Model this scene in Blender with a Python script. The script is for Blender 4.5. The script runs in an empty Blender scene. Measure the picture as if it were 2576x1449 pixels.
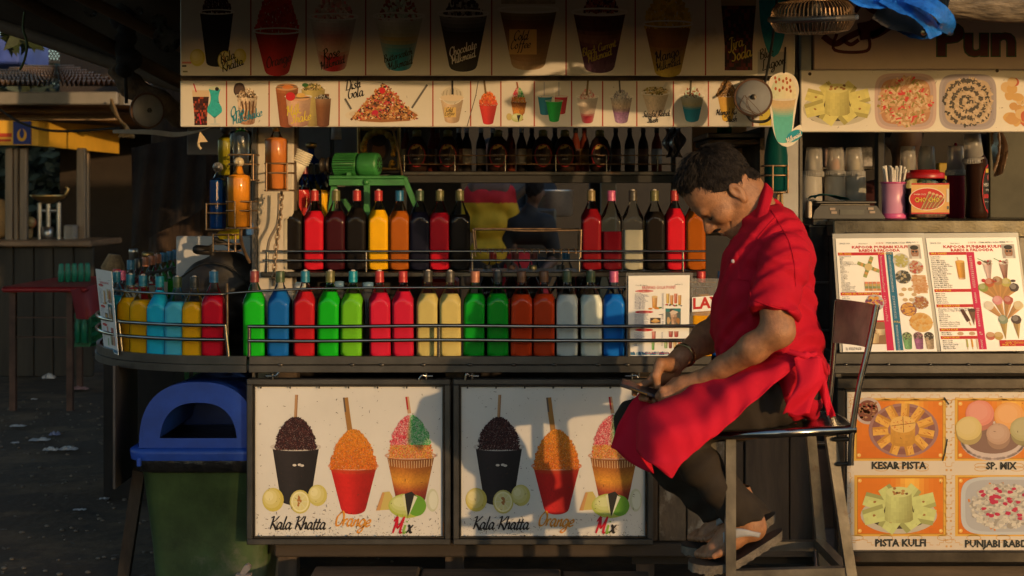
import bpy,math,random
import numpy as np
from mathutils import Vector,Matrix,noise as mnoise
random.seed(7)
rng=np.random.default_rng(7)
SC=bpy.context.scene
COL=SC.collection
# ------------------------------------------------------------------ camera, sky, sun, exposure
H,F,U0,V0=1.42,3577.8,1288.0,500.0      # eye height and the picture scale used to measure the place
cam=bpy.data.objects.new('camera',bpy.data.cameras.new('camera'))
COL.objects.link(cam)
cam.location=(0,0,H)
cam.rotation_euler=(math.radians(90),0,0)
cam.data.lens=50
cam.data.sensor_width=36
cam.data.shift_y=-224.5/2576
cam.data.clip_end=400
cam.data.dof.use_dof=True
cam.data.dof.focus_distance=4.6
cam.data.dof.aperture_fstop=5.6
SC.camera=cam
SUN_AZ,SUN_EL=32.0,5.6
a_,e_=math.radians(SUN_AZ),math.radians(SUN_EL)
SUN=Vector((math.sin(a_)*math.cos(e_),-math.cos(a_)*math.cos(e_),math.sin(e_)))
world=bpy.data.worlds.new('World')
SC.world=world
world.use_nodes=True
nt=world.node_tree
sky=nt.nodes.new('ShaderNodeTexSky')
sky.sky_type='NISHITA'
sky.sun_disc=False
sky.sun_elevation=e_
sky.sun_rotation=math.atan2(SUN.x,SUN.y)
sky.air_density=1.0
sky.dust_density=1.3
sky.ozone_density=2.0
nt.links.new(sky.outputs[0],nt.nodes['Background'].inputs[0])
nt.nodes['Background'].inputs[1].default_value=0.15
sl=bpy.data.lights.new('sun','SUN')
sl.energy=2.05
sl.angle=math.radians(0.6)
sl.color=(0.58,0.362,0.17)
so=bpy.data.objects.new('sun',sl)
so.rotation_euler=SUN.to_track_quat('Z','Y').to_euler()
so.location=SUN*30
COL.objects.link(so)
SC.view_settings.view_transform='Standard'
SC.view_settings.look='None'
SC.view_settings.exposure=1.06
SC.view_settings.gamma=1.0
SC.view_settings.use_curve_mapping=False
SC.cycles.use_denoising=True
SC.cycles.transparent_max_bounces=24
SC.cycles.max_bounces=8
SC.cycles.caustics_reflective=False
SC.cycles.caustics_refractive=False

def X(u,Y):return (u-U0)*Y/F
def Z(v,Y):return H-(v-V0)*Y/F
def W(u,v,Y):return Vector((X(u,Y),Y,Z(v,Y)))

# ------------------------------------------------------------------ materials
MATS={}
def mat(name,col,rough=0.55,metal=0.0,var=0.15,scale=9.0,bump=0.0,bscale=60.0,col2=None,spec=0.5,coat=0.0,
        stretch=(1,1,1),c2amt=0.5,rvar=0.0,sheen=0.0):
 if name in MATS:return MATS[name]
 m=bpy.data.materials.new(name);m.use_nodes=True
 t=m.node_tree;p=t.nodes['Principled BSDF'];L=t.links.new
 p.inputs['Roughness'].default_value=rough
 p.inputs['Metallic'].default_value=metal
 p.inputs['Specular IOR Level'].default_value=spec
 p.inputs['Coat Weight'].default_value=coat
 p.inputs['Sheen Weight'].default_value=sheen
 tc=t.nodes.new('ShaderNodeTexCoord');mp=t.nodes.new('ShaderNodeMapping')
 mp.inputs['Scale'].default_value=stretch
 L(tc.outputs['Object'],mp.inputs[0])
 n=t.nodes.new('ShaderNodeTexNoise');n.inputs['Scale'].default_value=scale
 n.inputs['Detail'].default_value=6;n.inputs['Roughness'].default_value=0.62
 L(mp.outputs[0],n.inputs['Vector'])
 r=t.nodes.new('ShaderNodeValToRGB')
 d=[max(0,c*(1-var*1.6)) for c in col];l=[min(1,c*(1+var)) for c in col]
 r.color_ramp.elements[0].position=0.3;r.color_ramp.elements[0].color=(*d,1)
 r.color_ramp.elements[1].position=0.7;r.color_ramp.elements[1].color=(*l,1)
 L(n.outputs['Fac'],r.inputs[0])
 out=r.outputs[0]
 if col2:
  n2=t.nodes.new('ShaderNodeTexNoise');n2.inputs['Scale'].default_value=scale*0.55
  n2.inputs['Detail'].default_value=9;n2.inputs['Roughness'].default_value=0.7
  L(mp.outputs[0],n2.inputs['Vector'])
  r2=t.nodes.new('ShaderNodeValToRGB')
  r2.color_ramp.elements[0].position=1.02-c2amt-0.04;r2.color_ramp.elements[1].position=min(1,1.02-c2amt+0.04)
  L(n2.outputs['Fac'],r2.inputs[0])
  mx=t.nodes.new('ShaderNodeMix');mx.data_type='RGBA'
  L(r2.outputs[0],mx.inputs['Factor']);L(out,mx.inputs[6]);mx.inputs[7].default_value=(*col2,1)
  out=mx.outputs[2]
 L(out,p.inputs['Base Color'])
 if rvar:
  mr=t.nodes.new('ShaderNodeMapRange');mr.inputs[3].default_value=max(0.03,rough-rvar);mr.inputs[4].default_value=min(1,rough+rvar)
  n3=t.nodes.new('ShaderNodeTexNoise');n3.inputs['Scale'].default_value=scale*1.7;n3.inputs['Detail'].default_value=5
  L(mp.outputs[0],n3.inputs['Vector']);L(n3.outputs['Fac'],mr.inputs[0]);L(mr.outputs[0],p.inputs['Roughness'])
 if bump:
  nb=t.nodes.new('ShaderNodeTexNoise');nb.inputs['Scale'].default_value=bscale;nb.inputs['Detail'].default_value=4
  L(mp.outputs[0],nb.inputs['Vector'])
  b=t.nodes.new('ShaderNodeBump');b.inputs['Strength'].default_value=bump;b.inputs['Distance'].default_value=0.01
  L(nb.outputs['Fac'],b.inputs['Height']);L(b.outputs[0],p.inputs['Normal'])
 MATS[name]=m
 return m

def clear_mat(name,col=(1,1,1),rough=0.03,body=0.0,tint=0.95):
 """thin clear glass or plastic: light passes straight through, the surface mirrors by its angle"""
 if name in MATS:return MATS[name]
 m=bpy.data.materials.new(name);m.use_nodes=True
 t=m.node_tree;L=t.links.new
 t.nodes.remove(t.nodes['Principled BSDF']);out=t.nodes['Material Output']
 tr=t.nodes.new('ShaderNodeBsdfTransparent');tr.inputs[0].default_value=(*[c*tint for c in col],1)
 gl=t.nodes.new('ShaderNodeBsdfGlossy');gl.inputs['Roughness'].default_value=rough
 fr=t.nodes.new('ShaderNodeFresnel');fr.inputs[0].default_value=1.36
 mx=t.nodes.new('ShaderNodeMixShader')
 L(fr.outputs[0],mx.inputs[0]);L(tr.outputs[0],mx.inputs[1]);L(gl.outputs[0],mx.inputs[2])
 last=mx
 if body:
  df=t.nodes.new('ShaderNodeBsdfDiffuse');df.inputs[0].default_value=(*col,1)
  m2=t.nodes.new('ShaderNodeMixShader');m2.inputs[0].default_value=body
  L(mx.outputs[0],m2.inputs[1]);L(df.outputs[0],m2.inputs[2]);last=m2
 L(last.outputs[0],out.inputs['Surface'])
 MATS[name]=m
 return m

def print_mat():
 """ink on a board or paper: the colours are the print's own, kept in the mesh"""
 if 'print' in MATS:return MATS['print']
 m=bpy.data.materials.new('printed_ink');m.use_nodes=True
 t=m.node_tree;p=t.nodes['Principled BSDF']
 at=t.nodes.new('ShaderNodeAttribute');at.attribute_name='ink'
 t.links.new(at.outputs['Color'],p.inputs['Base Color'])
 p.inputs['Roughness'].default_value=0.5
 p.inputs['Specular IOR Level'].default_value=0.25
 MATS['print']=m
 return m

def liquid(name,col,clear=0.0):
 if name in MATS:return MATS[name]
 m=mat(name,col,rough=0.45,var=0.06,scale=14,spec=0.04)
 if clear:
  p=m.node_tree.nodes['Principled BSDF'];p.inputs['Alpha'].default_value=1-clear
 return m

STEEL=mat('brushed_steel',(0.11,0.105,0.095),0.2,0.8,0.25,10,0.02,120,rvar=0.1)
STEEL_DULL=mat('dull_steel',(0.09,0.085,0.078),0.33,0.55,0.2,8,0.02,90,col2=(0.06,0.05,0.042),c2amt=0.36,rvar=0.1)
STEEL_RUST=mat('rusty_steel',(0.068,0.06,0.05),0.32,0.65,0.28,9,0.03,90,col2=(0.13,0.065,0.03),c2amt=0.39,rvar=0.12)
CHROME=mat('chromed_tube',(0.34,0.325,0.3),0.18,1.0,0.15,20,rvar=0.08)
RUSTWIRE=mat('rusty_wire',(0.32,0.2,0.11),0.45,0.7,0.35,30)
WOOD=mat('old_wood',(0.075,0.05,0.032),0.75,0,0.5,9,0.3,40,stretch=(1,1,0.15))
WOODH=mat('old_wood_boards',(0.08,0.056,0.036),0.8,0,0.5,9,0.35,50,stretch=(0.15,1,1),col2=(0.07,0.05,0.035),c2amt=0.45)
PEEL=mat('peeling_paint_wood',(0.12,0.085,0.055),0.7,0,0.45,12,0.3,40,col2=(0.3,0.26,0.21),c2amt=0.47,stretch=(1,1,0.5))
DARK=mat('dark_paint',(0.01,0.009,0.008),0.6,0,0.4,5)
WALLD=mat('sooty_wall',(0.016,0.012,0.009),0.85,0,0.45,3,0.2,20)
PLASTER=mat('worn_plaster',(0.55,0.48,0.38),0.75,0,0.15,7,0.15,40,col2=(0.28,0.2,0.13),c2amt=0.36)
BLACKRUB=mat('black_plastic',(0.018,0.018,0.018),0.45,0,0.3,12)
GLASS=clear_mat('clear_glass',(0.97,0.99,0.97),tint=1.0)
CLEARP=clear_mat('clear_plastic',(0.9,0.92,0.95),0.1,0.05)
FROST=clear_mat('frosted_plastic',(0.75,0.72,0.68),0.2,0.28)
BOARD=mat('white_sign_board',(0.62,0.575,0.5),0.42,0,0.05,4,col2=(0.5,0.42,0.33),c2amt=0.33)
PAPER=mat('white_paper',(0.8,0.79,0.77),0.35,0,0.03,6,coat=0.3)

# ------------------------------------------------------------------ mesh builder
class MB:
 def __init__(s):s.v=[];s.f=[];s.sm=[];s.mi=[];s.cur=0
 def add(s,vs,fs,smooth=False):
  o=len(s.v);s.v+=[tuple(p) for p in vs]
  s.f+=[tuple(i+o for i in f) for f in fs];s.sm+=[smooth]*len(fs);s.mi+=[s.cur]*len(fs)
  return s
 def box(s,x0,y0,z0,x1,y1,z1,b=0.0,M=None):
  x0,x1=min(x0,x1),max(x0,x1);y0,y1=min(y0,y1),max(y0,y1);z0,z1=min(z0,z1),max(z0,z1)
  if not b:
   vs=[(x,y,z) for x in (x0,x1) for y in (y0,y1) for z in (z0,z1)]
   fs=[(0,1,3,2),(4,6,7,5),(0,4,5,1),(2,3,7,6),(0,2,6,4),(1,5,7,3)]
  else:
   b=min(b,(x1-x0)*.45,(y1-y0)*.45,(z1-z0)*.45)
   vs=[];ix={}
   lo=(x0,y0,z0);hi=(x1,y1,z1)
   for sx in (0,1):
    for sy in (0,1):
     for sz in (0,1):
      sg=(sx,sy,sz)
      for ax in range(3):
       p=[(hi[k] if sg[k] else lo[k])+(0 if k==ax else (-b if sg[k] else b)) for k in range(3)]
       ix[(sg,ax)]=len(vs);vs.append(tuple(p))
   fs=[]
   for ax in range(3):
    o1,o2=[k for k in range(3) if k!=ax]
    for sd in (0,1):
     q=[]
     for (p1,p2) in ((0,0),(1,0),(1,1),(0,1)):
      sg=[0,0,0];sg[ax]=sd;sg[o1]=p1;sg[o2]=p2;q.append(ix[(tuple(sg),ax)])
     flip=(sd==1)==(ax==1)
     fs.append(tuple(reversed(q)) if flip else tuple(q))
    for p1 in (0,1):
     for p2 in (0,1):
      A=[0,0,0];A[o1]=p1;A[o2]=p2;B=list(A);B[ax]=1;A=tuple(A);B=tuple(B)
      fs.append((ix[(A,o1)],ix[(B,o1)],ix[(B,o2)],ix[(A,o2)]))
   for sx in (0,1):
    for sy in (0,1):
     for sz in (0,1):
      sg=(sx,sy,sz);fs.append((ix[(sg,0)],ix[(sg,1)],ix[(sg,2)]))
  if M is not None:vs=[M@Vector(p) for p in vs]
  return s.add(vs,fs)
 def tube(s,pts,r,n=8,closed=False,cap=True,smooth=True):
  pts=[Vector(p) for p in pts];N=len(pts)
  rr=r if isinstance(r,(list,tuple)) else [r]*N
  T=[]
  for i in range(N):
   a=pts[i-1] if (i>0 or closed) else pts[i];b=pts[(i+1)%N] if (i<N-1 or closed) else pts[i]
   d=b-a;T.append(d.normalized() if d.length>1e-9 else Vector((0,0,1)))
  up=Vector((0,0,1)) if abs(T[0].z)<0.9 else Vector((1,0,0))
  nrm=(up-T[0]*up.dot(T[0])).normalized()
  vs=[]
  for i in range(N):
   nrm=(nrm-T[i]*nrm.dot(T[i]));nrm=nrm.normalized() if nrm.length>1e-6 else T[i].orthogonal().normalized()
   bn=T[i].cross(nrm)
   for k in range(n):
    a=2*math.pi*k/n+(math.pi/4 if n==4 else 0)
    vs.append(pts[i]+(nrm*math.cos(a)+bn*math.sin(a))*rr[i])
  fs=[]
  for i in range(N if closed else N-1):
   j=(i+1)%N
   for k in range(n):
    l=(k+1)%n;fs.append((i*n+k,i*n+l,j*n+l,j*n+k))
  s.add(vs,fs,smooth and n>4)
  if cap and not closed:
   s.add(vs[:n],[tuple(range(n-1,-1,-1))]);s.add(vs[-n:],[tuple(range(n))])
  return s
 def lathe(s,prof,n=24,c=(0,0,0),M=None,smooth=True,sq=None):
  """prof: (radius, height); sq: half width of a square the rings are cut to"""
  vs=[];fs=[]
  for (r,z) in prof:
   for k in range(n):
    a=2*math.pi*k/n;q=r
    if sq:
     ca,sa=abs(math.cos(a)),abs(math.sin(a))
     q=min(r,sq/((ca**10+sa**10)**0.1))
    p=Vector((q*math.cos(a),q*math.sin(a),z))
    vs.append(p)
  for i in range(len(prof)-1):
   for k in range(n):
    l=(k+1)%n;fs.append((i*n+k,i*n+l,i*n+n+l,i*n+n+k))
  cp=[]
  if prof[0][0]>1e-5:cp.append(tuple(range(n-1,-1,-1)))
  if prof[-1][0]>1e-5:cp.append(tuple((len(prof)-1)*n+k for k in range(n)))
  if M is None:M=Matrix.Translation(c)
  vs=[M@p for p in vs]
  o=len(s.v);s.add(vs,fs,smooth);s.f+=[tuple(i+o for i in f) for f in cp];s.sm+=[False]*len(cp);s.mi+=[s.cur]*len(cp)
  return s
 def prism(s,poly,d0,d1,fn):
  """poly: 2-D outline; fn(a, b, d) -> point; solid between d0 and d1"""
  n=len(poly);vs=[fn(a,b,d0) for a,b in poly]+[fn(a,b,d1) for a,b in poly]
  fs=[tuple(range(n)),tuple(range(2*n-1,n-1,-1))]+[(i,i+n,(i+1)%n+n,(i+1)%n) for i in range(n)]
  return s.add(vs,fs)
 def grid(s,fn,nu,nv,smooth=True,closed_u=False):
  vs=[fn(i/nu,j/nv) for j in range(nv+1) for i in range(nu+1)]
  fs=[(j*(nu+1)+i,j*(nu+1)+i+1,(j+1)*(nu+1)+i+1,(j+1)*(nu+1)+i) for j in range(nv) for i in range(nu)]
  return s.add(vs,fs,smooth)
 def ball(s,c,r,nu=14,nv=9,M=None):
  rx,ry,rz=r if isinstance(r,(tuple,list)) else (r,r,r);c=Vector(c)
  R=M if M is not None else Matrix.Identity(3)
  vs=[]
  for j in range(nv+1):
   t=math.pi*j/nv
   for i in range(nu):
    p=2*math.pi*i/nu
    vs.append(c+R@Vector((rx*math.sin(t)*math.cos(p),ry*math.sin(t)*math.sin(p),-rz*math.cos(t))))
  fs=[(j*nu+i,j*nu+(i+1)%nu,(j+1)*nu+(i+1)%nu,(j+1)*nu+i) for j in range(nv) for i in range(nu)]
  return s.add(vs,fs,True)
 def obj(s,name,mats,parent=None,label=None):
  me=bpy.data.meshes.new(name)
  me.from_pydata(s.v,[],s.f)
  me.polygons.foreach_set('use_smooth',s.sm)
  mats=mats if isinstance(mats,(list,tuple)) else [mats]
  for m in mats:me.materials.append(m)
  if len(mats)>1:me.polygons.foreach_set('material_index',s.mi)
  return link(name,me,parent,label)

def root_loc(o):
 p=Vector((0,0,0))
 while o is not None:p+=o.location;o=o.parent
 return p
def link(name,me,parent=None,label=None):
 me.validate();me.update()
 o=bpy.data.objects.new(name,me);COL.objects.link(o)
 n=len(me.vertices)
 if parent is not None:
  me.transform(Matrix.Translation(-root_loc(parent)));o.parent=parent
 elif n:
  co=np.empty(n*3);me.vertices.foreach_get('co',co);co=co.reshape(-1,3)
  lo,hi=co.min(0),co.max(0);b=Vector(((lo[0]+hi[0])/2,(lo[1]+hi[1])/2,lo[2]))
  me.transform(Matrix.Translation(-b));o.location=b
 if label:o['label']=label
 return o
def tag(o,label,cat,group=None):
 o['label']=label;o['category']=cat
 if group:o['group']=group
 return o
def kind(o,k):o['kind']=k;return o
def thing(name,label,cat,loc=(0,0,0),group=None):
 o=bpy.data.objects.new(name,None);COL.objects.link(o);o.location=loc;o.empty_display_size=0.05
 return tag(o,label,cat,group)
def copy_thing(r,loc,label,rz=0.0,scale=None,mats=None):
 c=r.copy();COL.objects.link(c);c.location=loc;c.rotation_euler=(0,0,rz);c['label']=label
 if scale:c.scale=scale
 def rec(src,dst):
  for ch in list(src.children):
   k=ch.copy();COL.objects.link(k);k.parent=dst
   rec(ch,k)
 rec(r,c)
 return c
def recolor(o,part,m):
 for ch in o.children:
  if ch.name.split('.')[0]==part:
   ch.material_slots[0].link='OBJECT';ch.material_slots[0].material=m
  for g in ch.children:
   if g.name.split('.')[0]==part:
    g.material_slots[0].link='OBJECT';g.material_slots[0].material=m

def catmull(pts,n=6,closed=False):
 P=[tuple(p) for p in pts];N=len(P);out=[]
 if N<3 and not closed:
  a,b=P;return [tuple(a[k]+(b[k]-a[k])*i/n for k in range(len(a))) for i in range(n+1)]
 for i in range(N if closed else N-1):
  p0=P[(i-1)%N] if closed or i>0 else P[0];p1=P[i];p2=P[(i+1)%N];p3=P[(i+2)%N] if closed or i+2<N else P[-1]
  for k in range(n):
   t=k/n
   out.append(tuple(0.5*(2*b+(c-a)*t+(2*a-5*b+4*c-d)*t*t+(3*b-a-3*c+d)*t**3) for a,b,c,d in zip(p0,p1,p2,p3)))
 if not closed:out.append(P[-1])
 return out

# ------------------------------------------------------------------ flat print: pictures and lettering
GL={
'a':([[(.42,.45),(.2,.5),(.03,.2),(.15,0),(.36,.2),(.44,.48)],[(.44,.48),(.38,.1),(.46,0),(.6,.12)]],.55),
'b':([[(.12,1),(.05,.1),(.2,0),(.4,.15),(.38,.45),(.1,.3)]],.48),
'c':([[(.4,.4),(.3,.5),(.05,.25),(.12,.02),(.42,.12)]],.42),
'd':([[(.42,.45),(.2,.5),(.03,.2),(.15,0),(.36,.2)],[(.58,1),(.4,.1),(.48,0),(.6,.12)]],.56),
'e':([[(.06,.2),(.36,.32),(.3,.5),(.06,.3),(.1,.02),(.42,.14)]],.42),
'f':([[(.5,.9),(.38,1),(.25,.6),(.08,-.35),(-.05,-.4)],[(.05,.48),(.42,.52)]],.38),
'g':([[(.42,.45),(.2,.5),(.03,.2),(.15,0),(.36,.2)],[(.46,.5),(.36,-.2),(.15,-.42),(0,-.3),(.5,.1)]],.52),
'h':([[(.2,1),(.03,0)],[(.06,.2),(.3,.5),(.38,.4),(.34,.05),(.5,.1)]],.5),
'i':([[(.1,.5),(.05,.1),(.12,0),(.26,.12)],[(.15,.66),(.18,.73)]],.24),
'k':([[(.2,1),(.03,0)],[(.42,.48),(.12,.25),(.4,0),(.5,.08)]],.48),
'l':([[(.2,1),(.04,.1),(.12,0),(.26,.12)]],.24),
'm':([[(.1,.5),(.02,0)],[(.06,.25),(.26,.5),(.3,.4),(.24,0)],[(.28,.25),(.5,.5),(.54,.4),(.5,.04),(.64,.1)]],.66),
'n':([[(.1,.5),(.02,0)],[(.06,.25),(.3,.5),(.34,.38),(.3,.04),(.45,.12)]],.46),
'o':([[(.22,.5),(.03,.25),(.15,0),(.38,.22),(.28,.5),(.2,.48)]],.44),
'r':([[(.1,.5),(.02,0)],[(.06,.25),(.2,.48),(.36,.46)]],.34),
's':([[(.36,.44),(.22,.5),(.12,.38),(.28,.2),(.16,0),(0,.06)]],.38),
't':([[(.2,.8),(.06,.1),(.14,0),(.3,.12)],[(0,.5),(.34,.54)]],.3),
'u':([[(.08,.5),(.04,.1),(.16,0),(.36,.3)],[(.42,.5),(.36,.06),(.5,.1)]],.5),
'x':([[(.06,.48),(.16,.4),(.28,.06),(.42,.08)],[(.42,.5),(0,0)]],.44),
'B':([[(.2,1),(.05,0)],[(.05,.9),(.4,1.02),(.5,.8),(.2,.55),(.5,.4),(.42,.05),(.02,.02)]],.6),
'C':([[(.6,.8),(.5,1),(.2,.8),(.05,.3),(.2,0),(.55,.18)]],.56),
'D':([[(.25,.95),(.1,.02)],[(-.02,.85),(.4,1),(.65,.6),(.45,.08),(0,.02)]],.68),
'G':([[(.6,.82),(.5,1),(.2,.8),(.05,.3),(.2,0),(.45,.15),(.55,.45)],[(.32,.42),(.62,.46)]],.62),
'J':([[(.1,.85),(.35,1),(.6,.95)],[(.42,.97),(.25,0),(.05,-.25),(-.1,-.1)]],.5),
'K':([[(.25,1),(.08,0)],[(.7,1),(.45,.7),(.2,.5),(.4,.25),(.62,-.08)],[(0,.85),(.25,1)]],.62),
'L':([[(.45,.95),(.3,1),(.15,.3),(.05,.02),(.55,.06)]],.52),
'M':([[(0,.7),(.2,.98),(.06,0)],[(.2,.98),(.34,.3),(.68,1)],[(.68,1),(.55,.1),(.72,.05)]],.76),
'O':([[(.4,1),(.08,.6),(.12,.05),(.45,.1),(.62,.6),(.45,1),(.25,.9)]],.64),
'R':([[(.22,1),(.05,0)],[(0,.85),(.4,1.02),(.5,.75),(.18,.5),(.55,-.02)]],.58),
'S':([[(.55,.85),(.4,1),(.2,.8),(.4,.45),(.28,.05),(0,.1)]],.54),
' ':([],.3)}

class Print:
 """a flat print: polygons with their own ink, in the measuring units of the plane that mp maps to the place"""
 def __init__(s,mp):s.mp=mp;s.v=[];s.f=[];s.c=[]
 def poly(s,pts,col,k=1):
  o=len(s.v);s.v+=[tuple(s.mp(u,v,k)) for u,v in pts];s.f.append(tuple(range(o,o+len(pts))))
  s.c+=[col]*len(pts) if not isinstance(col,list) else col
  return s
 def rect(s,u0,v0,u1,v1,col,k=1):return s.poly([(u0,v1),(u1,v1),(u1,v0),(u0,v0)],col,k)
 def ell(s,cu,cv,ru,rv,col,k=1,n=22,jag=0.0,rot=0.0):
  ps=[]
  for i in range(n):
   a=-2*math.pi*i/n;q=1+random.uniform(-jag,jag);x,y=ru*q*math.cos(a),rv*q*math.sin(a)
   ps.append((cu+x*math.cos(rot)-y*math.sin(rot),cv+x*math.sin(rot)+y*math.cos(rot)))
  return s.poly(ps,col,k)
 def grid(s,pos,col,nu,nv,k=1):
  """pos(a, b) -> (u, v); col(a, b) -> ink of one cell"""
  for j in range(nv):
   for i in range(nu):
    q=[pos(i/nu,(j+1)/nv),pos((i+1)/nu,(j+1)/nv),pos((i+1)/nu,j/nv),pos(i/nu,j/nv)]
    s.poly(q,col((i+.5)/nu,(j+.5)/nv),k)
  return s
 def line(s,pts,w,col,k=1,nib=None):
  P=[Vector((a,b)) for a,b in pts]
  L,R=[],[]
  for i,p in enumerate(P):
   d=P[min(i+1,len(P)-1)]-P[max(i-1,0)]
   if d.length<1e-9:d=Vector((1,0))
   d.normalize();n=Vector((-d.y,d.x));q=w*0.5
   if nib is not None:
    e=min(i,len(P)-1-i);q *= (0.42+0.62*abs(d.x*math.sin(nib)+d.y*math.cos(nib)))*(0.75 if e==0 else 1)
   L.append(p+n*q);R.append(p-n*q)
  for i in range(len(P)-1):s.poly([L[i],R[i],R[i+1],L[i+1]],col,k)
  return s
 def script(s,txt,u,v,size,col,k=2,rot=0.0,w=0.115,sp=1.0,colors=None):
  """brush lettering; baseline from (u, v), rot in degrees upward"""
  x=0.0;c,sn=math.cos(math.radians(rot)),math.sin(math.radians(rot))
  for n,ch in enumerate(txt):
   st,adv=GL[ch];cc=colors[n] if colors else col
   for q in st:
    k+=.02
    pts=[((x+px+py*.22)*size*.84,py*size) for px,py in catmull(q,5)]
    s.line([(u+a*c-b*sn,v-a*sn-b*c) for a,b in pts],w*size,cc,k,nib=0.7)
   x+=adv*sp
  return s
 def text(s,body,u,v,size,col,k=2,align='LEFT',width=None,spacing=1.0,bold=0.0,shear=0.0,rot=0.0,sx=1.0,res=1):
  cu=bpy.data.curves.new('t','FONT');cu.body=body;cu.size=1.0;cu.resolution_u=res;cu.align_x=align
  cu.space_line=spacing;cu.offset=bold*.35;cu.shear=shear
  o=bpy.data.objects.new('t',cu);COL.objects.link(o)
  me=o.to_mesh()
  n=len(me.vertices);co=np.empty(n*3);me.vertices.foreach_get('co',co);co=co.reshape(-1,3)
  fs=[tuple(p.vertices) for p in me.polygons]
  o.to_mesh_clear();bpy.data.objects.remove(o);bpy.data.curves.remove(cu)
  if not n:return s
  f=sx
  if width:f=width/(size*max(1e-6,co[:,0].max()-co[:,0].min()))
  c,sn=math.cos(math.radians(rot)),math.sin(math.radians(rot))
  b=len(s.v)
  for px,py,_ in co:
   px *= size*f;py *= size
   s.v.append(tuple(s.mp(u+px*c-py*sn,v-px*sn-py*c,k)))
  s.f+=[tuple(i+b for i in q) for q in fs];s.c+=[col]*n
  return s
 def obj(s,name,parent,label=None):
  me=bpy.data.meshes.new(name);me.from_pydata(s.v,[],s.f)
  at=me.color_attributes.new('ink','FLOAT_COLOR','POINT')
  arr=np.ones((len(s.v),4),dtype=np.float32);arr[:,:3]=np.array([c[:3] for c in s.c],dtype=np.float32)
  at.data.foreach_set('color',arr.ravel())
  me.materials.append(print_mat())
  return link(name,me,parent,label)
def plane_map(Y,step=0.0003):return lambda u,v,k:(X(u,Y),Y-step*k,Z(v,Y))
def quad_map(tl,tr,br,bl,out,step=0.0003):
 tl,tr,br,bl,out=(Vector(p) for p in (tl,tr,br,bl,out))
 return lambda a,b,k:(tl*(1-a)+tr*a)*(1-b)+(bl*(1-a)+br*a)*b+out*(step*k)
def mixc(a,b,t):return tuple(x+(y-x)*t for x,y in zip(a,b))
def jit(c,q):
 f=1+random.uniform(-q,q);return tuple(max(0,min(1,x*f)) for x in c)

def pic_cup(p,cu,vt,vb,wt,wb,cols,k=1,sag=0.12,clear=0.0,nu=16,nv=14,rim=(.72,.68,.62),jitq=0.06):
 """a printed drinking cup: cols is a list of (position down the cup, ink)"""
 def ink(a,b):
  c=cols[-1][1]
  for (t0,c0),(t1,c1) in zip(cols,cols[1:]):
   if t0<=b<=t1:c=mixc(c0,c1,(b-t0)/max(1e-6,t1-t0));break
  if b<cols[0][0]:c=cols[0][1]
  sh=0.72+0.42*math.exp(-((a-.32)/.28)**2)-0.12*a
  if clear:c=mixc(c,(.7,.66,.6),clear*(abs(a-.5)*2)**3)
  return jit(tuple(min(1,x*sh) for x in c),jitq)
 def pos(a,b):
  w=(wt+(wb-wt)*b)*.5;x=(a-.5)*2
  return (cu+x*w,vt+(vb-vt)*b+(wt*sag)*(math.sqrt(max(0,1-x*x)) )*(0.5+.5*b))
 p.grid(pos,ink,nu,nv,k)
 if rim:p.line([(cu+wt*.53*math.cos(t*math.pi/12),vt+wt*sag*.55*math.sin(t*math.pi/12)) for t in range(25)],wt*.035,rim,k+2)
 return p
def pic_dome(p,cu,cv,ru,h,fn,k=2,cell=11,jag=.05,power=.75):
 """printed heap of shaved ice standing on line cv: small flakes of ink"""
 rows=max(6,int(h/(ru*2)*cell*1.6))
 for j in range(rows):
  b=j/rows;half=ru*(max(0,1-b**(1/power))**.6) if b>0 else ru
  half *= 1+random.uniform(-jag,jag)
  n=max(3,int(cell*half/ru*1.4))
  for i in range(n):
   a0=-1+2*i/n;a1=-1+2*(i+1)/n;d=h/rows
   v0=cv-b*h+random.uniform(-.3,.3)*d
   J=lambda a_,b_:(cu+a_*half+random.uniform(-.35,.35)*d,v0+b_*d+random.uniform(-.45,.45)*d)
   p.poly([J(a0,.45),J((a0+a1)/2,.6),J(a1,.4),J(a1,-1.0),J((a0+a1)/2,-1.25),J(a0,-1.0)],jit(fn((a0+a1)/2,b),.3),k+j*.04+(i%2)*.02)
 return p
def pic_fruit(p,cu,cv,r,col,k=4,rv=None,cut=False):
 rv=rv or r
 for i,q in enumerate((1,.82,.6,.38)):
  p.ell(cu-r*.12*i,cv-rv*.1*i,r*q,rv*q,mixc(col,(.95,.93,.7),.12*i),k+i*.25,20)
 if cut:p.ell(cu,cv,r*.86,rv*.86,mixc(col,(.9,.88,.6),.5),k+1.2,20);p.ell(cu,cv,r*.72,rv*.72,mixc(col,(.8,.78,.5),.35),k+1.4,20);[p.line([(cu,cv),(cu+r*.8*math.cos(a*.785),cv+rv*.8*math.sin(a*.785))],r*.05,(.62,.6,.4),k+1.5) for a in range(8)];[p.ell(cu+random.uniform(-.25,.1)*r,cv+random.uniform(-.4,.3)*rv,r*.12,rv*.14,(.35,.15,.04),k+1.6+i*.02,7,.4) for i in range(6)]
 return p
def specks(p,u0,v0,u1,v1,n,col=(.06,.035,.02),k=6,low=True):
 for _ in range(n):
  u=random.uniform(u0,u1);t=random.random()
  v=v1-(v1-v0)*(t**2.2 if low else t);L=random.choice((.7,.8,1.0,1.3,3,6))*random.uniform(.7,1.2);a=random.uniform(0,math.pi)
  p.line([(u,v),(u+L*math.cos(a),v+L*math.sin(a))],random.uniform(.7,1.4),col,k)
 return p
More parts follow.
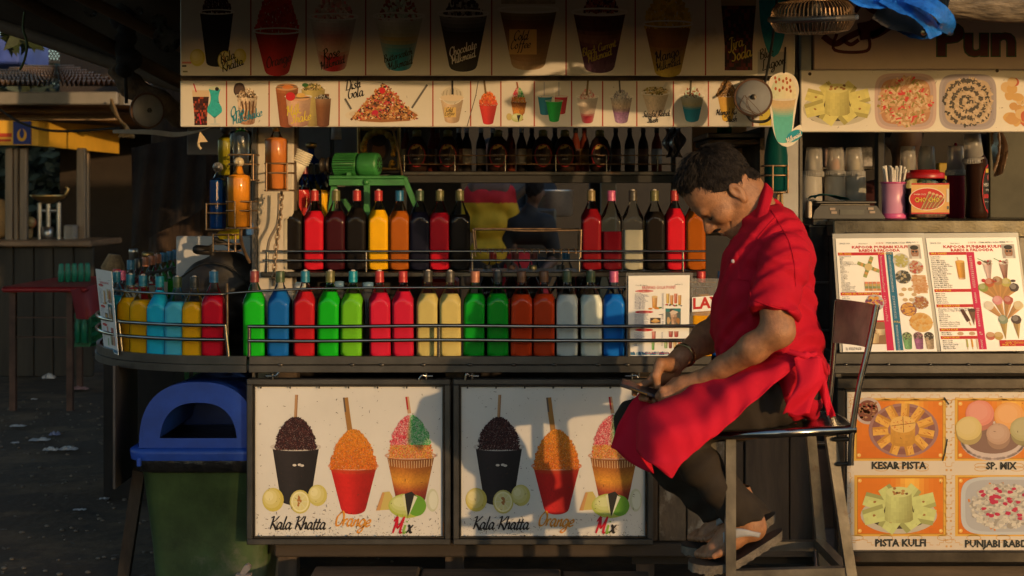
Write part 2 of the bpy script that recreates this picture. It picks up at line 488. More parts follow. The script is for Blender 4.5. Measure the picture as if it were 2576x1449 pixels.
# ------------------------------------------------------------------ solid shapes grown from soft blended volumes
class Field:
 def __init__(s,lo,hi,h):
  s.lo=np.array(lo,float);s.h=h
  s.n=np.ceil((np.array(hi)-s.lo)/h).astype(int)+1
  s.D=np.full(s.n,5.0)
 def blank(s):
  o=Field.__new__(Field);o.lo,o.h,o.n=s.lo,s.h,s.n;o.D=np.full(s.n,5.0);return o
 def _sub(s,c,r):
  i0=np.maximum(0,np.floor((c-r-s.lo)/s.h).astype(int));i1=np.minimum(s.n,np.ceil((c+r-s.lo)/s.h).astype(int)+1)
  if (i1<=i0).any():return None,None
  ax=[s.lo[k]+s.h*np.arange(i0[k],i1[k]) for k in range(3)]
  return tuple(slice(a,b) for a,b in zip(i0,i1)),np.stack(np.meshgrid(*ax,indexing='ij'),-1)
 def _mix(s,sl,d,k,op):
  A=s.D[sl]
  if op=='+':
   if k>0:
    h=np.clip(.5+.5*(A-d)/k,0,1);s.D[sl]=A*(1-h)+d*h-k*h*(1-h)
   else:s.D[sl]=np.minimum(A,d)
  else:
   h=np.clip(.5-.5*(A+d)/k,0,1) if k>0 else None
   s.D[sl]=np.maximum(A,-d) if h is None else A*(1-h)-d*h+k*h*(1-h)
 def cone(s,a,b,ra,rb,k=.02,op='+',flat=None):
  a,b=np.array(a,float),np.array(b,float);m=(a+b)/2;r=np.linalg.norm(b-a)/2+max(ra,rb)+3*k+3*s.h
  sl,P=s._sub(m,r)
  if sl is None:return s
  ab=b-a;L=max(1e-9,ab@ab);t=np.clip(((P-a)@ab)/L,0,1)
  q=P-a-t[...,None]*ab
  if flat is not None:
   nn=np.array(flat[0],float);nn /= np.linalg.norm(nn);q=q+(q@nn)[...,None]*nn*(1/flat[1]-1)
  s._mix(sl,np.linalg.norm(q,axis=-1)-(ra+(rb-ra)*t),k,op);return s
 def chain(s,pts,rs,k=.02,op='+',flat=None):
  for i in range(len(pts)-1):s.cone(pts[i],pts[i+1],rs[i],rs[i+1],k,op,flat)
  return s
 def ell(s,c,r,k=.02,R=None,op='+'):
  c=np.array(c,float);r=np.array(r,float)
  sl,P=s._sub(c,r.max()+3*k+3*s.h)
  if sl is None:return s
  q=P-c
  if R is not None:q=q@np.array(R)
  k0=np.linalg.norm(q/r,axis=-1);k1=np.linalg.norm(q/(r*r),axis=-1)
  s._mix(sl,k0*(k0-1)/np.maximum(k1,1e-6),k,op);return s
 def cut(s,p,n):
  n=np.array(n,float);n /= np.linalg.norm(n)
  ax=[s.lo[k]+s.h*np.arange(s.n[k]) for k in range(3)]
  d=(ax[0][:,None,None]-p[0])*n[0]+(ax[1][None,:,None]-p[1])*n[1]+(ax[2][None,None,:]-p[2])*n[2]
  s.D=np.maximum(s.D,d);return s
 def union(s,o,k=.01):s._mix((slice(None),)*3,o.D,k,'+');return s
 def wobble(s,fn):
  ax=[s.lo[k]+s.h*np.arange(s.n[k]) for k in range(3)]
  P=np.meshgrid(*ax,indexing='ij');s.D=s.D+fn(*P);return s
 def mesh(s):
  D=s.D;S=D<0;n=np.array(D.shape)-1
  acc=np.zeros((*n,3));cnt=np.zeros(tuple(n))
  corner=[(i,j,k) for i in (0,1) for j in (0,1) for k in (0,1)]
  def C(A,c):return A[c[0]:c[0]+n[0],c[1]:c[1]+n[1],c[2]:c[2]+n[2]]
  for a in corner:
   for ax in range(3):
    if a[ax]:continue
    b=list(a);b[ax]=1;b=tuple(b)
    da,db=C(D,a),C(D,b);x=C(S,a)!=C(S,b)
    t=np.where(x,da/np.where(x,da-db,1),0)
    for q in range(3):acc[...,q]+=np.where(x,a[q]+(t if q==ax else 0),0)
    cnt+=x
  act=cnt>0;idx=-np.ones(tuple(n),int);idx[act]=np.arange(act.sum())
  I=np.argwhere(act);V=s.lo+s.h*(I+acc[act]/cnt[act][:,None])
  faces=[]
  for ax in range(3):
   o1,o2=[(1,2),(2,0),(0,1)][ax]
   sl0=[slice(0,None)]*3;A=S;B=np.roll(S,-1,ax);e=A!=B
   e=e.copy();ii=[slice(None)]*3;ii[ax]=-1;e[tuple(ii)]=False
   E=np.argwhere(e);E=E[(E[:,o1]>0) & (E[:,o2]>0) & (E<n).all(1)]
   d1=np.zeros(3,int);d1[o1]=1;d2=np.zeros(3,int);d2[o2]=1
   g=lambda Q:idx[Q[:,0],Q[:,1],Q[:,2]]
   q=np.stack([g(E-d1-d2),g(E-d2),g(E),g(E-d1)],1)
   ins=S[E[:,0],E[:,1],E[:,2]]
   q[~ins]=q[~ins][:,::-1];faces.append(q[(q>=0).all(1)])
  return V,np.concatenate(faces)
 def obj(s,name,m,parent=None,label=None,smooth_steps=0):
  V,Q=s.mesh()
  if smooth_steps:
   e=np.concatenate([Q[:,[0,1]],Q[:,[1,2]],Q[:,[2,3]],Q[:,[3,0]]])
   for _ in range(smooth_steps):
    a=np.zeros_like(V);c=np.zeros(len(V))
    np.add.at(a,e[:,0],V[e[:,1]]);np.add.at(c,e[:,0],1);np.add.at(a,e[:,1],V[e[:,0]]);np.add.at(c,e[:,1],1)
    V=V*.5+.5*a/np.maximum(c,1)[:,None]
  me=bpy.data.meshes.new(name);me.from_pydata(V.tolist(),[],Q.tolist())
  me.polygons.foreach_set('use_smooth',[True]*len(me.polygons));me.materials.append(m)
  return link(name,me,parent,label)

# ------------------------------------------------------------------ the setting: ground, hedge, far wall
gm=mat('trodden_dirt',(0.14,0.082,0.04),0.95,0,0.45,3.5,0.5,22,col2=(0.075,0.045,0.024),c2amt=0.5)
g=MB()
def gz(x,y):return 0.02*mnoise.noise((x*.7,y*.7,0))+0.008*mnoise.noise((x*3,y*3,4))
g.grid(lambda a,b:((a-.5)*16-2,-4+b*26,gz((a-.5)*16-2,-4+b*26)),90,130)
g.grid(lambda a,b:((a-.5)*400,-180+b*400,-0.08),4,4)
kind(g.obj('ground',gm),'structure')

# small litter lying on the ground
litterA=mat('crumpled_white_wrapper',(0.55,0.53,0.52),0.5,0,0.15,20);litterB=mat('reddish_wrapper',(0.4,0.22,0.2),0.5,0,0.3,20)
def crumple(name,u,v,w,h,m,label,cat='litter',seed=0):
 Y=(H-0.015)*F/(v-V0);x=X(u,Y);b=MB();random.seed(seed);s_=Y/F
 b.grid(lambda p,q:(x+(p-.5)*w*s_*(1-.3*abs(q-.5)),Y+(q-.5)*w*s_*.6+random.uniform(-.01,.01),0.012+random.random()*h*s_*math.sin(math.pi*p)**.5*math.sin(math.pi*q)**.5),8,5,False)
 o=tag(b.obj(name,m),label,cat,'litter on the dirt');return o
for i,(u,v,w,h,m,n,lb) in enumerate([
    (122,950,36,16,litterA,'crumpled_paper','crumpled grey-white paper ball standing up on the dirt, farthest of the litter'),
    (198,977,52,9,litterB,'food_wrapper','flattened pinkish food wrapper lying on the dirt'),
    (45,1070,42,4,litterA,'paper_scrap','thin white paper strip lying flat at the far left of the dirt'),
    (100,1105,54,6,litterA,'paper_scrap','long white paper scrap in the middle of the littered patch'),
    (138,1092,30,12,mat('blue_wrapper',(.25,.27,.42),.4),'food_wrapper','bluish crumpled wrapper on top of the littered patch'),
    (128,1130,40,10,litterA,'crumpled_paper','white crumpled paper at the near edge of the littered patch'),
    (172,1128,50,9,litterA,'plastic_bag','pale plastic bag spread out beside the crumpled white paper'),
    (38,1112,24,3,litterA,'paper_scrap','small dull paper scrap left of the littered patch'),
    (86,1003,16,3,litterA,'paper_scrap','tiny white scrap between the paper ball and the littered patch'),
    (262,1252,26,3,litterA,'paper_scrap','dim grey paper scrap near the foot of the counter side board'),
    (200,1280,34,3,litterA,'paper_scrap','grey scrap of paper lying lowest on the bare dirt')]):
 crumple(n,u,v,w,h,m,lb,seed=i)
random.seed(11)
p=MB()
for _ in range(420):
 y=random.uniform(5.2,10);x=random.uniform(-.36*y-.1,-.36*y+1.7);r=random.uniform(.004,.014)
 p.ball((x,y,gz(x,y)+r*.3),(r,r*random.uniform(.6,1.3),r*.5),6,4)
for _ in range(260):
 y=random.uniform(5.2,10.5);x=random.uniform(-.37*y,-.36*y+1.9);a=random.uniform(0,6.3);r=random.uniform(.006,.02);z=gz(x,y)+.012
 d1=Vector((math.cos(a),math.sin(a),random.uniform(-.2,.3)))*r;d2=Vector((-math.sin(a),math.cos(a),.1))*r*.5;p.add([Vector((x,y,z))-d1,Vector((x,y,z))+d2,Vector((x,y,z))+d1,Vector((x,y,z))-d2],[(0,1,2,3)])
kind(p.obj('pebbles',mat('pebble_stone',(.16,.13,.1),.9)),'stuff')

# far background: hedge mass, lattice rail and tarpaulin box against the sky
hm=mat('dark_leaves',(0.03,0.042,0.022),0.7,0,0.5,12)
hb=MB();random.seed(3)
for _ in range(9000):
 x=random.uniform(-9.5,-2.2);y=random.uniform(19.0,21.5);top=3.35+.2*mnoise.noise((x,y,0))
 z=random.uniform(0,1)**.6*top;a=random.uniform(0,6.28);t=random.uniform(-1,1);r=random.uniform(.06,.16)
 d1=Vector((math.cos(a),math.sin(a),t)).normalized()*r;d2=d1.orthogonal().normalized()*r*.6
 c=Vector((x,y,z));hb.add([c-d1,c+d2,c+d1,c-d2],[(0,1,2,3)])
tag(hb.obj('hedge',hm),'dark leafy hedge behind the far kiosk, under the lattice railing','hedge')
wb=MB();wb.box(-14,22,-.1,6.5,22.3,3.1);tag(wb.obj('boundary_wall',WALLD),'dark boundary wall standing behind the hedge','wall')
lat=thing('lattice_fence','dark lattice railing against the bright sky at top left','fence',W(200,160,18))
b=MB()
for v in (114,156):b.box(X(30,18),18,Z(v+3,18),X(600,18),18.06,Z(v-3,18))
b.obj('rail',DARK,lat)
for u in (222,470):
 q=MB();q.box(X(u-9,18),17.95,Z(160,18),X(u+9,18),18.1,Z(95,18));q.obj('post',DARK,lat)
q=MB()
for i in range(70):
 u=40+i*8
 q.tube([W(u,116,18.03),W(u+24,154,18.03)],.012,4,smooth=False);q.tube([W(u+24,116,18.05),W(u,154,18.05)],.012,4,smooth=False)
kind(q.obj('lattice',DARK,lat),'stuff')
b=MB();b.box(X(-60,15),15,Z(160,15),X(46,15),16,Z(88,15),.02)
tag(b.obj('tarpaulin_box',mat('blue_tarp_faded',(.05,.08,.3),.5,0,.3,4)),'blue tarpaulin covered box on the far kiosk roof','tarpaulin')

# ------------------------------------------------------------------ far kiosk with tiled roof
KY=11.0
ki=thing('market_kiosk','far kiosk with tiled roof, grey gutter and yellow sign, left background','kiosk',(X(120,KY),KY,0))
tile=mat('clay_tiles',(0.5,0.32,0.17),0.8,0,0.4,3,0.3,14)
gut=mat('grey_gutter',(0.24,0.22,0.2),.5,0,.15,3)
def roofpt(a,b):   # front slope: a along the eave, b up the slope
 lo=Vector((X(-160,KY)+(X(300,KY)-X(-160,KY))*a,KY,Z(226,KY)));hi=Vector((X(-160,KY)+(X(-50,KY)-X(-160,KY))*a,KY+2.2,Z(226,KY)+.34))
 return lo.lerp(hi,b)
for r in range(7):
 q=MB();nn=36
 q.grid(lambda a,b,r=r:roofpt(a,(r+b*1.12)/7)+Vector((0,0,.05*abs(math.sin(a*nn*math.pi))+.03*(1-b))),nn*6,1)
 q.obj('tile_course',tile,ki)
E1=Vector((X(300,KY),KY,Z(226,KY)));E2=Vector((X(300,KY)+2.6,KY+4.6,Z(226,KY)))
for r in range(5):
 q=MB();nn=30
 top=Vector((X(150,KY),KY+2.2,Z(226,KY)+.34));top2=top+Vector((1.4,2.4,0))
 q.grid(lambda a,b,r=r:E1.lerp(E2,a).lerp(top.lerp(top2,a),(r+b*1.12)/5)+Vector((0,0,.05*abs(math.sin(a*nn*math.pi))+.03*(1-b))),nn*6,1)
 q.obj('tile_course',tile,ki)
q=MB();q.box(X(-160,KY),KY-.06,Z(264,KY),X(300,KY),KY,Z(232,KY),.01);q.obj('gutter',gut,ki)
q=MB();d=(E2-E1).normalized();nrm=Vector((d.y,-d.x,0))*.05
hv=Vector((0,0,Z(264,KY)-Z(226,KY)))
q.add([E1+nrm,E2+nrm,E2+nrm+hv,E1+nrm+hv,E1,E2,E2+hv,E1+hv],[(3,2,1,0),(4,5,6,7),(0,1,5,4),(7,6,2,3),(0,4,7,3),(1,2,6,5)]);q.obj('gutter',gut,ki)
q=MB();q.add([E1+hv+Vector((-4.4,0,0)),E1+hv,E2+hv,E2+hv+Vector((-7,0,0))],[(0,1,2,3)])
q.add([E1+hv+Vector((-4.4,0,-.05)),E1+hv+Vector((0,0,-.05)),E2+hv+Vector((0,0,-.05)),E2+hv+Vector((-7,0,-.05))],[(3,2,1,0)])
q.obj('soffit',mat('soffit_boards',(.3,.2,.12),.7,0,.3,4),ki)
q=MB();q.box(X(-160,KY+.35),KY+.35,Z(302,KY+.35),X(290,KY+.35),KY+.4,Z(268,KY+.35));q.obj('fascia',mat('fascia_boards',(.36,.25,.16),.7,0,.3,4,stretch=(.2,1,1)),ki)
# yellow sign, angled at its corner
KS=KY+.2
yel=mat('yellow_sign_face',(.75,.42,.04),.5,0,.1,3)
sg=MB();sg.box(X(-120,KS),KS,Z(365,KS),X(78,KS),KS+.06,Z(303,KS));so_=sg.obj('sign_board',yel,ki)
pr=Print(plane_map(KS))
pr.rect(33,305,78,363,(.03,.05,.25));pr.ell(55,340,12,16,(.75,.42,.04),2,16);pr.ell(55,336,6,12,(.03,.05,.25),3,12);pr.rect(-10,335,30,345,(.5,.06,.03));pr.rect(-4,350,28,356,(.5,.06,.03))
pr.obj('sign_print',so_)
A,B=W(80,303,KS),W(287,318,KS+1.8);A2,B2=W(80,366,KS),W(287,386,KS+1.8)
sg=MB();o_=Vector((.03,.06,0));sg.add([A,B,B2,A2,A+o_,B+o_,B2+o_,A2+o_],[(0,3,2,1),(4,5,6,7),(0,1,5,4),(3,7,6,2),(0,4,7,3),(1,2,6,5)]);so_=sg.obj('sign_board',yel,ki)
pr=Print(quad_map(A,B,B2,A2,Vector((.6,-.8,0)),.003));random.seed(4)
for i in range(8):
 a=.03+i*.122;c=random.choice([(.08,.25,.1),(.55,.1,.05),(.6,.3,.1),(.1,.18,.2),(.6,.5,.3)])
 pr.rect(a,.12,a+.075,.72,(.7,.55,.3),1);pr.ell(a+.037,.42,.026,.25,c,2,10,.2);pr.rect(a+.015,.78,a+.085,.86,(.55,.08,.03),1)
pr.obj('sign_print',so_)
post=mat('kiosk_metal_post',(.26,.19,.13),.45,.3,.25,4,stretch=(6,6,.4))
for u0,u1,dy in ((12,30,0),(33,46,.02),(48,66,0),(192,214,.3),(214,222,1.2)):
 Yp=KS+.15+dy;q=MB();q.box(X(u0,Yp),Yp,0,X(u1,Yp),Yp+.06,Z(372,Yp),.008);q.obj('post',post,ki)
q=MB();q.box(X(-160,KY),KY+.1,Z(622,KY),X(218,KY),KY+1.0,Z(606,KY),.01);q.obj('counter_top',mat('kiosk_counter',(.3,.18,.1),.4,0,.3,4),ki)
for u0,u1 in ((-160,10),(12,62),(64,112),(114,164),(166,216)):
 q=MB();q.box(X(u0,KY),KY+.2,.02,X(u1,KY),KY+.23,Z(624,KY),.006);q.obj('front_panel',mat('grey_front_panel',(.035,.028,.02),.6,.1,.4,3,stretch=(3,3,.4)),ki)
q=MB();q.box(X(-170,KY),KY+3.1,0,X(330,KY),KY+3.2,3.0);q.obj('back_wall',mat('kiosk_back_wall',(.025,.016,.01),.8),ki)
YI=KY+.5
def far_pot(name,u,v,r,h,m,lb,cat='pot'):
 q=MB();s_=YI/F;q.lathe([(r*.55*s_,0),(r*.9*s_,h*.25*s_),(r*s_,h*s_),(r*.93*s_,h*s_),(r*.8*s_,h*.35*s_),(0,h*.15*s_)],20,W(u,v,YI));return tag(q.obj(name,m),lb,cat)
brass=mat('brass_metal',(.5,.32,.12),.3,.9,.2,8);alum=mat('aluminium',(.5,.48,.45),.3,.9,.2,8)
wk=thing('wok','large metal wok on a tall burner inside the far kiosk','pan',W(122,510,YI))
q=MB();s_=YI/F
q.lathe([(14*s_,0),(40*s_,14*s_),(46*s_,22*s_),(44*s_,22*s_),(36*s_,14*s_),(0,4*s_)],24,W(122,512,YI));q.obj('bowl',brass,wk)
q=MB();q.tube([W(164,492,YI),W(172,476,YI),W(166,470,YI)],.012,6);q.obj('handle',brass,wk)
q=MB()
for u in (100,122,148):q.tube([W(u,510,YI),W(u,604,YI)],.02,8)
q.tube([W(96,530,YI),W(150,530,YI)],.015,6);q.obj('burner_stand',alum,wk)
far_pot('steel_jar',120,604,14,34,alum,'shiny metal jar on the far kiosk counter below the wok','jar')
q=MB();q.box(X(160,YI),YI,Z(604,YI),X(187,YI),YI+.1,Z(566,YI),.01);tag(q.obj('glass_case',FROST),'small clear box at the right end of the far kiosk counter','box')
q=MB();q.box(X(66,YI),YI,Z(604,YI),X(80,YI),YI+.05,Z(560,YI),.02);q.ball(W(76,560,YI),.05);tag(q.obj('snack_packet',mat('snack_packet_print',(.4,.3,.12),.4,0,.6,14,col2=(.5,.05,.04))),'red and gold snack packet hanging in the far kiosk','packet')
q=MB();q.ball(W(0,540,YI),(.09,.06,.13));q.ball(W(-6,570,YI),(.1,.07,.1));tag(q.obj('bun_pile',mat('bread_crust',(.5,.3,.12),.7)),'heap of golden buns at the left end of the far kiosk','food')

# red table with cloth, green caps and crates
tm=mat('red_table_cloth',(.33,.02,.025),.5,0,.2,3);TY=9.4
tb=thing('side_table','red topped table on thin legs on the dirt, left background','table',(X(110,TY),TY,0))
q=MB();tz=Z(722,TY)
q.grid(lambda a,b:(X(2,TY)+(X(216,TY)-X(2,TY))*a,TY+b*1.3,tz),2,2);q.box(X(2,TY),TY,tz-.035,X(216,TY),TY+1.3,tz-.002,.012);q.obj('table_top',tm,tb)
lm=mat('rusty_table_leg',(.1,.05,.035),.6,.2,.3,8)
for u,dy in ((20,.08),(165,.08),(60,1.2),(200,1.2)):
 q=MB();q.box(X(u,TY)-.02,TY+dy,0.0,X(u,TY)+.02,TY+dy+.04,tz-.035);q.obj('leg',lm,tb)
for v in (800,850):
 q=MB();q.box(X(20,TY)+.021,TY+.085,Z(v+3,TY),X(165,TY)-.021,TY+.115,Z(v,TY));q.obj('stretcher',lm,tb)
q=MB();q.grid(lambda a,b:(X(178+80*a+14*b*(1-a),TY-.1),TY-.1+.05*math.sin(a*14)*b+.6*a,Z(728+(74+8*math.sin(a*9))*b-14*a,TY-.1)),30,12)
tag(q.obj('table_cloth',tm),'red cloth hanging down from the right end of the red table','cloth')
gt=mat('teal_bottle_plastic',(.02,.28,.17),.4,0,.15,8)
for i in range(5):
 q=MB();Yb=TY+.55+.02*i;s_=Yb/F;c=W(154+i*16.5,722,Yb);c.z=tz
 q.lathe([(7.6*s_,0),(7.8*s_,26*s_),(6.5*s_,31*s_),(6*s_,42*s_),(5*s_,46*s_),(0,47*s_)],12,c)
 tag(q.obj('plastic_bottle',gt),['leftmost','second','middle','fourth','rightmost'][i]+' of the five teal bottles on the red table','bottle','teal bottles on the red table')
def crate(name,u0,v0,u1,v1,Y,dep,m,lb,rows=3,cols=5,z0=None):
 c=thing(name,lb,'crate',(X((u0+u1)/2,Y),Y,Z(v1,Y)))
 x0,x1=X(u0,Y),X(u1,Y);za,zb=Z(v1,Y),Z(v0,Y)
 q=MB();t=.012
 for i in range(rows+1):
  z=za+(zb-za)*i/rows;q.box(x0,Y,z-t,x1,Y+.01,z+t);q.box(x0,Y+dep,z-t,x1,Y+dep+.01,z+t);q.box(x0,Y+.012,z-t,x0+.01,Y+dep-.002,z+t);q.box(x1-.01,Y+.012,z-t,x1,Y+dep-.002,z+t)
 q.obj('rim',m,c);q=MB()
 for i in range(cols+1):
  x=x0+(x1-x0)*i/cols;q.box(x-t*.7,Y-.004,za,x+t*.7,Y+.006,zb);q.box(x-t*.7,Y+dep+.004,za,x+t*.7,Y+dep+.014,zb)
 q.obj('slats',m,c);q=MB();q.box(x0,Y+.01,za-.01,x1,Y+dep,za+.004);q.obj('base',m,c)
 return c
gcr=mat('green_crate_plastic',(.01,.2,.09),.45,0,.2,8)
crate('plastic_crate',170,796,226,868,9.9,.4,gcr,'green bottle crate on the dirt beneath the red cloth')
crate('plastic_crate',234,800,276,866,10.1,.4,gcr,'narrow green crate standing right of the one beneath the red cloth')
for i,(u,w) in enumerate(((180,7),(196,7),(212,7))):
 q=MB();Yb=9.8;s_=Yb/F;q.lathe([(w*s_,0),(w*s_,44*s_),(3*s_,58*s_),(3*s_,70*s_)],10,W(u,862,Yb));tag(q.obj('soda_bottle',gt),['left','middle','right'][i]+' empty teal bottle standing in front of the green crate under the red cloth','bottle','bottles by the crate')

# ------------------------------------------------------------------ tree trunk and the dark canopy at top left
q=MB();TYk=8.2;tr=thing('tree','thick dark tree trunk behind the round end of the counter','tree',(X(445,TYk),TYk,0))
q.grid(lambda a,b:(X(448,TYk)+(.155+.05*(1-b)**3+.03*math.sin(5*a*6.283+3*b)+.014*math.sin(17*a*6.283))*math.cos(a*6.283)+.06*b,TYk+(.16+.03*math.sin(5*a*6.283))*math.sin(a*6.283),b*3.4),64,24)
q.obj('trunk',mat('dark_bark',(.045,.026,.016),.9,0,.5,16,.7,50,stretch=(1,1,.25)),tr)
q=MB();q.tube([(X(448,TYk)+.06,TYk,2.6),(X(300,TYk),TYk-.5,3.1),(X(150,TYk),TYk-.8,3.5)],[.09,.06,.04],10)
q.tube([(X(448,TYk)+.06,TYk,2.9),(X(620,TYk),TYk+.3,3.6)],[.08,.05],10);q.obj('limb',MATS['dark_bark'],tr)
random.seed(5);q=MB()
for _ in range(900):
 c=Vector((X(random.uniform(100,760),TYk),TYk+random.uniform(-1,1),random.uniform(3.3,4.4)));d1=Vector((random.uniform(-1,1),random.uniform(-1,1),random.uniform(-1,.4))).normalized()*random.uniform(.05,.1);d2=d1.orthogonal().normalized()*.03
 q.add([c-d1,c+d2,c+d1,c-d2],[(0,1,2,3)])
kind(q.obj('foliage',hm,tr),'stuff')
can=thing('canopy','dark brown sloping canopy roof on poles above the left side','canopy',(-2.2,6.5,2.2))
cm=mat('canopy_cloth',(.05,.032,.02),.9,0,.35,2.5)
q=MB();c0,c1,c2,c3=W(-80,28,6.6),W(470,216,6.2),W(470,-330,4.4),W(-80,-330,4.6)
q.grid(lambda a,b:c0.lerp(c1,a).lerp(c3.lerp(c2,a),b)+Vector((0,0,-.03*math.sin(a*3.1*3)*math.sin(b*3.14))),24,10);q.obj('roof_cloth',cm,can)
q=MB();q.box(-9,5.5,3.15,-1.36,11.6,3.18);q.obj('roof_sheet',cm,can)  # unseen sheet added overhead to keep the ground at the left dark
for (a,b,r) in ((W(-60,-60,5.2),W(560,262,6.0),.028),(W(40,-90,4.9),W(520,150,5.2),.022),(W(-80,36,6.55),W(470,222,6.15),.03)):
 q=MB();q.tube([a,b],r,8);q.obj('pole',mat('canopy_pole',(.13,.08,.045),.8),can)
for u,v,ru,rv in ((228,28,16,4),(350,27,10,3),(400,55,20,5),(420,98,34,7)):
 q=MB();Yq=5.5-(v-28)*.004;q.lathe([(0,0),(ru*Yq/F,0)],16,M=Matrix.Translation(W(u,v,Yq-.25))@Matrix.Rotation(math.radians(-64),4,'X'))
 q.obj('patch',mat('pale_patch',(.2,.19,.18),.8),can)
# dark cloth hung as a divider left of the stall, and string bundle
q=MB();q.grid(lambda a,b:(X(330+190*a,7.6),7.6+.018*math.sin(a*22+3*b),Z(372-40*a+(250-60*a)*b,7.6)),60,14)
tag(q.obj('hanging_sack_cloth',mat('brown_sack_cloth',(.03,.02,.015),.9,0,.4,6,.4,40)),'dark brown cloth draped behind the cables beside the tree trunk','cloth')
q=MB();random.seed(2)
for i in range(7):
 c=W(315+random.uniform(-10,10),20+i*26,5.6);q.ball(c,(.03+random.random()*.025,.04,.03+random.random()*.03))
q.tube([W(316,-20,5.6),W(314,130,5.6),W(318,260,5.6)],.007,6)
tag(q.obj('rag_bundle',mat('dark_rags',(.025,.02,.018),.9,0,.5,20)),'dark bundle of tied rags hanging under the canopy','rags')
q=MB();q.tube(catmull([W(300,165,5.8),W(330,215,5.8),W(420,270,5.8),W(470,300,5.9)],8),[.05+.02*math.sin(i)*.3 for i in range(25)],10)
tag(q.obj('rolled_mat',mat('straw_mat',(.14,.09,.05),.9,0,.4,20,.5,60)),'rolled brown mat tied under the canopy pole','mat')
q=MB();q.tube(catmull([W(62,30,5.5),W(58,70,5.5),W(68,110,5.5),W(62,150,5.5),W(50,176,5.5)],6),.005,6);tag(q.obj('hanging_string',mat('green_string',(.1,.13,.03),.7)),'loose green string dangling against the sky at top left','string')
random.seed(8);q=MB()
for _ in range(60):
 c=W(random.uniform(20,92),random.uniform(58,112),9+random.uniform(-.3,.3));d1=Vector((random.uniform(-1,1),random.uniform(-.4,.4),random.uniform(-1,.2))).normalized()*.09;d2=d1.orthogonal().normalized()*.035;q.add([c-d1,c+d2,c+d1,c-d2],[(0,1,2,3)])
q.tube([W(95,20,9),W(60,90,9)],.012,6);tag(q.obj('leafy_branch',mat('leaf_green',(.025,.04,.012),.6,0,.3,9)),'leafy branch tip against the sky at top left','branch')

# disc lamp and cables at the left
def disc_lamp(u,v,r,Y,m,lb,tilt=(90,0),squash=1.0):
 d=thing('disc_reflector',lb,'lamp',W(u,v,Y));s_=Y/F
 R=Matrix.Translation(W(u,v,Y))@Matrix.Rotation(math.radians(tilt[1]),4,'Z')@Matrix.Rotation(math.radians(tilt[0]),4,'X')
 q=MB();q.lathe([(0,.012),(r*.25*s_,.014),(r*.8*s_,.006),(r*s_,-.006),(r*s_*.98,-.012),(r*.75*s_,-.001),(0,.006)],40,M=R);q.obj('plate',m,d)
 q=MB();q.lathe([(r*1.0*s_,-.012),(r*1.015*s_,-.008),(r*1.015*s_,-.003),(r*1.0*s_,0)],40,M=R);q.obj('rim',mat('rusty_rim',(.1,.05,.03),.7,.3),d)
 q=MB();q.lathe([(.010,.012),(.010,.018),(.006,.019),(.006,.026),(0,.027)],6,M=R,smooth=False);q.obj('bolt',STEEL_RUST,d)
 return d
ENAM=mat('chipped_enamel',(.2,.21,.235),.65,0,.12,6,col2=(.09,.05,.03),c2amt=.3)  # shade on the white enamel is put into this grey-blue base colour
disc_lamp(372,278,45,5.4,mat('dull_disc',(.26,.24,.23),.5,.2,.2,6),'dull grey round disc reflector hanging by the cables, left of the signs',(90,38))
cab=mat('tan_cable',(.3,.17,.08),.6)
q=MB()
for k in range(4):
 q.tube(catmull([W(285,328+k*2,6.5),W(380,328+k*3,5.9),W(440,334+k*3,5.6),W(500,329+k,5.2),W(530,320,5.0)],8),.0032,6)
tag(q.obj('cable_bundle',cab),'bundle of tan cables sagging from the disc reflector to the sign','cable')
q=MB()
for k in range(5):q.tube(catmull([W(280,250+5*k,10.8),W(300,300,10.6),W(318+4*k,320+5*k,10.5),W(300+8*k,345,10.5)],5),.011,6)
tag(q.obj('rope_tangle',mat('yellow_rope',(.22,.14,.06),.9)),'tangle of yellow rope tied at the corner of the far kiosk gutter','rope')
q=MB();q.tube(catmull([W(-20,262,9),W(60,312,9),W(150,330,9),W(300,322,9)],8),.008,6);tag(q.obj('power_wire',DARK),'thin dark wire sagging in front of the far kiosk roof','cable')
# ------------------------------------------------------------------ drink stall: boards with printed pictures
STALL=(.5,.09,.05)
INK=dict(red=(.5,.015,.02),dred=(.28,.012,.014),orange=(.65,.16,.015),yellow=(.75,.45,.03),black=(.016,.013,.013),brown=(.11,.05,.022),teal=(.02,.28,.38),
           cream=(.72,.6,.42),green=(.03,.3,.05),lime=(.36,.48,.06),pale=(.74,.7,.62),coffee=(.38,.21,.1),purple=(.2,.09,.2),lemon=(.55,.48,.1),pink=(.6,.1,.14))
I=INK
def board(name,lb,cat,u0,v0,u1,v1,Y,t=.02,m=None,group=None):
 r=thing(name,lb,cat,(X((u0+u1)/2,Y),Y,Z(v1,Y)),group)
 q=MB();q.box(X(u0,Y),Y,Z(v1,Y),X(u1,Y),Y+t,Z(v0,Y),.003);q.obj('board',m or BOARD,r)
 return r
def kala(a,b):return mixc((.05,.012,.014),(.012,.006,.008),random.random()) if random.random()<.85 else (.1,.035,.03)
def orng(a,b):return mixc((.6,.24,.02),(.5,.08,.01),min(1,max(0,.2+.5*(1-b)+.3*random.uniform(-1,1))))
def mixd(a,b):
 c=mixc((.5,.02,.05),(.04,.36,.08),min(1,max(0,(a+.1)*3+.5))) if b>.3 else mixc((.55,.08,.02),(.5,.3,.03),random.random())
 return mixc(c,(.75,.68,.62),.55*random.random()**2*(1 if b>.3 else .3))
def rosed(a,b):return random.choice([(.6,.2,.2),(.7,.6,.52),(.55,.3,.24),(.66,.5,.42)])
def choco(a,b):return random.choice([(.02,.013,.01),(.1,.08,.07),(.35,.33,.3),(.03,.02,.015)])
def mintd(a,b):return random.choice([(.5,.62,.52),(.62,.64,.52),(.5,.6,.5),(.32,.1,.05)]) if random.random()<.9 else (.3,.08,.04)
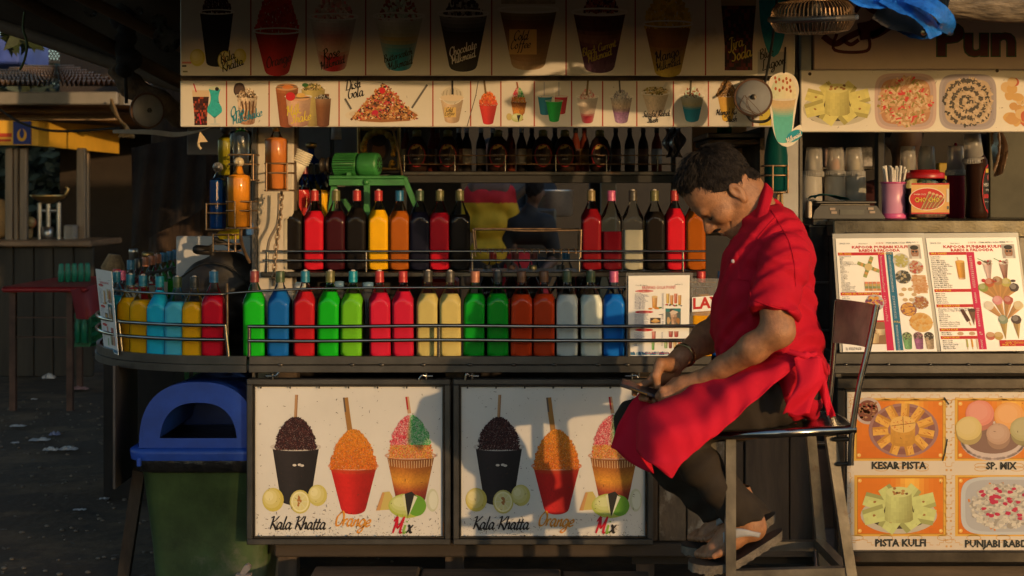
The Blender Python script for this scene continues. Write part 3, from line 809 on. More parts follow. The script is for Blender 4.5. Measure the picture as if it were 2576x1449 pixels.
def purpd(a,b):return random.choice([(.32,.32,.33),(.5,.46,.44),(.25,.22,.25)])
def mangod(a,b):return mixc((.62,.42,.06),(.5,.3,.04),random.random())
def nutd(a,b):return random.choice([(.3,.25,.05),(.4,.3,.12),(.15,.12,.04),(.55,.4,.2),(.12,.1,.03)])

s1=board('menu_sign','large white picture sign of tall drink cups, topmost over the stall, in shade','sign',453,-70,2000,190,4.86,group='picture signs over the drink stall')
p=Print(plane_map(4.86))
for u in (631,770,920,1083,1237,1424,1598,1775):p.rect(u-1.6,-68,u+1.6,190,(.28,.03,.015))
p.obj('divider_lines',s1)
q=MB();q.box(X(456,4.95),4.935,Z(208,4.95),X(1996,4.95),4.99,Z(184,4.95));tag(q.obj('added_gap_beam',WOOD),'dark beam added behind the gap between the two signs to keep it dark','beam')  # beam added so that no lit strip shows between the signs
def pic(fn,name='picture',par=None,Y=4.86):
 q=Print(plane_map(Y));fn(q);return q.obj(name,par)
K,R_,O_=I['black'],I['red'],I['orange']
def _(q):
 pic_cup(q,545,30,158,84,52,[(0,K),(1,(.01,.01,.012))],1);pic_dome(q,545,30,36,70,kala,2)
 pic_fruit(q,497,145,19,I['lemon'],4,22);pic_fruit(q,604,142,16,I['lemon'],3,20);pic_fruit(q,566,152,18,I['lemon'],6,24,True)
 q.script('Kala',556,160,24,K,12,20);q.script('Khatta',560,182,24,K,12,20);q.rect(458,155,482,160,(.6,.2,.16));q.rect(458,164,469,168,K);q.rect(460,178,472,182,(.2,.18,.1))
pic(_,'kala_khatta_cup',s1)
def _(q):
 pic_cup(q,697,78,178,112,62,[(0,(.42,.02,.01)),(1,(.4,.015,.015))],1);pic_dome(q,697,82,55,120,lambda a,b:mixc((.45,.05,.01),(.4,.015,.01),random.random()),2)
 q.script('Orange',672,172,26,(.06,.01,.01),12,17)
pic(_,'orange_cup',s1)
def _(q):
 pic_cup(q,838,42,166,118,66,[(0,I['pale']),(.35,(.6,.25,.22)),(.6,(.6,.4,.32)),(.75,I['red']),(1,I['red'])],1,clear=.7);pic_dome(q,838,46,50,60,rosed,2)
 q.script('Rose',815,154,28,K,12,17);q.script('Milkmaid',808,176,20,K,12,17)
pic(_,'rose_cup',s1)
def _(q):
 pic_cup(q,1003,40,164,122,66,[(0,I['pale']),(.3,(.5,.5,.35)),(.42,(.5,.36,.12)),(.55,(.1,.32,.36)),(.7,I['teal']),(1,I['teal'])],1,clear=.5);pic_dome(q,1003,46,52,62,mintd,2)
 q.script('Butterscotch',967,158,18,K,12,17,w=.12);q.script('Milkmaid',978,178,20,K,12,17)
pic(_,'butterscotch_cup',s1)
def _(q):
 pic_cup(q,1165,34,166,122,70,[(0,(.3,.28,.25)),(.3,(.03,.02,.015)),(1,(.04,.035,.03))],1);pic_dome(q,1165,40,50,50,choco,2)
 q.script('Chocolate',1132,143,22,I['pale'],12,18);q.script('Milkmaid',1137,162,20,I['pale'],12,18)
pic(_,'chocolate_cup',s1)
def _(q):
 pic_cup(q,1329,24,162,144,84,[(0,(.3,.22,.1)),(.2,(.16,.06,.03)),(.5,(.28,.16,.09)),(.8,I['coffee']),(1,(.5,.33,.18))],1,.1);q.grid(lambda a,b:(1261+136*a,10*b),lambda a,b:jit((.4,.33,.2),.2),14,2,2)
 q.rect(1281,74,1350,137,(.62,.38,.14),6);q.script('Cold',1292,102,24,K,12,4);q.script('Coffee',1284,124,23,K,12,4)
pic(_,'cold_coffee_cup',s1)
def _(q):
 pic_cup(q,1508,30,168,132,76,[(0,(.1,.03,.03)),(.25,(.05,.015,.02)),(.45,(.18,.08,.06)),(.6,(.08,.02,.05)),(1,(.13,.05,.09))],1,jitq=.2);pic_dome(q,1512,30,44,60,lambda a,b:random.choice([(.2,.02,.02),(.05,.01,.02),(.3,.1,.05)]),2)
 q.script('Black Current',1466,142,19,(.5,.36,.05),12,17,w=.12);q.script('Milkmaid',1480,158,20,(.5,.36,.05),12,19)
pic(_,'black_current_cup',s1)
def _(q):
 pic_cup(q,1680,60,180,118,66,[(0,(.3,.14,.03)),(.4,(.2,.08,.03)),(.75,(.42,.26,.05)),(1,(.5,.38,.06))],1);pic_dome(q,1680,66,60,95,mangod,2)
 q.script('Mango',1650,158,27,K,12,17);q.script('Milkmaid',1652,180,20,K,12,17)
pic(_,'mango_cup',s1)
def _(q):
 q.grid(lambda a,b:(1858+(a-.5)*(96-26*min(1,b*1.4)),-40+217*b),lambda a,b:jit(random.choice([(.02,.008,.006),(.02,.008,.006),(.1,.012,.01)]),.4) if b>.24 else (.35,.26,.14),12,24,1)
 q.script('Jira',1834,126,28,(.5,.36,.05),12,17);q.script('Soda',1841,156,30,(.5,.36,.05),12,17)
pic(_,'jira_soda_glass',s1)
def _(q):
 q.rect(1906,130,1980,188,(.42,.42,.42),1);q.grid(lambda a,b:(1946+(a-.5)*(72*math.sin(math.pi*(.5+.5*b))**.5+1),0+144*b),lambda a,b:jit(I['teal'],.1),10,16,2)
 q.ell(1934,173,6,12,(.6,.6,.58),3);q.script('Blue',1912,150,24,K,12,17);q.script('Lagoon',1918,178,25,K,12,17)
pic(_,'blue_lagoon_glass',s1)

s2=board('menu_sign','narrow white picture sign with small desserts and Dish Gola, below the topmost sign, sunlit','sign',453,203,1952,319,4.90,group='picture signs over the drink stall')
Y2=4.90
p=Print(plane_map(Y2))
for u in (570,677,853,1089,1184,1260,1344,1438,1516,1602,1694,1782,1894):p.rect(u-1.6,204,u+1.6,318,(.36,.05,.02))
p.line([(1203,204),(1197,240),(1175,318)],2,(.1,.08,.06),3);specks(p,456,206,1950,317,60,k=3,low=False)
p.obj('divider_lines',s2)
def pic2(fn,nm):return pic(fn,nm,s2,Y2)
def _(q):
 q.grid(lambda a,b:(505+(a-.5)*(44-12*min(1,b*1.3)),227+88*b),lambda a,b:(.6,.45,.3) if b<.18 else jit(random.choice([(.04,.012,.01),(.08,.015,.01),(.3,.05,.02),(.03,.01,.01)]),.3),9,16,1)
 q.line([(487,210),(494,232)],3,(.5,.02,.05),3);q.line([(500,285),(506,313)],3,(.5,.02,.05),3)
 q.grid(lambda a,b:(540+(a-.5)*(30-10*math.sin(b*5)*(b<.6)+(8*math.sin((b-.5)*5) if b>.5 else 0))*(1 if b<.8 else max(.12,1-(b-.8)*4.4)),224+72*b),lambda a,b:jit((.03,.4,.42),.1),9,16,2)
 q.line([(541,293),(541,310)],5,(.45,.5,.48),2);q.ell(541,312,13,2.4,(.5,.52,.5),2);q.ell(541,222,15,5,(.5,.55,.4),3);q.ell(546,224,5,5,K,4)
pic2(_,'cola_and_blue_glass')
def _(q):
 pic_cup(q,622,240,308,52,38,[(0,(.6,.48,.36)),(.5,(.55,.36,.22)),(1,(.35,.16,.08))],1,clear=.2,jitq=.35);pic_dome(q,622,244,25,22,lambda a,b:random.choice([(.08,.05,.03),(.6,.5,.38),(.3,.2,.12)]),3)
 q.ell(602,226,15,18,(.05,.03,.025),2,jag=.04);q.ell(602,226,11,13,(.09,.055,.045),3,jag=.1)
 for a in range(4):q.line([(608+a*10,255),(612+a*8,275),(606+a*10,300)],4,(.12,.05,.02),4)
 q.script('Orio',581,295,25,(0,.2,.3),8,12);q.script('Milkshake',586,314,23,(0,.2,.3),8,17)
pic2(_,'biscuit_milkshake')
def _(q):
 q.rect(760,236,828,315,(.16,.07,.03),1)
 pic_cup(q,722,218,315,58,36,[(0,(.5,.2,.08)),(.15,(.3,.09,.03)),(1,(.24,.07,.03))],2,.1);q.ell(722,219,27,9,(.55,.3,.15),4);q.ell(724,219,14,5,(.6,.2,.05),5)
 pic_cup(q,788,222,312,60,44,[(0,(.5,.4,.14)),(1,(.3,.22,.08))],2,.1);pic_dome(q,788,226,26,16,nutd,4);q.ell(768,214,8,5,(.03,.12,.03),5)
 pic_cup(q,813,246,315,40,30,[(0,(.3,.17,.1)),(.3,(.2,.08,.03)),(1,(.16,.06,.03))],3,.1);pic_dome(q,812,248,17,10,choco,5)
 pic_cup(q,751,243,312,64,50,[(0,(.66,.42,.28)),(.3,(.6,.38,.27)),(1,(.5,.27,.2))],6,.1);q.ell(751,246,29,8,(.62,.36,.2),8);q.ell(731,243,12,11,(.55,.02,.03),9);q.ell(757,240,11,6,(.66,.4,.12),9)
 q.script('Milk',722,292,25,(.68,.52,.06),12,12);q.script('Shake',732,312,25,(.68,.52,.06),12,12)
pic2(_,'milkshake_glasses')
def _(q):
 q.ell(962,290,94,21,(.62,.55,.45),1,32);q.ell(964,287,86,16,(.56,.47,.36),2,32)
 q.poly([(885,296),(905,272),(935,240),(952,224),(975,222),(998,240),(1022,270),(1052,290),(1030,304),(960,308),(905,305)][::-1],(.3,.12,.04),2.6)
 for i in range(950):
  b=random.random()**1.5;a=random.uniform(-1,1);cu=966+a*82*(1-b)**.8;cv=296-84*b+4*abs(a)
  q.line([(cu,cv),(cu+random.uniform(-7,7),cv+random.uniform(-5,5))],random.uniform(2,5.5),random.choice([(.5,.18,.04),(.55,.33,.12),(.05,.02,.015),(.06,.025,.015),(.4,.15,.04),(.12,.04,.02),(.5,.03,.05),(.66,.55,.4),(.6,.3,.1),(.55,.12,.08),(.3,.12,.03)]),3+i*.003)
 q.ell(962,228,8,8,(.55,.02,.03),7);q.ell(944,283,8,6,(.5,.02,.05),7)
 q.line([(1075,213),(1036,272)],5,(.12,.11,.1),7);q.line([(868,248),(884,275)],5,(.12,.11,.1),7)
 q.script('Dish',870,228,26,K,9,12);q.script('Gola',876,249,26,K,9,12)
pic2(_,'dish_gola_plate')
def _(q):
 pic_cup(q,1137,248,303,58,36,[(0,(.6,.45,.3)),(1,(.5,.33,.2))],1);q.ell(1137,238,29,25,(.62,.56,.46),2,26);q.ell(1137,240,26,21,(.52,.46,.36),3,26);q.ell(1137,246,30,8,(.62,.5,.36),4)
 for a in range(6):q.line([(1117+a*8,222+abs(a-2.5)*3),(1114+a*9,240)],1,(.16,.13,.1),5)
 q.line([(1138,203),(1138,238)],5,K,6);q.rect(1118,270,1147,295,(.62,.42,.14),6);q.script('Cold',1122,281,11,K,9,3);q.script('Coffee',1119,291,11,K,9,3)
pic2(_,'cold_coffee_dome_cup')
def _(q):
 pic_cup(q,1228,262,308,46,26,[(0,(.55,.04,.025)),(1,(.5,.02,.025))],1);pic_dome(q,1228,264,23,34,lambda a,b:mixc((.62,.2,.02),(.58,.05,.03),random.random()*.6+.5*(1-b)),3,9)
 q.line([(1218,203),(1222,236)],5,(.16,.1,.04),5)
pic2(_,'orange_ice_cup')
def _(q):
 pic_cup(q,1305,254,300,40,24,[(0,(.2,.05,.02)),(.5,(.55,.22,.03)),(1,(.45,.08,.03))],1,jitq=.3);pic_dome(q,1304,256,18,36,mixd,3,9);q.line([(1300,206),(1303,222)],4,(.3,.1,.04),5)
 pic_fruit(q,1301,296,15,(.4,.44,.16),6,11);q.poly([(1300,290),(1304,308),(1310,289)],K,9);q.ell(1281,294,7,9,(.5,.4,.16),5);q.ell(1321,294,6,9,(.6,.58,.5),5)
pic2(_,'mixed_ice_cup')
def _(q):
 for cu,vt,vb,c,kk in ((1371,243,286,(.02,.22,.34),1),(1410,243,284,(.5,.02,.03),1),(1394,254,303,(.01,.38,.05),5)):
  pic_cup(q,cu,vt,vb,36 if kk==1 else 42,24,[(0,c),(1,c)],kk,.1,rim=mixc(c,(.7,.7,.66),.4))
 for u,v0,v1 in ((1369,206,242),(1406,206,242),(1394,222,256)):q.line([(u,v0),(u,v1)],2.4,(.34,.34,.38) if v0<210 else (.7,.68,.62),8)
pic2(_,'three_slush_cups')
def _(q):
 pic_cup(q,1478,243,304,54,28,[(0,(.55,.5,.44)),(.4,(.62,.48,.38)),(.62,(.6,.4,.32)),(.72,(.55,.03,.06)),(1,(.55,.05,.08))],1,clear=.4);pic_dome(q,1478,247,20,22,rosed,3,9);q.line([(1479,203),(1476,240)],5,(.2,.13,.05),5)
pic2(_,'rose_ice_cup')
def _(q):
 pic_cup(q,1563,243,304,56,32,[(0,(.36,.34,.33)),(.35,(.6,.46,.34)),(.6,(.2,.09,.2)),(1,(.3,.17,.32))],1,jitq=.2);pic_dome(q,1563,247,22,20,purpd,3,9);q.line([(1558,203),(1560,234)],4,(.08,.07,.06),5)
pic2(_,'purple_ice_cup')
def _(q):
 pic_cup(q,1649,234,288,68,34,[(0,(.66,.55,.4)),(1,(.6,.46,.34))],1,jitq=.1);q.ell(1649,230,34,13,(.55,.47,.36),2)
 for i in range(120):a=random.uniform(0,6.28);r=random.random()**.5;q.ell(1649+29*r*math.cos(a),229+10*r*math.sin(a),3,2,nutd(0,0),4+i*.01,5)
 q.line([(1668,225),(1678,207)],7,(.5,.48,.44),3);q.script('Sitafal Rabdi',1616,295,15,K,9,3,w=.15);q.script('Slush',1628,309,15,K,9,3,w=.15)
pic2(_,'custard_slush_cup')
def _(q):
 pic_cup(q,1741,240,300,60,34,[(0,(.5,.5,.4)),(.35,(.5,.42,.22)),(.5,I['teal']),(1,I['teal'])],1);pic_dome(q,1741,244,24,24,mintd,3,9);q.line([(1738,203),(1736,240)],5,(.1,.08,.05),5)
pic2(_,'mint_ice_cup')
def _(q):
 pic_cup(q,1830,240,300,50,26,[(0,(.55,.3,.06)),(1,(.6,.36,.03))],1);pic_dome(q,1828,242,26,40,lambda a,b:random.choice([(.12,.06,.02),(.3,.16,.05),(.2,.1,.03)]),3,10)
 q.script('Mango Ku',1801,290,15,K,9,3,w=.15) if 'K' in GL else None;q.script('Slush',1826,307,15,K,9,3,w=.15);q.rect(1910,270,1940,316,(.5,.4,.05),2)
pic2(_,'mango_slush_cup')

# two hinged panels under the counter
YP=4.93
def panel(u0,u1,du,lb,seed):
 random.seed(seed)
 r=thing('picture_panel',lb,'sign',(X((u0+u1)/2,YP),YP,Z(1370,YP)),'picture panels hooked under the counter')
 q=MB();q.box(X(u0+16,YP),YP+.012,Z(1356,YP),X(u1-16,YP),YP+.02,Z(968,YP));q.obj('board',BOARD_W,r)
 x0,x1,z0,z1=X(u0,YP),X(u1,YP),Z(1370,YP),Z(953,YP);w=.02
 for n,bx in (('frame_bar',(x0,z1-w,x1,z1)),('frame_bar',(x0,z0,x1,z0+w)),('frame_bar',(x0,z0+w,x0+w,z1-w)),('frame_bar',(x1-w,z0+w,x1,z1-w))):
  q=MB();q.box(bx[0],YP-.006,bx[1],bx[2],YP+.03,bx[3],.003);q.obj(n,STEEL_DULL,r)
 q=MB();e=w+.001;t=.007
 for bx in ((x0+e,z1-e-t,x1-e,z1-e),(x0+e,z0+e,x1-e,z0+e+t),(x0+e,z0+e+t+.001,x0+e+t,z1-e-t-.001),(x1-e-t,z0+e+t+.001,x1-e,z1-e-t-.001)):
  q.box(bx[0],YP+.001,bx[1],bx[2],YP+.0115,bx[3],.002)
 q.obj('inner_trim',STEEL_RUST,r)
 for uh,sg in ((686,1),(1072,-1)) if du==0 else ((1188,-1),(1590,1)):
  q=MB();c=W(uh,946,YP-.012);s_=YP/F
  q.tube([c+Vector((-17*sg*s_,0,0)),c+Vector((6*sg*s_,0,0))],.0035,8);q.tube([c+Vector((0,0,-8*s_)),c+Vector((0,0,6*s_))],.0045,8)
  q.tube(catmull([c,c+Vector((10*sg*s_,-.004,2*s_)),c+Vector((14*sg*s_,-.004,7*s_)) if du==0 and sg>0 or du and sg<0 else c+Vector((16*sg*s_,-.004,-6*s_)),c+Vector((17*sg*s_,-.004,9*s_ if sg>0 else-10*s_))],4),.0045,8)
  q.obj('hook',CHROME,r)
 q=MB()
 for k in range(7):
  for z in (z0+.03,z1-.03):q.ball((x0+.05+k*(x1-x0-.1)/6,YP-.0065,z),.0035,8,5)
 kind(q.obj('rivets',STEEL,r),'stuff')
 mp=lambda u,v,k:(X(u,YP+.012),YP+.012-.0003*k,Z(v,YP+.012))
 def pp(fn,nm):
  q=Print(mp);fn(q);q.obj(nm,r)
 def _(q):
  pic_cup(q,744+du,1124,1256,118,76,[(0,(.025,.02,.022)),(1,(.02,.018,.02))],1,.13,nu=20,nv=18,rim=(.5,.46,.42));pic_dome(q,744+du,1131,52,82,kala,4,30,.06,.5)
  for a,b in ((-3,0),(10,-1),(16,1)):q.ell(744+du+a,1170+b,5,3,(.6,.55,.5),6,10)
  q.line([(746+du,993),(743+du,1054)],7,(.4,.23,.11),3);q.line([(749+du,993),(746+du,1054)],2,(.24,.12,.06),4)
  pic_fruit(q,687+du,1257,27,(.5,.42,.09),4,30);pic_fruit(q,799+du,1246,24,(.5,.44,.12),3,27);pic_fruit(q,755+du,1262,26,(.48,.42,.12),7,30,True)
 pp(_,'kala_khatta_cup')
 def _(q):
  pic_cup(q,889+du,1172,1278,118,64,[(0,(.45,.06,.015)),(.15,(.5,.016,.012)),(1,(.5,.015,.016))],1,.14,nu=20,nv=18,rim=(.6,.3,.22));pic_dome(q,889+du,1180,58,100,orng,4,30,.05,.55)
  q.line([(869+du,1000),(874+du,1040),(881+du,1088)],13,(.3,.15,.04),3);q.line([(865+du,1000),(869+du,1036)],4,(.1,.08,.07),4)
 pp(_,'orange_cup')
 def _(q):
  pic_cup(q,1033+du,1146,1255,120,74,[(0,(.2,.07,.02)),(.25,(.36,.12,.02)),(.5,(.6,.26,.03)),(.75,(.32,.05,.025)),(1,(.16,.02,.02))],1,.12,nu=30,nv=28,rim=(.5,.3,.22),jitq=.12);pic_dome(q,1033+du,1152,54,108,mixd,4,32,.05,.45)
  for a in range(18):q.line([(978+du+a*6.4,1154+6*math.sin(a/17*3.14)),(980+du+a*6.2,1172+6*math.sin(a/17*3.14))],1.4,(.6,.42,.25),5)
  q.line([(1024+du,998),(1030+du,1040)],9,(.5,.3,.17),3);q.line([(1022+du,998),(1026+du,1030)],4,(.4,.02,.02),4)
  pic_fruit(q,1025+du,1272,48,(.36,.42,.07),6,31);q.ell(1048+du,1272,24,26,(.12,.3,.03),6.9);q.poly([(1018+du,1242),(1026+du,1300),(1046+du,1246),(1036+du,1236)],(.02,.02,.018),9);q.poly([(1012+du,1246),(1024+du,1298),(1018+du,1242)],(.6,.62,.4),10);q.poly([(1028+du,1298),(1050+du,1250),(1042+du,1246)],(.6,.62,.5),10)
  q.poly([(946+du,1284),(962+du,1238),(980+du,1236),(988+du,1250),(978+du,1282)],(.5,.4,.12),5);q.poly([(946+du,1284),(962+du,1238),(968+du,1240),(956+du,1284)],(.5,.26,.1),5.5);q.ell(1088+du,1258,15,29,(.5,.52,.38),5);q.ell(1090+du,1258,11,23,(.6,.62,.52),5.5)
 pp(_,'mixed_cup')
 q=Print(mp);q.script('Kala Khatta',678+du,1331,33,K,8,0,w=.15);q.script('Orange',842+du,1322,36,(.6,.25,.03),8,-2,w=.15)
 q.script('Mix',986+du,1341,42,K,8,0,w=.16,colors=[(.5,.01,.03),(.22,.4,.06),K]);q.obj('lettering',r)
 q=Print(mp);specks(q,u0+22,975,u1-22,1350,260,k=11,low=False);specks(q,u0+22,1290,u1-22,1350,420,k=11);kind(q.obj('scratches',r),'stuff')
 return r
BOARD_W=mat('panel_board',(.62,.6,.56),0.45,0,0.05,3,col2=(.5,.42,.32),c2amt=.33)
panel(621,1133,0,'left picture panel of three ice cups with Kala Khatta, Orange and Mix lettering, sunlit',21)
panel(1140,1643,511,'right picture panel of three ice cups, partly behind the seated man\'s knees, shaded',22)
# ------------------------------------------------------------------ drink stall: counter, shelves, rails
CZ=0.862                                   # counter top height
SZ=Z(679,5.32)                            # upper shelf height
ct=thing('drink_counter','long steel drink counter with a rounded left end, rails and stepped upper shelf','counter',(0,5.3,0))
YF=4.95
def lathe_strip(path,z0,z1,t=.012):
 q=MB();n=len(path);ins=[]
 for i in range(n):
  a=Vector(path[max(0,i-1)]);b=Vector(path[min(n-1,i+1)]);d=(b-a).normalized();ins.append(Vector((d.y,-d.x)))
 o=[Vector(p_) for p_ in path];vs=[]
 for p_,nn in zip(o,ins):vs+=[(p_.x,p_.y,z0),(p_.x,p_.y,z1),(p_.x-nn.x*t,p_.y-nn.y*t,z1),(p_.x-nn.x*t,p_.y-nn.y*t,z0)]
 fs=[]
 for i in range(n-1):
  for k in range(4):fs.append((i*4+k,i*4+(k+1)%4,i*4+4+(k+1)%4,i*4+4+k))
 q.add(vs,fs,False);q.add(vs[:4],[(3,2,1,0)]);q.add(vs[-4:],[(0,1,2,3)])
 return q
LC=catmull([(-1.60,6.3),(-1.625,5.9),(-1.612,5.55),(-1.54,5.3),(-1.425,5.13),(-1.31,5.04),(-1.164,4.975),(-1.02,4.955),(-.925,4.95)],6)
za,zb=Z(937,YF),Z(896,YF);zm=Z(918,YF)
LC2=[(x,y) for x,y in LC]
lathe_strip([(x*1.0,y) for x,y in LC2],zm+.001,zb).obj('curved_apron',STEEL_DULL,ct)
lathe_strip([(x*1.0-.004*(i<30),y-.004) for i,(x,y) in enumerate(LC2)],za,zm-.001).obj('curved_apron',STEEL_DULL,ct)
x0,x1=X(626,YF),X(1790,YF)
q=MB();q.box(x0,YF,zm+.001,x1,YF+.015,zb,.002);q.obj('front_apron',STEEL_DULL,ct)
q=MB();q.box(x0,YF-.005,za,x1,YF+.015,zm-.001,.002);q.obj('front_apron',STEEL_DULL,ct)
q=MB();random.seed(6)
for u in (700,880,960,1068,1190,1290,1395,1500,1580):q.ball(W(u+random.uniform(-8,8),918,YF-.004),(.011,.0035,.006),8,5)
kind(q.obj('weld_spots',STEEL_RUST,ct),'stuff')
q=MB();zt=CZ-.004
q.add([(x,y+.012,zt) for x,y in LC2]+[(-.6,6.3,zt)],[tuple(range(len(LC2)+1))[::-1]]);q.box(x0,YF+.016,zt-.02,x1,5.7,zt);q.obj('counter_top',STEEL,ct)
# upper shelf
q=MB();q.box(X(655,5.2),5.2,Z(697,5.2),X(1772,5.2),5.215,SZ-.002,.003);q.obj('shelf_lip',STEEL,ct)
q=MB();q.box(X(655,5.2),5.216,SZ-.02,X(1772,5.2),5.5,SZ-.003);q.obj('upper_shelf',STEEL,ct)
for u in (668,1185,1765):
 q=MB();q.box(X(u,5.4),5.4,CZ,X(u,5.4)+.025,5.425,SZ-.021);q.obj('shelf_leg',STEEL_DULL,ct)
def rail(name,pts,r,m=CHROME,n=8):
 q=MB();q.tube(pts,r,n);return q.obj(name,m,ct)
for v in (632,655):rail('shelf_rail',[W(660,v,5.2),W(1775,v,5.2)],.0042)
for u in (673,921,1188,1457,1718):rail('rail_post',[W(u,631,5.204),W(u,684,5.204)],.0045)
# front double rails
for v in (820,856):rail('front_rail',catmull([W(625,v+1,4.955),W(800,v+2,4.955),W(1103,v-1,4.955),W(1400,v+1,4.955),W(1790,v,4.955)],6),.0068)
for u in (627,1104,1581):rail('rail_post',[W(u,818,4.957),W(u,897,4.957)],.0068)
rail('bottle_rail',catmull([W(572,738,5.0),W(640,733,5.0),W(760,727,5.0),W(1000,723.5,5.0),W(1580,722.5,5.0),W(1790,722,5.0)],8),.0046)
rail('bottle_rail',[W(1570,712,5.03),W(1640,709,5.03),W(1800,710,5.03)],.003,RUSTWIRE)
rail('rail_post',[W(571,713,5.0),W(573,897,5.0)],.0046,RUSTWIRE)
rail('bottle_rail',[(x+.012,y+.02,Z(739,5.0)) for x,y in LC[18:-6]]+[W(571,738,5.0)],.0046)
def railpath(dz):return [(x,y+.004,dz) for x,y in LC[4:]][:-5]
for v in (819,855):
 z=Z(v,YF);P_=railpath(z);rail('curved_rail',P_,.0068)
for pt in (railpath(0)[-1],(-1.42,5.135,0)):
 rail('rail_post',[(pt[0],pt[1],Z(817,YF)),(pt[0]+.012,pt[1],zb-.002)],.0068)
# dark space, side board and boards below
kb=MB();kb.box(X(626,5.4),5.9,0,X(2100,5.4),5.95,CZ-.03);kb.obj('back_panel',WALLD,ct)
q=MB();q.add([W(284,920,5.03),W(340,915,5.62),W(341,1188,5.62),W(284,1230,5.03),W(290,920,5.03),W(346,915,5.62),W(347,1188,5.62),W(290,1230,5.03)],[(0,3,2,1),(4,5,6,7),(0,4,7,3),(1,2,6,5),(3,7,6,2),(0,1,5,4)])
q.obj('side_board',mat('dark_side_board',(.07,.06,.055),.6,.1,.3,3),ct)
q=MB();q.box(X(690,5.0),5.0,Z(1402,5.0),X(2110,5.0),5.06,Z(1368,5.0),.006);q.obj('lower_beam',mat('dark_beam',(.04,.028,.019),.85,0,.4,8,.2,40,stretch=(.15,1,1)),ct)
for u in (700,1120,1600,2040):
 q=MB();q.box(X(u,5.08),5.08,0.0,X(u+46,5.08),5.16,CZ-.03);q.obj('counter_leg',WOOD,ct)
random.seed(9)
pl=[(1590,1655),(1657,1726),(1729,1838),(1841,1872),(1875,1985),(1988,2049),(2052,2105)]
for i,(a,b) in enumerate(pl):
 q=MB();dy=random.uniform(0,.012);q.box(X(a,5.02),5.02+dy,Z(1362,5.02),X(b,5.02),5.045+dy,Z(948,5.02),.003);q.obj('plank',PEEL if i in (2,1) else WOOD,ct)
q=MB();q.box(X(1590,5.06),5.065,Z(1420,5.06),X(2110,5.06),5.075,Z(940,5.06));q.obj('backing_board',WALLD,ct)
q=MB();q.box(X(1728,5.0),4.995,Z(1400,5),X(2100,5),5.0,Z(1384,5));q.obj('kick_batten',WOODH,ct)
# wooden step in front of the counter
st=thing('wooden_step','low step of three rough planks along the foot of the counter','step',(X(1210,4.8),4.8,0))
for a,b,v in ((782,1052,1424),(1057,1412,1430),(1416,1640,1436)):
 q=MB();zt=Z(v,4.9);q.box(X(a,4.8),4.45,zt-.035,X(b,4.8),4.9,zt,.006);q.obj('plank',WOODH,st)
for a in (800,1050,1400,1600):
 q=MB();q.box(X(a,4.8),4.5,0,X(a+34,4.8),4.86,Z(1436,4.9)-.037);q.obj('bearer',WOOD,st)

# ------------------------------------------------------------------ square syrup bottles
PROF=[(.036,0),(.0415,.002),(.054,.006),(.0555,.02),(.0555,.178),(.0535,.184),(.047,.194),(.0405,.203),(.034,.2135),(.0275,.226),(.022,.238),(.0172,.2485),(.0142,.2565),(.0132,.2635),(.0132,.268)]
def prof_to(z,inset=0.0016):
 out=[]
 for r,h in PROF:
  if h<=z:out.append((max(.004,r-inset),h+(inset if h<.003 else 0)))
  else:
   (r0,h0)=[x for x in PROF if x[1]<=z][-1];t=(z-h0)/(h-h0);out.append((r0+(r-r0)*t-inset,z));break
 out.append((0,out[-1][1]));return [(0,inset)]+out
q=MB();q.lathe(PROF,40,sq=.0388)
ME_GLASS=q.obj('glass',GLASS).data;bpy.data.objects.remove(bpy.data.objects['glass'])
ME_LIQ={}
def liq_mesh(level,m):
 k=(level,m.name)
 if k not in ME_LIQ:
  q=MB();q.lathe(prof_to(level),36,sq=.0374);o=q.obj('liquid',m);me=o.data;bpy.data.objects.remove(o);me.transform(Matrix.Translation((0,0,.0016)));ME_LIQ[k]=me
 return ME_LIQ[k]
q=MB()
cp=[(.0158,.262),(.0163,.263),(.0163,.2655)]
for i in range(4):cp+=[(.0157,.267+i*.003),(.0162,.2685+i*.003)]
cp+=[(.0159,.281),(.0159,.3),(.0152,.3015),(0,.3015)]
q.lathe(cp,24);o=q.obj('cap',DARK);ME_CAP0=o.data;ME_CAP0.transform(Matrix.Translation((0,0,.262)));bpy.data.objects.remove(o)
q=MB();q.ball((0,0,.3005),(.0088,.0088,.005),12,6);o=q.obj('pourer_ball',PAPER);ME_BEAD=o.data;ME_BEAD.transform(Matrix.Translation((0,0,.2975)));bpy.data.objects.remove(o)
BEAD=mat('pale_pourer',(.6,.52,.45),.4);ME_BEAD.materials.clear();ME_BEAD.materials.append(BEAD)
CAPC=dict(red=(.42,.025,.02),dred=(.2,.03,.025),teal=(.01,.16,.24),blue=(.015,.13,.26),green=(.045,.075,.03),olive=(.13,.12,.035),gold=(.2,.14,.05),black=(.02,.022,.02),brown=(.14,.055,.02),
            salmon=(.45,.17,.09),pink=(.5,.1,.22),lilac=(.42,.16,.38),dark=(.055,.045,.03),cyan=(.0,.23,.3),orange=(.4,.12,.03))
CAPM={k:mat('cap_'+k,v,.38,.1,.12,60,stretch=(1,1,3)) for k,v in CAPC.items()}
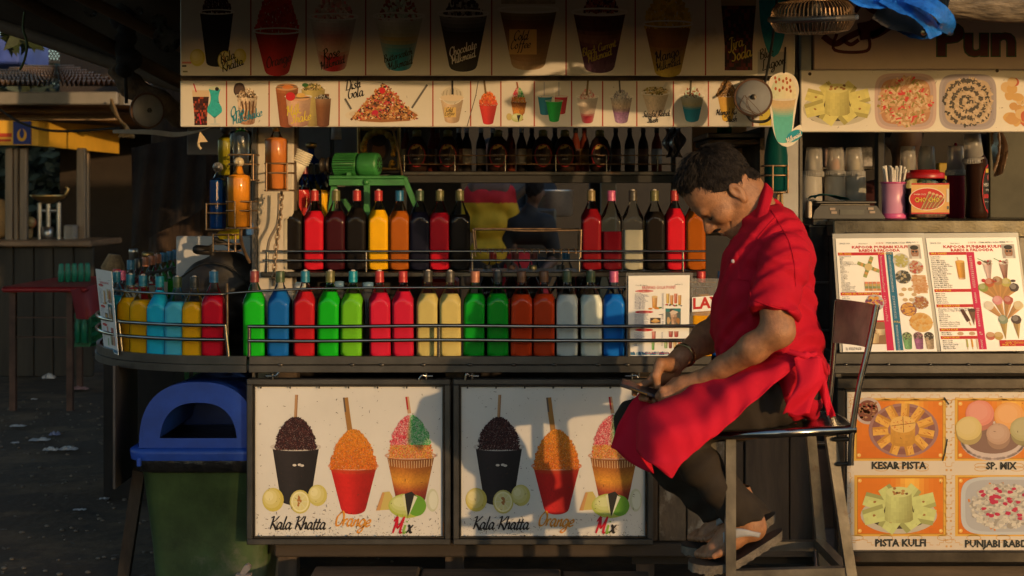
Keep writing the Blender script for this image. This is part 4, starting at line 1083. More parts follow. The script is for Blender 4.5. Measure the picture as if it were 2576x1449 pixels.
LQ=dict(green=(.01,.46,.015),blue=(.008,.12,.46),red=(.48,.012,.02),lime=(.16,.52,.02),pink=(.62,.015,.05),cream=(.66,.52,.18),dgreen=(.008,.4,.025),rust=(.8,.065,.012),white=(.84,.84,.8),white2=(.84,.87,.8),  # liquids of shaded bottles brightened to stand in for light missing there
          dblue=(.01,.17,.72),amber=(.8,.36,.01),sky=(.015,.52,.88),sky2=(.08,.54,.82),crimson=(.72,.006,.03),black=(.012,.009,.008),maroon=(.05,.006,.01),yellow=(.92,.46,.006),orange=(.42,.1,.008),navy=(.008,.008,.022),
          ruby=(.22,.006,.012),wine=(.13,.005,.012),grey=(.45,.42,.34),bright=(.66,.012,.03),teal=(.01,.38,.55),dorange=(.36,.09,.01),ered=(.5,.02,.02),clear=(.5,.5,.48))
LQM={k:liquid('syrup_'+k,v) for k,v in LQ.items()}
def bottle(x,y,z,lq,cap,label,group,level=.2225,bead=True,rz=0.0,s=1.0,lean=0.0):
 r=thing('syrup_bottle',label,'bottle',(x,y,z),group)
 r.rotation_euler=(0,lean,rz);r.scale=(s,s,s)
 def ch(n,me,par=r,m=None):
  o=bpy.data.objects.new(n,me);COL.objects.link(o);o.parent=par
  if m is not None:
   if not me.materials:me.materials.append(m)
   o.material_slots[0].link='OBJECT';o.material_slots[0].material=m
  return o
 ch('glass',ME_GLASS)
 if lq:ch('liquid',liq_mesh(level,LQM[lq]))
 c=ch('cap',ME_CAP0,r,CAPM[cap])
 if bead:ch('pourer_ball',ME_BEAD,c)
 return r
G1='syrup bottles in the front row of the counter'
YB=5.035
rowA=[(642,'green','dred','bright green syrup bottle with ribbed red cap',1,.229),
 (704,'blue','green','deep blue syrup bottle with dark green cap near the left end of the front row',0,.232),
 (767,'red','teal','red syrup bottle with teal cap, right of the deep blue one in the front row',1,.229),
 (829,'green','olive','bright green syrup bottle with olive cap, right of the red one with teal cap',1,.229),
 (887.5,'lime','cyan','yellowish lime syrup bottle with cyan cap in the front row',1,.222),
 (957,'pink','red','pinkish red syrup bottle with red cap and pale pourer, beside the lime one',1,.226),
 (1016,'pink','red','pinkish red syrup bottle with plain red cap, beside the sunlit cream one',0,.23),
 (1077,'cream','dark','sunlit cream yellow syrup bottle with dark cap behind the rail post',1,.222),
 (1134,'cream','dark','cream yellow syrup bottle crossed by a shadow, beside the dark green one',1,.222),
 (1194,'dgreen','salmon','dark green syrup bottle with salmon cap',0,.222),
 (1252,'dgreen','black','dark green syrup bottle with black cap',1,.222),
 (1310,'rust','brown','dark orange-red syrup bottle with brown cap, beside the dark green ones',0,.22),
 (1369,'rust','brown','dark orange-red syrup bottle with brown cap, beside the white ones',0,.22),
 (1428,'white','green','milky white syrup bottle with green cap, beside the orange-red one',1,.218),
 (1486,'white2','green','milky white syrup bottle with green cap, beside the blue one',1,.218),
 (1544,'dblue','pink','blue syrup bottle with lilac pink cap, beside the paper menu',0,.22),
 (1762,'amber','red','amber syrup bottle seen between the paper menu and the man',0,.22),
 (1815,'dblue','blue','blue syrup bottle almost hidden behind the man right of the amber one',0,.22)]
random.seed(12)
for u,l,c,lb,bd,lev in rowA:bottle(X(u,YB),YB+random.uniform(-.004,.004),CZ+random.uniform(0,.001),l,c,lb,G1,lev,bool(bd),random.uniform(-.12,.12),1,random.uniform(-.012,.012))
G2='syrup bottles on the upper shelf'
rowB=[(738.7,'black','gold','black syrup bottle with dull gold cap at the left end of the upper shelf',.226),(791,'bright','red','bright red syrup bottle with red cap beside the leftmost black one on the upper shelf',.224),
 (845.5,'maroon','olive','dark maroon syrup bottle with olive cap on the upper shelf',.224),(898,'black','red','black syrup bottle with red cap beside the yellow one on the upper shelf',.238),
 (952,'yellow','red','golden yellow syrup bottle with red cap on the upper shelf',.228),(1005,'orange','blue','dark orange syrup bottle with blue cap on the upper shelf',.224),
 (1056,'navy','green','blackish navy syrup bottle with olive green cap between orange and red ones',.221),(1106.5,'bright','olive','bright red syrup bottle with olive gold cap beside the wire rack end',.217),
 (1156.5,'black','olive','black syrup bottle with olive cap just left of the wire rack',.211),(1487,'ruby','gold','ruby red syrup bottle with gold cap just right of the wire rack',.232),
 (1538,'wine','pink','half empty wine red bottle with pink cap on the upper shelf',.146),(1592,'grey','dark','half empty greyish milky bottle with dark cap on the upper shelf',.152),
 (1646,'black','olive','black syrup bottle with olive cap between the greyish and the bright red one',.222),(1697,'bright','red','bright red syrup bottle with red cap in front of the man\'s forehead',.234),
 (1749,'orange','brown','translucent orange syrup bottle behind the man\'s nose',.224)]
for u,l,c,lb,lev in rowB:bottle(X(u,5.32),5.32+random.uniform(-.004,.004),SZ,l,c,lb,G2,lev,c not in ('pink','blue'),random.uniform(-.07,.07),.985)
G3='syrup bottles on the rounded counter end'
rowC=[(293,5.38,'teal','teal','teal syrup bottle half hidden behind the tilted paper menu',.21,1,.5),(306,5.5,'clear','pink','bottle with pink cap in the second line on the rounded end',.1,0,.4),(328,5.21,'yellow','teal','yellow-orange syrup bottle with teal cap, nearest the tilted paper menu',.215,1,.3),
 (360,5.15,'yellow','teal','yellow-orange syrup bottle with teal cap, left of the all sky-blue one',.21,1,.24),(402,5.09,'sky','cyan','all sky-blue syrup bottle with matching sky-blue cap',.25,0,.14),(446,5.065,'sky2','green','dull sky-blue syrup bottle with dark green cap',.21,1,.1),
 (489,5.05,'yellow','black','yellow-orange syrup bottle with black cap beside the crimson one',.21,1,.05),(538,5.03,'crimson','blue','crimson syrup bottle with blue cap at the right end of the rounded counter',.225,1,0),(294,5.62,'ered','red','bottle with bright red cap farthest left on the rounded end',.1,0,.3)]
for u,Y,l,c,lb,lev,bd,rz in rowC:bottle(X(u,Y),Y,CZ-(.012 if u<500 else 0),l,c,lb,G3,lev,bool(bd),-rz,1.0 if u>500 else .97)
G4='syrup bottles in the far line of the rounded counter end'
rowD=[(329,5.95,'clear','blue','first'),(349,6.0,'red','black','second'),(366,6.06,'clear','salmon','third'),(382,6.12,'ered','salmon','fourth'),(397,6.18,'white','salmon','fifth'),(412,6.24,'green','blue','sixth'),(428,6.3,'olive' if 0 else 'dgreen','blue','seventh'),(443,6.36,'clear','blue','eighth')]
for i,(u,Y,l,c,w) in enumerate(rowD):bottle(X(u,Y),Y,CZ+.012*i/3,l,c,f'{c} capped bottle, {w} from the left in the far line behind the rounded counter end',G4,.18,False,.4)
q=MB();q.tube([W(335,697,5.9),W(445,672,6.3)],.006,6);q.obj('bottle_rail',STEEL_DULL,ct)
# bottles in the dark below the upper shelf, and caps showing behind it
def pet(u,v_,Y,lb,m=None,s=1.0):
 r=thing('water_bottle',lb,'bottle',(X(u,Y),Y,CZ),'plastic water bottles below the upper shelf');c=r.location
 q=MB();R=.034*s;q.lathe([(R*.8,0),(R,.01),(R,.08),(R*.93,.085),(R,.09),(R,.14),(R*.93,.145),(R,.15),(R*.96,.175),(R*.7,.2),(.016,.215),(.014,.225)],20,c);q.obj('body',CLEARP,r)
 q=MB();q.lathe([(.0215,.222),(.0215,.243),(0,.245)],18,c);q.obj('cap',m or mat('cap_paleblue',(.16,.32,.55),.4),r)
pet(745,0,5.36,'clear water bottle with pale blue cap behind the deep blue syrup bottle');pet(755,0,5.28,'clear bottle with white cap in front of the pale blue capped one',mat('cap_white',(.7,.68,.64),.4),.8)
pet(853,0,5.42,'clear water bottle with pale blue cap half hidden by the bright green bottle');pet(925,0,5.36,'clear water bottle with pale blue cap between the lime and pinkish red bottles')
q=MB();q.box(X(880,5.62),5.62,CZ,X(1150,5.62),5.84,Z(702,5.62),.012);tag(q.obj('red_box',mat('red_plastic_box',(.35,.015,.02),.4)),'red plastic box in the dark under the upper shelf','box')
for i,(u,l) in enumerate(((1226,'maroon'),(1286,'red'),(1340,'ered'),(1410,'black'),(1478,'wine'),(1520,'maroon'),(680,'clear'),(1590,'black'))):
 bottle(X(u,5.5),5.5,CZ,l,('dark','brown','olive')[i%3],['bottle of dark syrup behind the black capped dark green one','tall red bottle glimpsed behind the dark green and orange-red ones','red bottle glimpsed between the two orange-red ones','dark bottle glimpsed behind the first milky white one','wine coloured bottle glimpsed between the milky white ones','dark bottle glimpsed behind the blue one beside the paper menu','clear bottle glimpsed behind the green one at the gap','dark bottle hidden behind the paper menu'][i],'bottles below the upper shelf',.17,False)
for i,(u,c) in enumerate(((1240,'red'),(1296,'dred'),(1343,'dred'),(1424,'blue'),(1472,'green'))):
 bottle(X(u,5.9),5.9,SZ-.302+.055,'black',c,['bright red','dark red, second','dark red, third','navy blue','dark green'][i]+' cap of a bottle rising behind the upper shelf under the wire rack','bottles behind the upper shelf',.2,True)
q=MB();q.box(X(1180,5.9),5.82,0,X(1500,5.9),6.0,SZ-.25);tag(q.obj('rear_bench',WALLD),'dark rear bench hidden below the wire rack','bench')
# wire rack on the shelf
wr=thing('wire_rack','wire rack of thin rusty rods on the upper shelf between the bottles','rack',W(1325,632,5.22))
q=MB()
A_,B_=W(1190,578,5.2),W(1462,579,5.2);C_,D_=W(1196,632,5.2),W(1460,634,5.2);back=Vector((0,.2,.0))
q.tube(catmull([A_,W(1260,578,5.2),W(1330,581,5.2),B_],5),.0032,6);q.tube([A_+back,B_+back],.0032,6);q.tube([C_,D_],.0032,6);q.tube([C_+back,D_+back],.0032,6)
for a,c in ((A_,C_),(B_,D_)):q.tube([a,c+Vector((0,0,-.02))],.0035,6);q.tube([a+back,c+back],.0032,6);q.tube([a,a+back],.0032,6)
q.obj('frame',RUSTWIRE,wr);q=MB()
for i in range(14):
 u=1208+i*18.5;a=W(u,631,5.2);q.tube([a+Vector((0,-.004,-.01)),a+Vector((0,-.004,.004)),a+back],.0026,5)
q.obj('cross_rods',RUSTWIRE,wr)

# ------------------------------------------------------------------ paper menus on the counter
def flatpaper(name,lb,cat,tl,tr,br,bl,m=PAPER,t=.002):
 tl,tr,br,bl=(Vector(p_) for p_ in (tl,tr,br,bl));n=(tr-tl).cross(bl-tl).normalized()
 n=n if n.y<0 else-n
 r=thing(name,lb,cat,(bl+br)/2);q=MB();q.add([tl,tr,br,bl,tl-n*t,tr-n*t,br-n*t,bl-n*t],[(3,2,1,0),(4,5,6,7),(0,1,5,4),(2,3,7,6),(1,2,6,5),(3,0,4,7)]);q.obj('sheet',m,r)
 return r,quad_map(tl,tr,br,bl,n,.0003)
LAM=clear_mat('laminate',(.9,.9,.9),.12,.1)
def list_col(p,rows,a,b,da,size,col,spacing=1.0,**k):return p.text('\n'.join(rows),a,b,size,col,3,spacing=spacing,**k)
class PrintA(Print):
 """print laid out in units of one sheet: a across, b down; asp is height over width"""
 def __init__(s,mp,asp):super().__init__(lambda u,v,k:mp(u,v/asp,k))
 def at(s,b):return b
def brij(mp,asp,par,small=False):
 p=PrintA(mp,asp);A=asp
 red,blu,blk=(.5,.01,.015),(.03,.06,.2),(.05,.05,.06)
 p.text('BRIJWASI GOLA POINT',.5,.168*A-.0,.075,red,3,'CENTER',.55,bold=.02);p.text('Prop. M R Sharma',.12,.125*A,.026,blk,3,bold=.01);p.text('Stall No.12',.76,.12*A,.028,blk,3,bold=.01)
 for b,t in ((.192,'THICK MILKSHAKE'),(.452,'DISH GOLA'),(.675,'SODA')):p.ell(.26,b*A,.15,.017*A,red,2,24);p.text(t,.26,(b+.009)*A,.032,(.75,.6,.58),4,'CENTER',bold=.01)
 L1=['Cold Coffee','Chocolate Milk Shake','Butterscotch Milk Shake','Rose Milk Shake','Vanilla Milk Shake','Thandai Milk Shake','Strawberry Milk Shake','Mango Milk Shake','Sitafal Milk Shake','Badam Milk Shake','Kitkat Milk Shake','Oreo Milk Shake','Kesar Milk Shake']
 L2=['Brijwasi Spl. Dish Gola','Shahi Gulab Dish Gola','Badshahi Dish Gola','Chocolate Dish Gola','Butterscotch Dish Gola','Sada Dish Gola','Kala Khatta Dish Gola','Kachi Kairi Dish Gola','Orange Dish Gola','Strawberry Dish Gola']
 L3=['Lemon Soda','Jeera Soda','Kokam Soda','Kala Khatta Soda','Orange Soda','Kachi Kairi Soda','Mint Mojito Soda','Blue Lagoon','Soda','Pulp','4 Berry']
 for L,b0,b1,pr_ in ((L1,.23,.43,['130']*3+['130']*6+['140']*4),(L2,.485,.64,['250','230','200','180','160','','140','140','140','140']),(L3,.715,.89,['60']*11)):
  st_=(b1-b0)/len(L)*A
  for i,(t,c) in enumerate(zip(L,pr_)):
   p.text('\u2022 '+t,.09,b0*A+st_*i,.024,blu,3,bold=.012);p.text(c,.545,b0*A+st_*i,.024,blu,3,bold=.012)
 def glass(a,b,w,h,c,k=3):pic_cup(p,a,b*A,(b+h)*A,w,w*.8,[(0,mixc(c,(.7,.6,.5),.3)),(1,c)],k,.08,nu=6,nv=8,rim=None)
 glass(.43,.27,.09,.13,(.62,.3,.05));p.ell(.43,.265*A,.05,.015*A,(.6,.45,.25),5);p.ell(.36,.412*A,.035,.012*A,(.55,.22,.03),5);p.ell(.47,.405*A,.05,.014*A,(.55,.2,.02),4);p.ell(.52,.4*A,.03,.01*A,(.05,.2,.04),5)
 for i,c in enumerate(((.62,.42,.08),(.6,.25,.05),(.55,.12,.06),(.6,.3,.05))):glass(.645+i*.065,.225+.02*(i%2),.055,.12,c)
 for i in range(14):p.ell(.62+random.random()*.26,(.36+random.random()*.025)*A,.016,.008*A,random.choice([(.5,.02,.03),(.06,.2,.04),(.04,.04,.1)]),5,8)
 p.rect(.61,.41*A,.86,.615*A,(.08,.11,.11),3);p.rect(.61,.41*A,.86,.45*A,(.02,.18,.2),4);p.ell(.71,.435*A,.035,.02*A,(.06,.04,.03),6);pic_cup(p,.745,.47*A,.6*A,.11,.08,[(0,(.6,.45,.35)),(.5,(.35,.2,.12)),(1,(.5,.35,.25))],5,.08,nu=6,nv=6,rim=None,jitq=.3);p.ell(.745,.46*A,.06,.025*A,(.6,.5,.42),7,10,.2);p.ell(.66,.56*A,.03,.04*A,(.5,.33,.16),5,9,.3);p.ell(.82,.56*A,.03,.04*A,(.35,.16,.05),5,9,.3)
 p.rect(.36,.525*A,.53,.595*A,(.05,.04,.04),3);p.ell(.445,.565*A,.07,.02*A,(.55,.3,.08),4,12,.1);p.ell(.445,.55*A,.04,.02*A,(.6,.4,.15),5,10,.2)
 p.line([(.5,.488*A),(.53,.484*A),(.57,.49*A),(.55,.486*A)],.01,blk,4)
 glass(.42,.69,.07,.1,(.55,.15,.14));glass(.7,.69,.075,.07,(.35,.02,.03));glass(.79,.69,.075,.07,(.4,.03,.03));glass(.41,.83,.05,.09,(.12,.4,.1))
 for i,c in enumerate(((.3,.45,.22),(.2,.02,.04),(.6,.42,.2),(.6,.15,.12))):glass(.62+i*.075,.79,.06,.11,c)
 for i in range(60):
  a=random.random();p.poly([(a,.985*A),(min(1,a+.05),.985*A),(min(1,a+.03),(.94+random.random()*.015)*A),(a,(.945+random.random()*.015)*A)],random.choice([(.03,.16,.3),(.08,.28,.42),(.3,.45,.52),(.02,.1,.22)]),3+i*.01)
 p.text('Gola Parcel Available',.48,.972*A,.05,(.45,.01,.05),6,'CENTER',.4,bold=.015)
 p.obj('print',par)
random.seed(31)
m1,mp1=flatpaper('paper_menu','white paper menu headed BRIJWASI GOLA POINT standing behind the front rails','menu',W(1581,694,4.985),W(1735,692,4.985),W(1733,896,4.975),W(1580,896,4.975))
brij(mp1,204/154,m1)
q=MB();a_,b_=W(1575,686,4.99),W(1743,896,4.99);q.box(a_.x,4.99,b_.z,b_.x,4.991,a_.z);q.obj('laminate_sleeve',LAM,m1)
m2,mp2=flatpaper('paper_menu','tilted white paper menu at the far left of the rounded counter end','menu',W(240,676,5.32),W(280,683,5.15),W(297,893,5.10),W(262,880,5.27))
brij(mp2,2.1,m2)
m3,mp3=flatpaper('paper_sign','white strip sign with red letters LAY, cut off by the man\'s chest','sign',W(1741,748,4.982),W(1850,739,4.982),W(1850,777,4.979),W(1741,785,4.979))
p=PrintA(mp3,.34);p.text('LAY',.01,.27,.35,(.45,.012,.012),3,bold=.1);p.obj('lettering',m3)
q=MB();q.box(X(1736,5.02),4.985,Z(793,5.0),X(1850,5.0),4.986,Z(700,5.0));tag(q.obj('plastic_sleeve',LAM),'clear plastic sleeve hanging behind the LAY sign','sleeve')
# ------------------------------------------------------------------ posts, hung bottles, machine, things inside the stall
def boxthing(name,lb,cat,u0,v0,u1,v1,Y,dep,m,b=.004,group=None):
 q=MB();q.box(X(u0,Y),Y,Z(v1,Y),X(u1,Y),Y+dep,Z(v0,Y),b);return tag(q.obj(name,m),lb,cat,group)
ps=thing('stall_post','pale worn plaster post with a dark metal edge at the left side of the stall','post',(X(690,5.28),5.28,0))
q=MB();q.box(X(646,5.28),5.28,0,X(738,5.28),5.36,2.2,.006);q.obj('plaster_face',PLASTER,ps)
q=MB();q.box(X(633,5.27),5.27,0,X(645.5,5.27),5.33,2.2,.003);q.obj('metal_edge',mat('dark_metal_angle',(.12,.11,.1),.5,.6,.3,6),ps)
q=MB();q.box(X(738.5,5.3),5.30,SZ,X(746,5.3),5.36,2.2);q.obj('batten',WOOD,ps)
q=MB();q.tube(catmull([W(702,485,5.2),W(698,560,5.2),W(676,610,5.2),W(668,690,5.22)],8),.0055,7);tag(q.obj('water_hose',mat('grey_hose',(.2,.17,.14),.6)),'thin grey hose curving down the plaster post beside the chain','hose')
# chain
q=MB();lk=thing('hanging_chain','rusty link chain hanging in front of the plaster post','chain',W(690,715,5.1))
cm_=mat('rusty_chain',(.34,.24,.15),.45,.7,.4,30)
P_=catmull([W(709,478,5.12),W(705,540,5.1),W(697,600,5.1),W(692,650,5.1),W(688,716,5.1)],10)
tot=[0]
for a,b in zip(P_,P_[1:]):tot.append(tot[-1]+(Vector(b)-Vector(a)).length)
n=19
for i in range(n):
 d=tot[-1]*(i+.5)/n;j=max(k for k in range(len(tot)) if tot[k]<=d);j=min(j,len(P_)-2);t=(d-tot[j])/(tot[j+1]-tot[j]);c=Vector(P_[j]).lerp(Vector(P_[j+1]),t);ax=(Vector(P_[j+1])-Vector(P_[j])).normalized()
 sd=Vector((.85,.5,0)) if i%2 else Vector((-.5,.85,0));L_=tot[-1]/n*.68;pts=[c+ax*L_*math.cos(k*math.pi/6)+sd*.0075*math.sin(k*math.pi/6) for k in range(12)]
 q=MB();q.tube(pts,.0031,6,True);q.obj('chain_link',cm_,lk)
# hung round bottles in wire cages
def cage(u0,u1,vr,vb,Y,lb,rods,dep=.075):
 r=thing('wire_cage',lb,'bottle holder',W((u0+u1)/2,vb,Y+dep/2),'wire bottle cages on the stall posts')
 x0,x1=X(u0,Y),X(u1,Y)
 for v in list(vr)+[vb]:
  z=Z(v,Y);q=MB();rad=.018
  pts=[(x0,Y+dep,z),(x0,Y+rad,z),(x0+rad*.3,Y+rad*.3,z),(x0+rad,Y,z),(x1-rad,Y,z),(x1-rad*.3,Y+rad*.3,z),(x1,Y+rad,z),(x1,Y+dep,z)]
  q.tube(pts,.0032,6);q.obj('hoop',RUSTWIRE,r)
 for u in rods:q=MB();q.tube([W(u,vr[0]-1,Y-.003),W(u,vb+1,Y-.003)],.0034,6);q.obj('rod',RUSTWIRE,r)
 q=MB();q.box(x0+.004,Y+.002,Z(vb,Y)-.002,x1-.004,Y+dep,Z(vb,Y)+.0015);q.obj('base_plate',STEEL_RUST,r)
 return r
COWP=mat('cow_print_ball',(.62,.5,.3),.3,0,.05,20,col2=(.02,.015,.012),c2amt=.47,coat=.5)
COWP2=mat('cow_print_ball_dark',(.3,.3,.3),.3,0,.05,20,col2=(.02,.02,.02),c2amt=.5,coat=.5)
def hung(u,vb,vs,vn,vt,w,Y,m,lb,ball=None,stopper=None,sq=False):
 """vb base, vs shoulder, vn neck top, w body width in measuring units"""
 r=thing('round_bottle',lb,'bottle',W(u,vb,Y),'round syrup bottles hung in wire cages');s_=Y/F;R=w/2*s_;h=lambda v:(vb-v)*s_
 pf=[(R*.9,0),(R,.006),(R,h(vs)-.006),(R*.97,h(vs)),(R*.6,h(vs)+.006),(R*.44,h(vs)+.014),(R*.36,h(vn)-.012),(R*.3,h(vn))]
 c=W(u,vb,Y)
 q=MB();q.lathe(pf,14 if not sq else 8,c,smooth=not sq);q.obj('glass',GLASS,r)
 q=MB();lv=pf if not vt else [x for x in pf if x[1]<h(vt)];q.lathe([(max(.002,a-.002),b+.001) for a,b in lv]+[(0,lv[-1][1]+.001)],14 if not sq else 8,c,smooth=not sq);q.obj('liquid',m,r)
 if ball:q=MB();q.ball(W(u,vn-9,Y),13*s_,18,12);q.obj('ball_stopper',ball,r)
 if stopper:q=MB();q.lathe([(R*.34,h(vn)-.004),(R*.36,h(vn)+.012),(0,h(vn)+.014)],14,c);q.obj('stopper',stopper,r)
 return r
hung(601,572,444,417,0,59,4.98,liquid('mango_syrup',(.72,.25,.02)),'sunlit mango orange round bottle with black and white ball stopper in a wire cage',COWP)
cage(567,637,(507,530),574,4.945,'wire cage round the mango orange bottle with ball stopper',(591,631))
hung(548,576,453,430,447,42,5.06,liquid('blue_syrup',(.004,.06,.26)),'shaded blue bottle with grey and black ball stopper in a wire cage',COWP2,sq=True)
cage(516,566,(513,536),578,5.02,'wire cage round the shaded blue bottle',(519,),.08)
hung(606,451,332,318,347,56,5.06,liquid('green_syrup',(.01,.2,.015)),'tall green bottle right under the lower sign, above the mango orange one',None,DARK)
cage(573,641,(389,413),453,5.02,'wire cage round the tall green bottle',(637,),.08)
hung(568,442,350,334,0,40,5.16,liquid('olive_syrup',(.28,.22,.01)),'olive yellow bottle half hidden behind the tall green one',mat('dark_ball',(.05,.04,.03),.3),None)
hung(695,477,351,328,341,57,5.0,liquid('peach_syrup',(.56,.17,.035)),'peach orange round bottle in a wire cage in front of the plaster post',None,mat('brass_stopper',(.4,.25,.08),.3,.8))
cage(664,733,(411,435),479,4.962,'wire cage round the peach orange bottle',(670,722),.08)
hb_=[(0,0),(6,-8),(4,-16),(-4,-20),(-1,-27),(-7,-33),(-2,-40),(1,-50),(8,-62),(20,-76),(36,-84),(52,-82),(66,-70),(72,-52),(70,-30),(60,-18),(56,0),(56,12),(8,12)]
q=MB();q.prism([(545+a,590+b) for a,b in hb_],0,.06,lambda a,b,d:W(a,b,5.1)+Vector((0,d,0)))
fb=thing('figural_bottle','yellow bottle shaped like a face in profile, below the blue and orange bottles','bottle',W(575,602,5.12));q.obj('body',liquid('yellow_head_glass',(.36,.28,.012)),fb)
q=MB();q.tube(catmull([W(562,560,5.097),W(572,548,5.095),W(570,536,5.096)],4),.006,6);q.tube([W(556,552,5.097),W(566,546,5.096)],.004,6);q.obj('face_relief',MATS['yellow_head_glass'],fb)
cage(533,597,(590,614),632,5.08,'lower wire cage under the yellow face bottle',(536,592,575),.07)
q=MB();q.tube(catmull([W(607,576,4.99),W(606,600,5.0),W(614,630,5.05),W(628,660,5.1)],6),.006,7);tag(q.obj('bent_rod',RUSTWIRE),'bent rusty rod curving down from the mango orange bottle cage to the bag','rod')
q=MB();q.add([W(503,330,5.0),W(497,358,5.0),W(523,357,5.02),W(503,330,5.004),W(497,358,5.004),W(523,357,5.024)],[(0,1,2),(5,4,3),(0,3,4,1),(1,4,5,2),(2,5,3,0)]);q.tube([W(499,357,5),W(500,368,5),W(506,375,5)],.005,6);tag(q.obj('paper_pennant',mat('torn_cream_paper',(.55,.42,.25),.7)),'torn cream paper scrap hanging under the left end of the lower sign','paper')
boxthing('white_board','white board standing behind the black backpack, with sunlit patches','board',443,594,632,730,5.75,.012,mat('blank_board',(.5,.5,.5),.5,0,.04,4))
boxthing('grey_screen','grey sheet hung above the white board under the lower sign','screen',470,322,632,390,5.9,.01,mat('grey_sheet',(.22,.2,.19),.7,0,.2,5))
boxthing('blue_box','small blue box peeping out beside the mango orange bottle cage','box',618,560,632,592,5.2,.05,mat('box_blue',(.03,.12,.35),.5))
# backpack
f=Field((-1.32,5.3,.82),(-.82,5.72,1.3),.009)
bx,bz=X(552,5.5),Z(760,5.5)
f.ell((bx+.01,5.52,bz-.0),(.19,.1,.17),.03);f.ell((bx+.03,5.5,bz+.11),(.13,.08,.085),.05);f.ell((bx-.02,5.42,bz-.05),(.11,.08,.1),.03)
f.chain([(bx-.05,5.47,bz+.2),(bx+.0,5.46,bz+.235),(bx+.07,5.47,bz+.21)],[.014]*3,.012);f.ell((bx-.06,5.45,bz+.195),(.04,.03,.02),.02)
f.wobble(lambda x,y,z:.006*np.sin(38*x+22*z+5*np.sin(20*z))+.005*np.sin(50*z-30*x))
bp=thing('backpack','black backpack set down behind the bottles on the rounded counter end','bag',(bx,5.5,CZ))
f.obj('bag_body',mat('black_nylon',(.014,.011,.009),.6,0,.3,20,.2,200),bp,None,2)
q=MB();q.tube(catmull([(bx-.13,5.42,bz+.1),(bx-.03,5.385,bz+.155),(bx+.08,5.39,bz+.13),(bx+.15,5.42,bz+.03)],6),.004,6);q.obj('zip',DARK,bp)
q=MB();q.tube(catmull([(bx+.14,5.44,bz+.13),(bx+.17,5.40,bz+.0),(bx+.12,5.38,bz-.14)],6),[.012]*13,6);q.obj('strap',BLACKRUB,bp)
# steel tins behind the rounded end
for i,(u,v0,v1,r,m,lb) in enumerate(((336,626,700,11,alum,'tall shiny tin with lid behind the rounded counter end'),(372,634,700,14,brass,'short brass lidded tin behind the rounded counter end'),(412,636,700,19,brass,'wide brass lidded tin beside the white board'))):
 Y=6.9;s_=Y/F;q=MB();q.lathe([(r*s_,0),(r*s_,(v1-v0-12)*s_),(r*s_*1.06,(v1-v0-11)*s_),(r*1.06*s_,(v1-v0-3)*s_),(r*.9*s_,(v1-v0)*s_),(0,(v1-v0)*s_)],18,W(u,v1,Y));tag(q.obj('lidded_tin',m),lb,'tin')
q=MB();q.box(X(290,6.9),6.7,0,X(460,6.9),7.3,Z(701,6.9));tag(q.obj('rear_table',WALLD),'dark table carrying the tins behind the rounded counter end','table')
q=MB();q.tube([W(288,640,7),W(284,670,7),W(292,720,7)],[.03,.06,.04],10);tag(q.obj('straw_bundle',mat('straw',(.3,.2,.1),.9,0,.4,30)),'blurred pale bundle standing left of the tins','bundle')
# paper cup stack, blue flask, thread cone, portrait
def cupstack(u,v,Y,tilt,h,r,n,m,lb,name='paper_cup',taper=.72,rimh=.008,up=False):
 r_=thing(name,lb,'cup',W(u,v,Y));M=Matrix.Translation(W(u,v,Y))@Matrix.Rotation(math.radians(tilt),4,'Y')
 q=MB();pf=[(r*taper,0),(r,h)];pf=pf if up else [(r,0),(r*taper,h)]
 q.lathe(pf+[(0,h-.001 if not up else h-.01)],28,M=M);q.obj('wall',m,r_)
 q=MB()
 for i in range(n):z=i*rimh if not up else h-i*rimh;q.lathe([(r*.99,z),(r*1.07,z+rimh*.15),(r*1.07,z+rimh*.7),(r*.97,z+rimh*.85)],28,M=M)
 q.obj('rims',m,r_);return r_
cupstack(734,452,5.33,24,.11,.034,6,mat('white_card',(.72,.66,.52),.6),'stack of white paper cups tilted against the plaster post',up=True)
fl=thing('blue_flask','round deep blue flask bottle with cork behind the paper cups','bottle',W(783,470,5.75))
q=MB();s_=5.75/F;q.lathe([(20*s_,0),(34*s_,14*s_),(38*s_,38*s_),(30*s_,62*s_),(12*s_,78*s_),(8*s_,84*s_),(8*s_,104*s_)],24,W(783,474,5.75));q.obj('glass',liquid('deep_blue',(.006,.02,.12)),fl)
q=MB();q.lathe([(9*s_,100*s_),(14*s_,106*s_),(14*s_,114*s_),(0,116*s_)],16,W(783,474,5.75));q.obj('stopper',brass,fl)
q=MB();q.lathe([(14*5.6/F,0),(11*5.6/F,46*5.6/F),(0,46*5.6/F)],18,W(846,351,5.6));tag(q.obj('thread_cone',mat('white_thread',(.5,.48,.46),.8,0,.1,60,.4,200,stretch=(.2,.2,4))),'white cone of thread hanging under the lower sign','thread')
boxthing('inner_wall_board','grey inner wall board behind the motor, left part of the stall','board',738,300,905,470,6.3,.02,mat('grey_inner_wall',(.2,.18,.16),.8,0,.2,5))
boxthing('wall_upright','dark upright fixed to the grey inner wall board','upright',828,300,838,470,6.2,.04,DARK)
pf=thing('framed_portrait','small gilt framed portrait with flower garlands on a dark ground','picture',W(953,430,6.0))
gilt=mat('gilt_frame',(.4,.25,.07),.4,.5,.3,20)
for bx_ in ((898,318,906,428),(999,318,1007,428),(907,318,998,328),(907,420,998,428)):q=MB();q.box(X(bx_[0],6),6.0,Z(bx_[3],6),X(bx_[2],6),6.03,Z(bx_[1],6),.004);q.obj('frame_bar',gilt,pf)
q=MB();q.box(X(906,6),6.02,Z(421,6),X(999,6),6.03,Z(327,6));q.obj('backing',mat('dim_print',(.06,.055,.07),.4),pf)
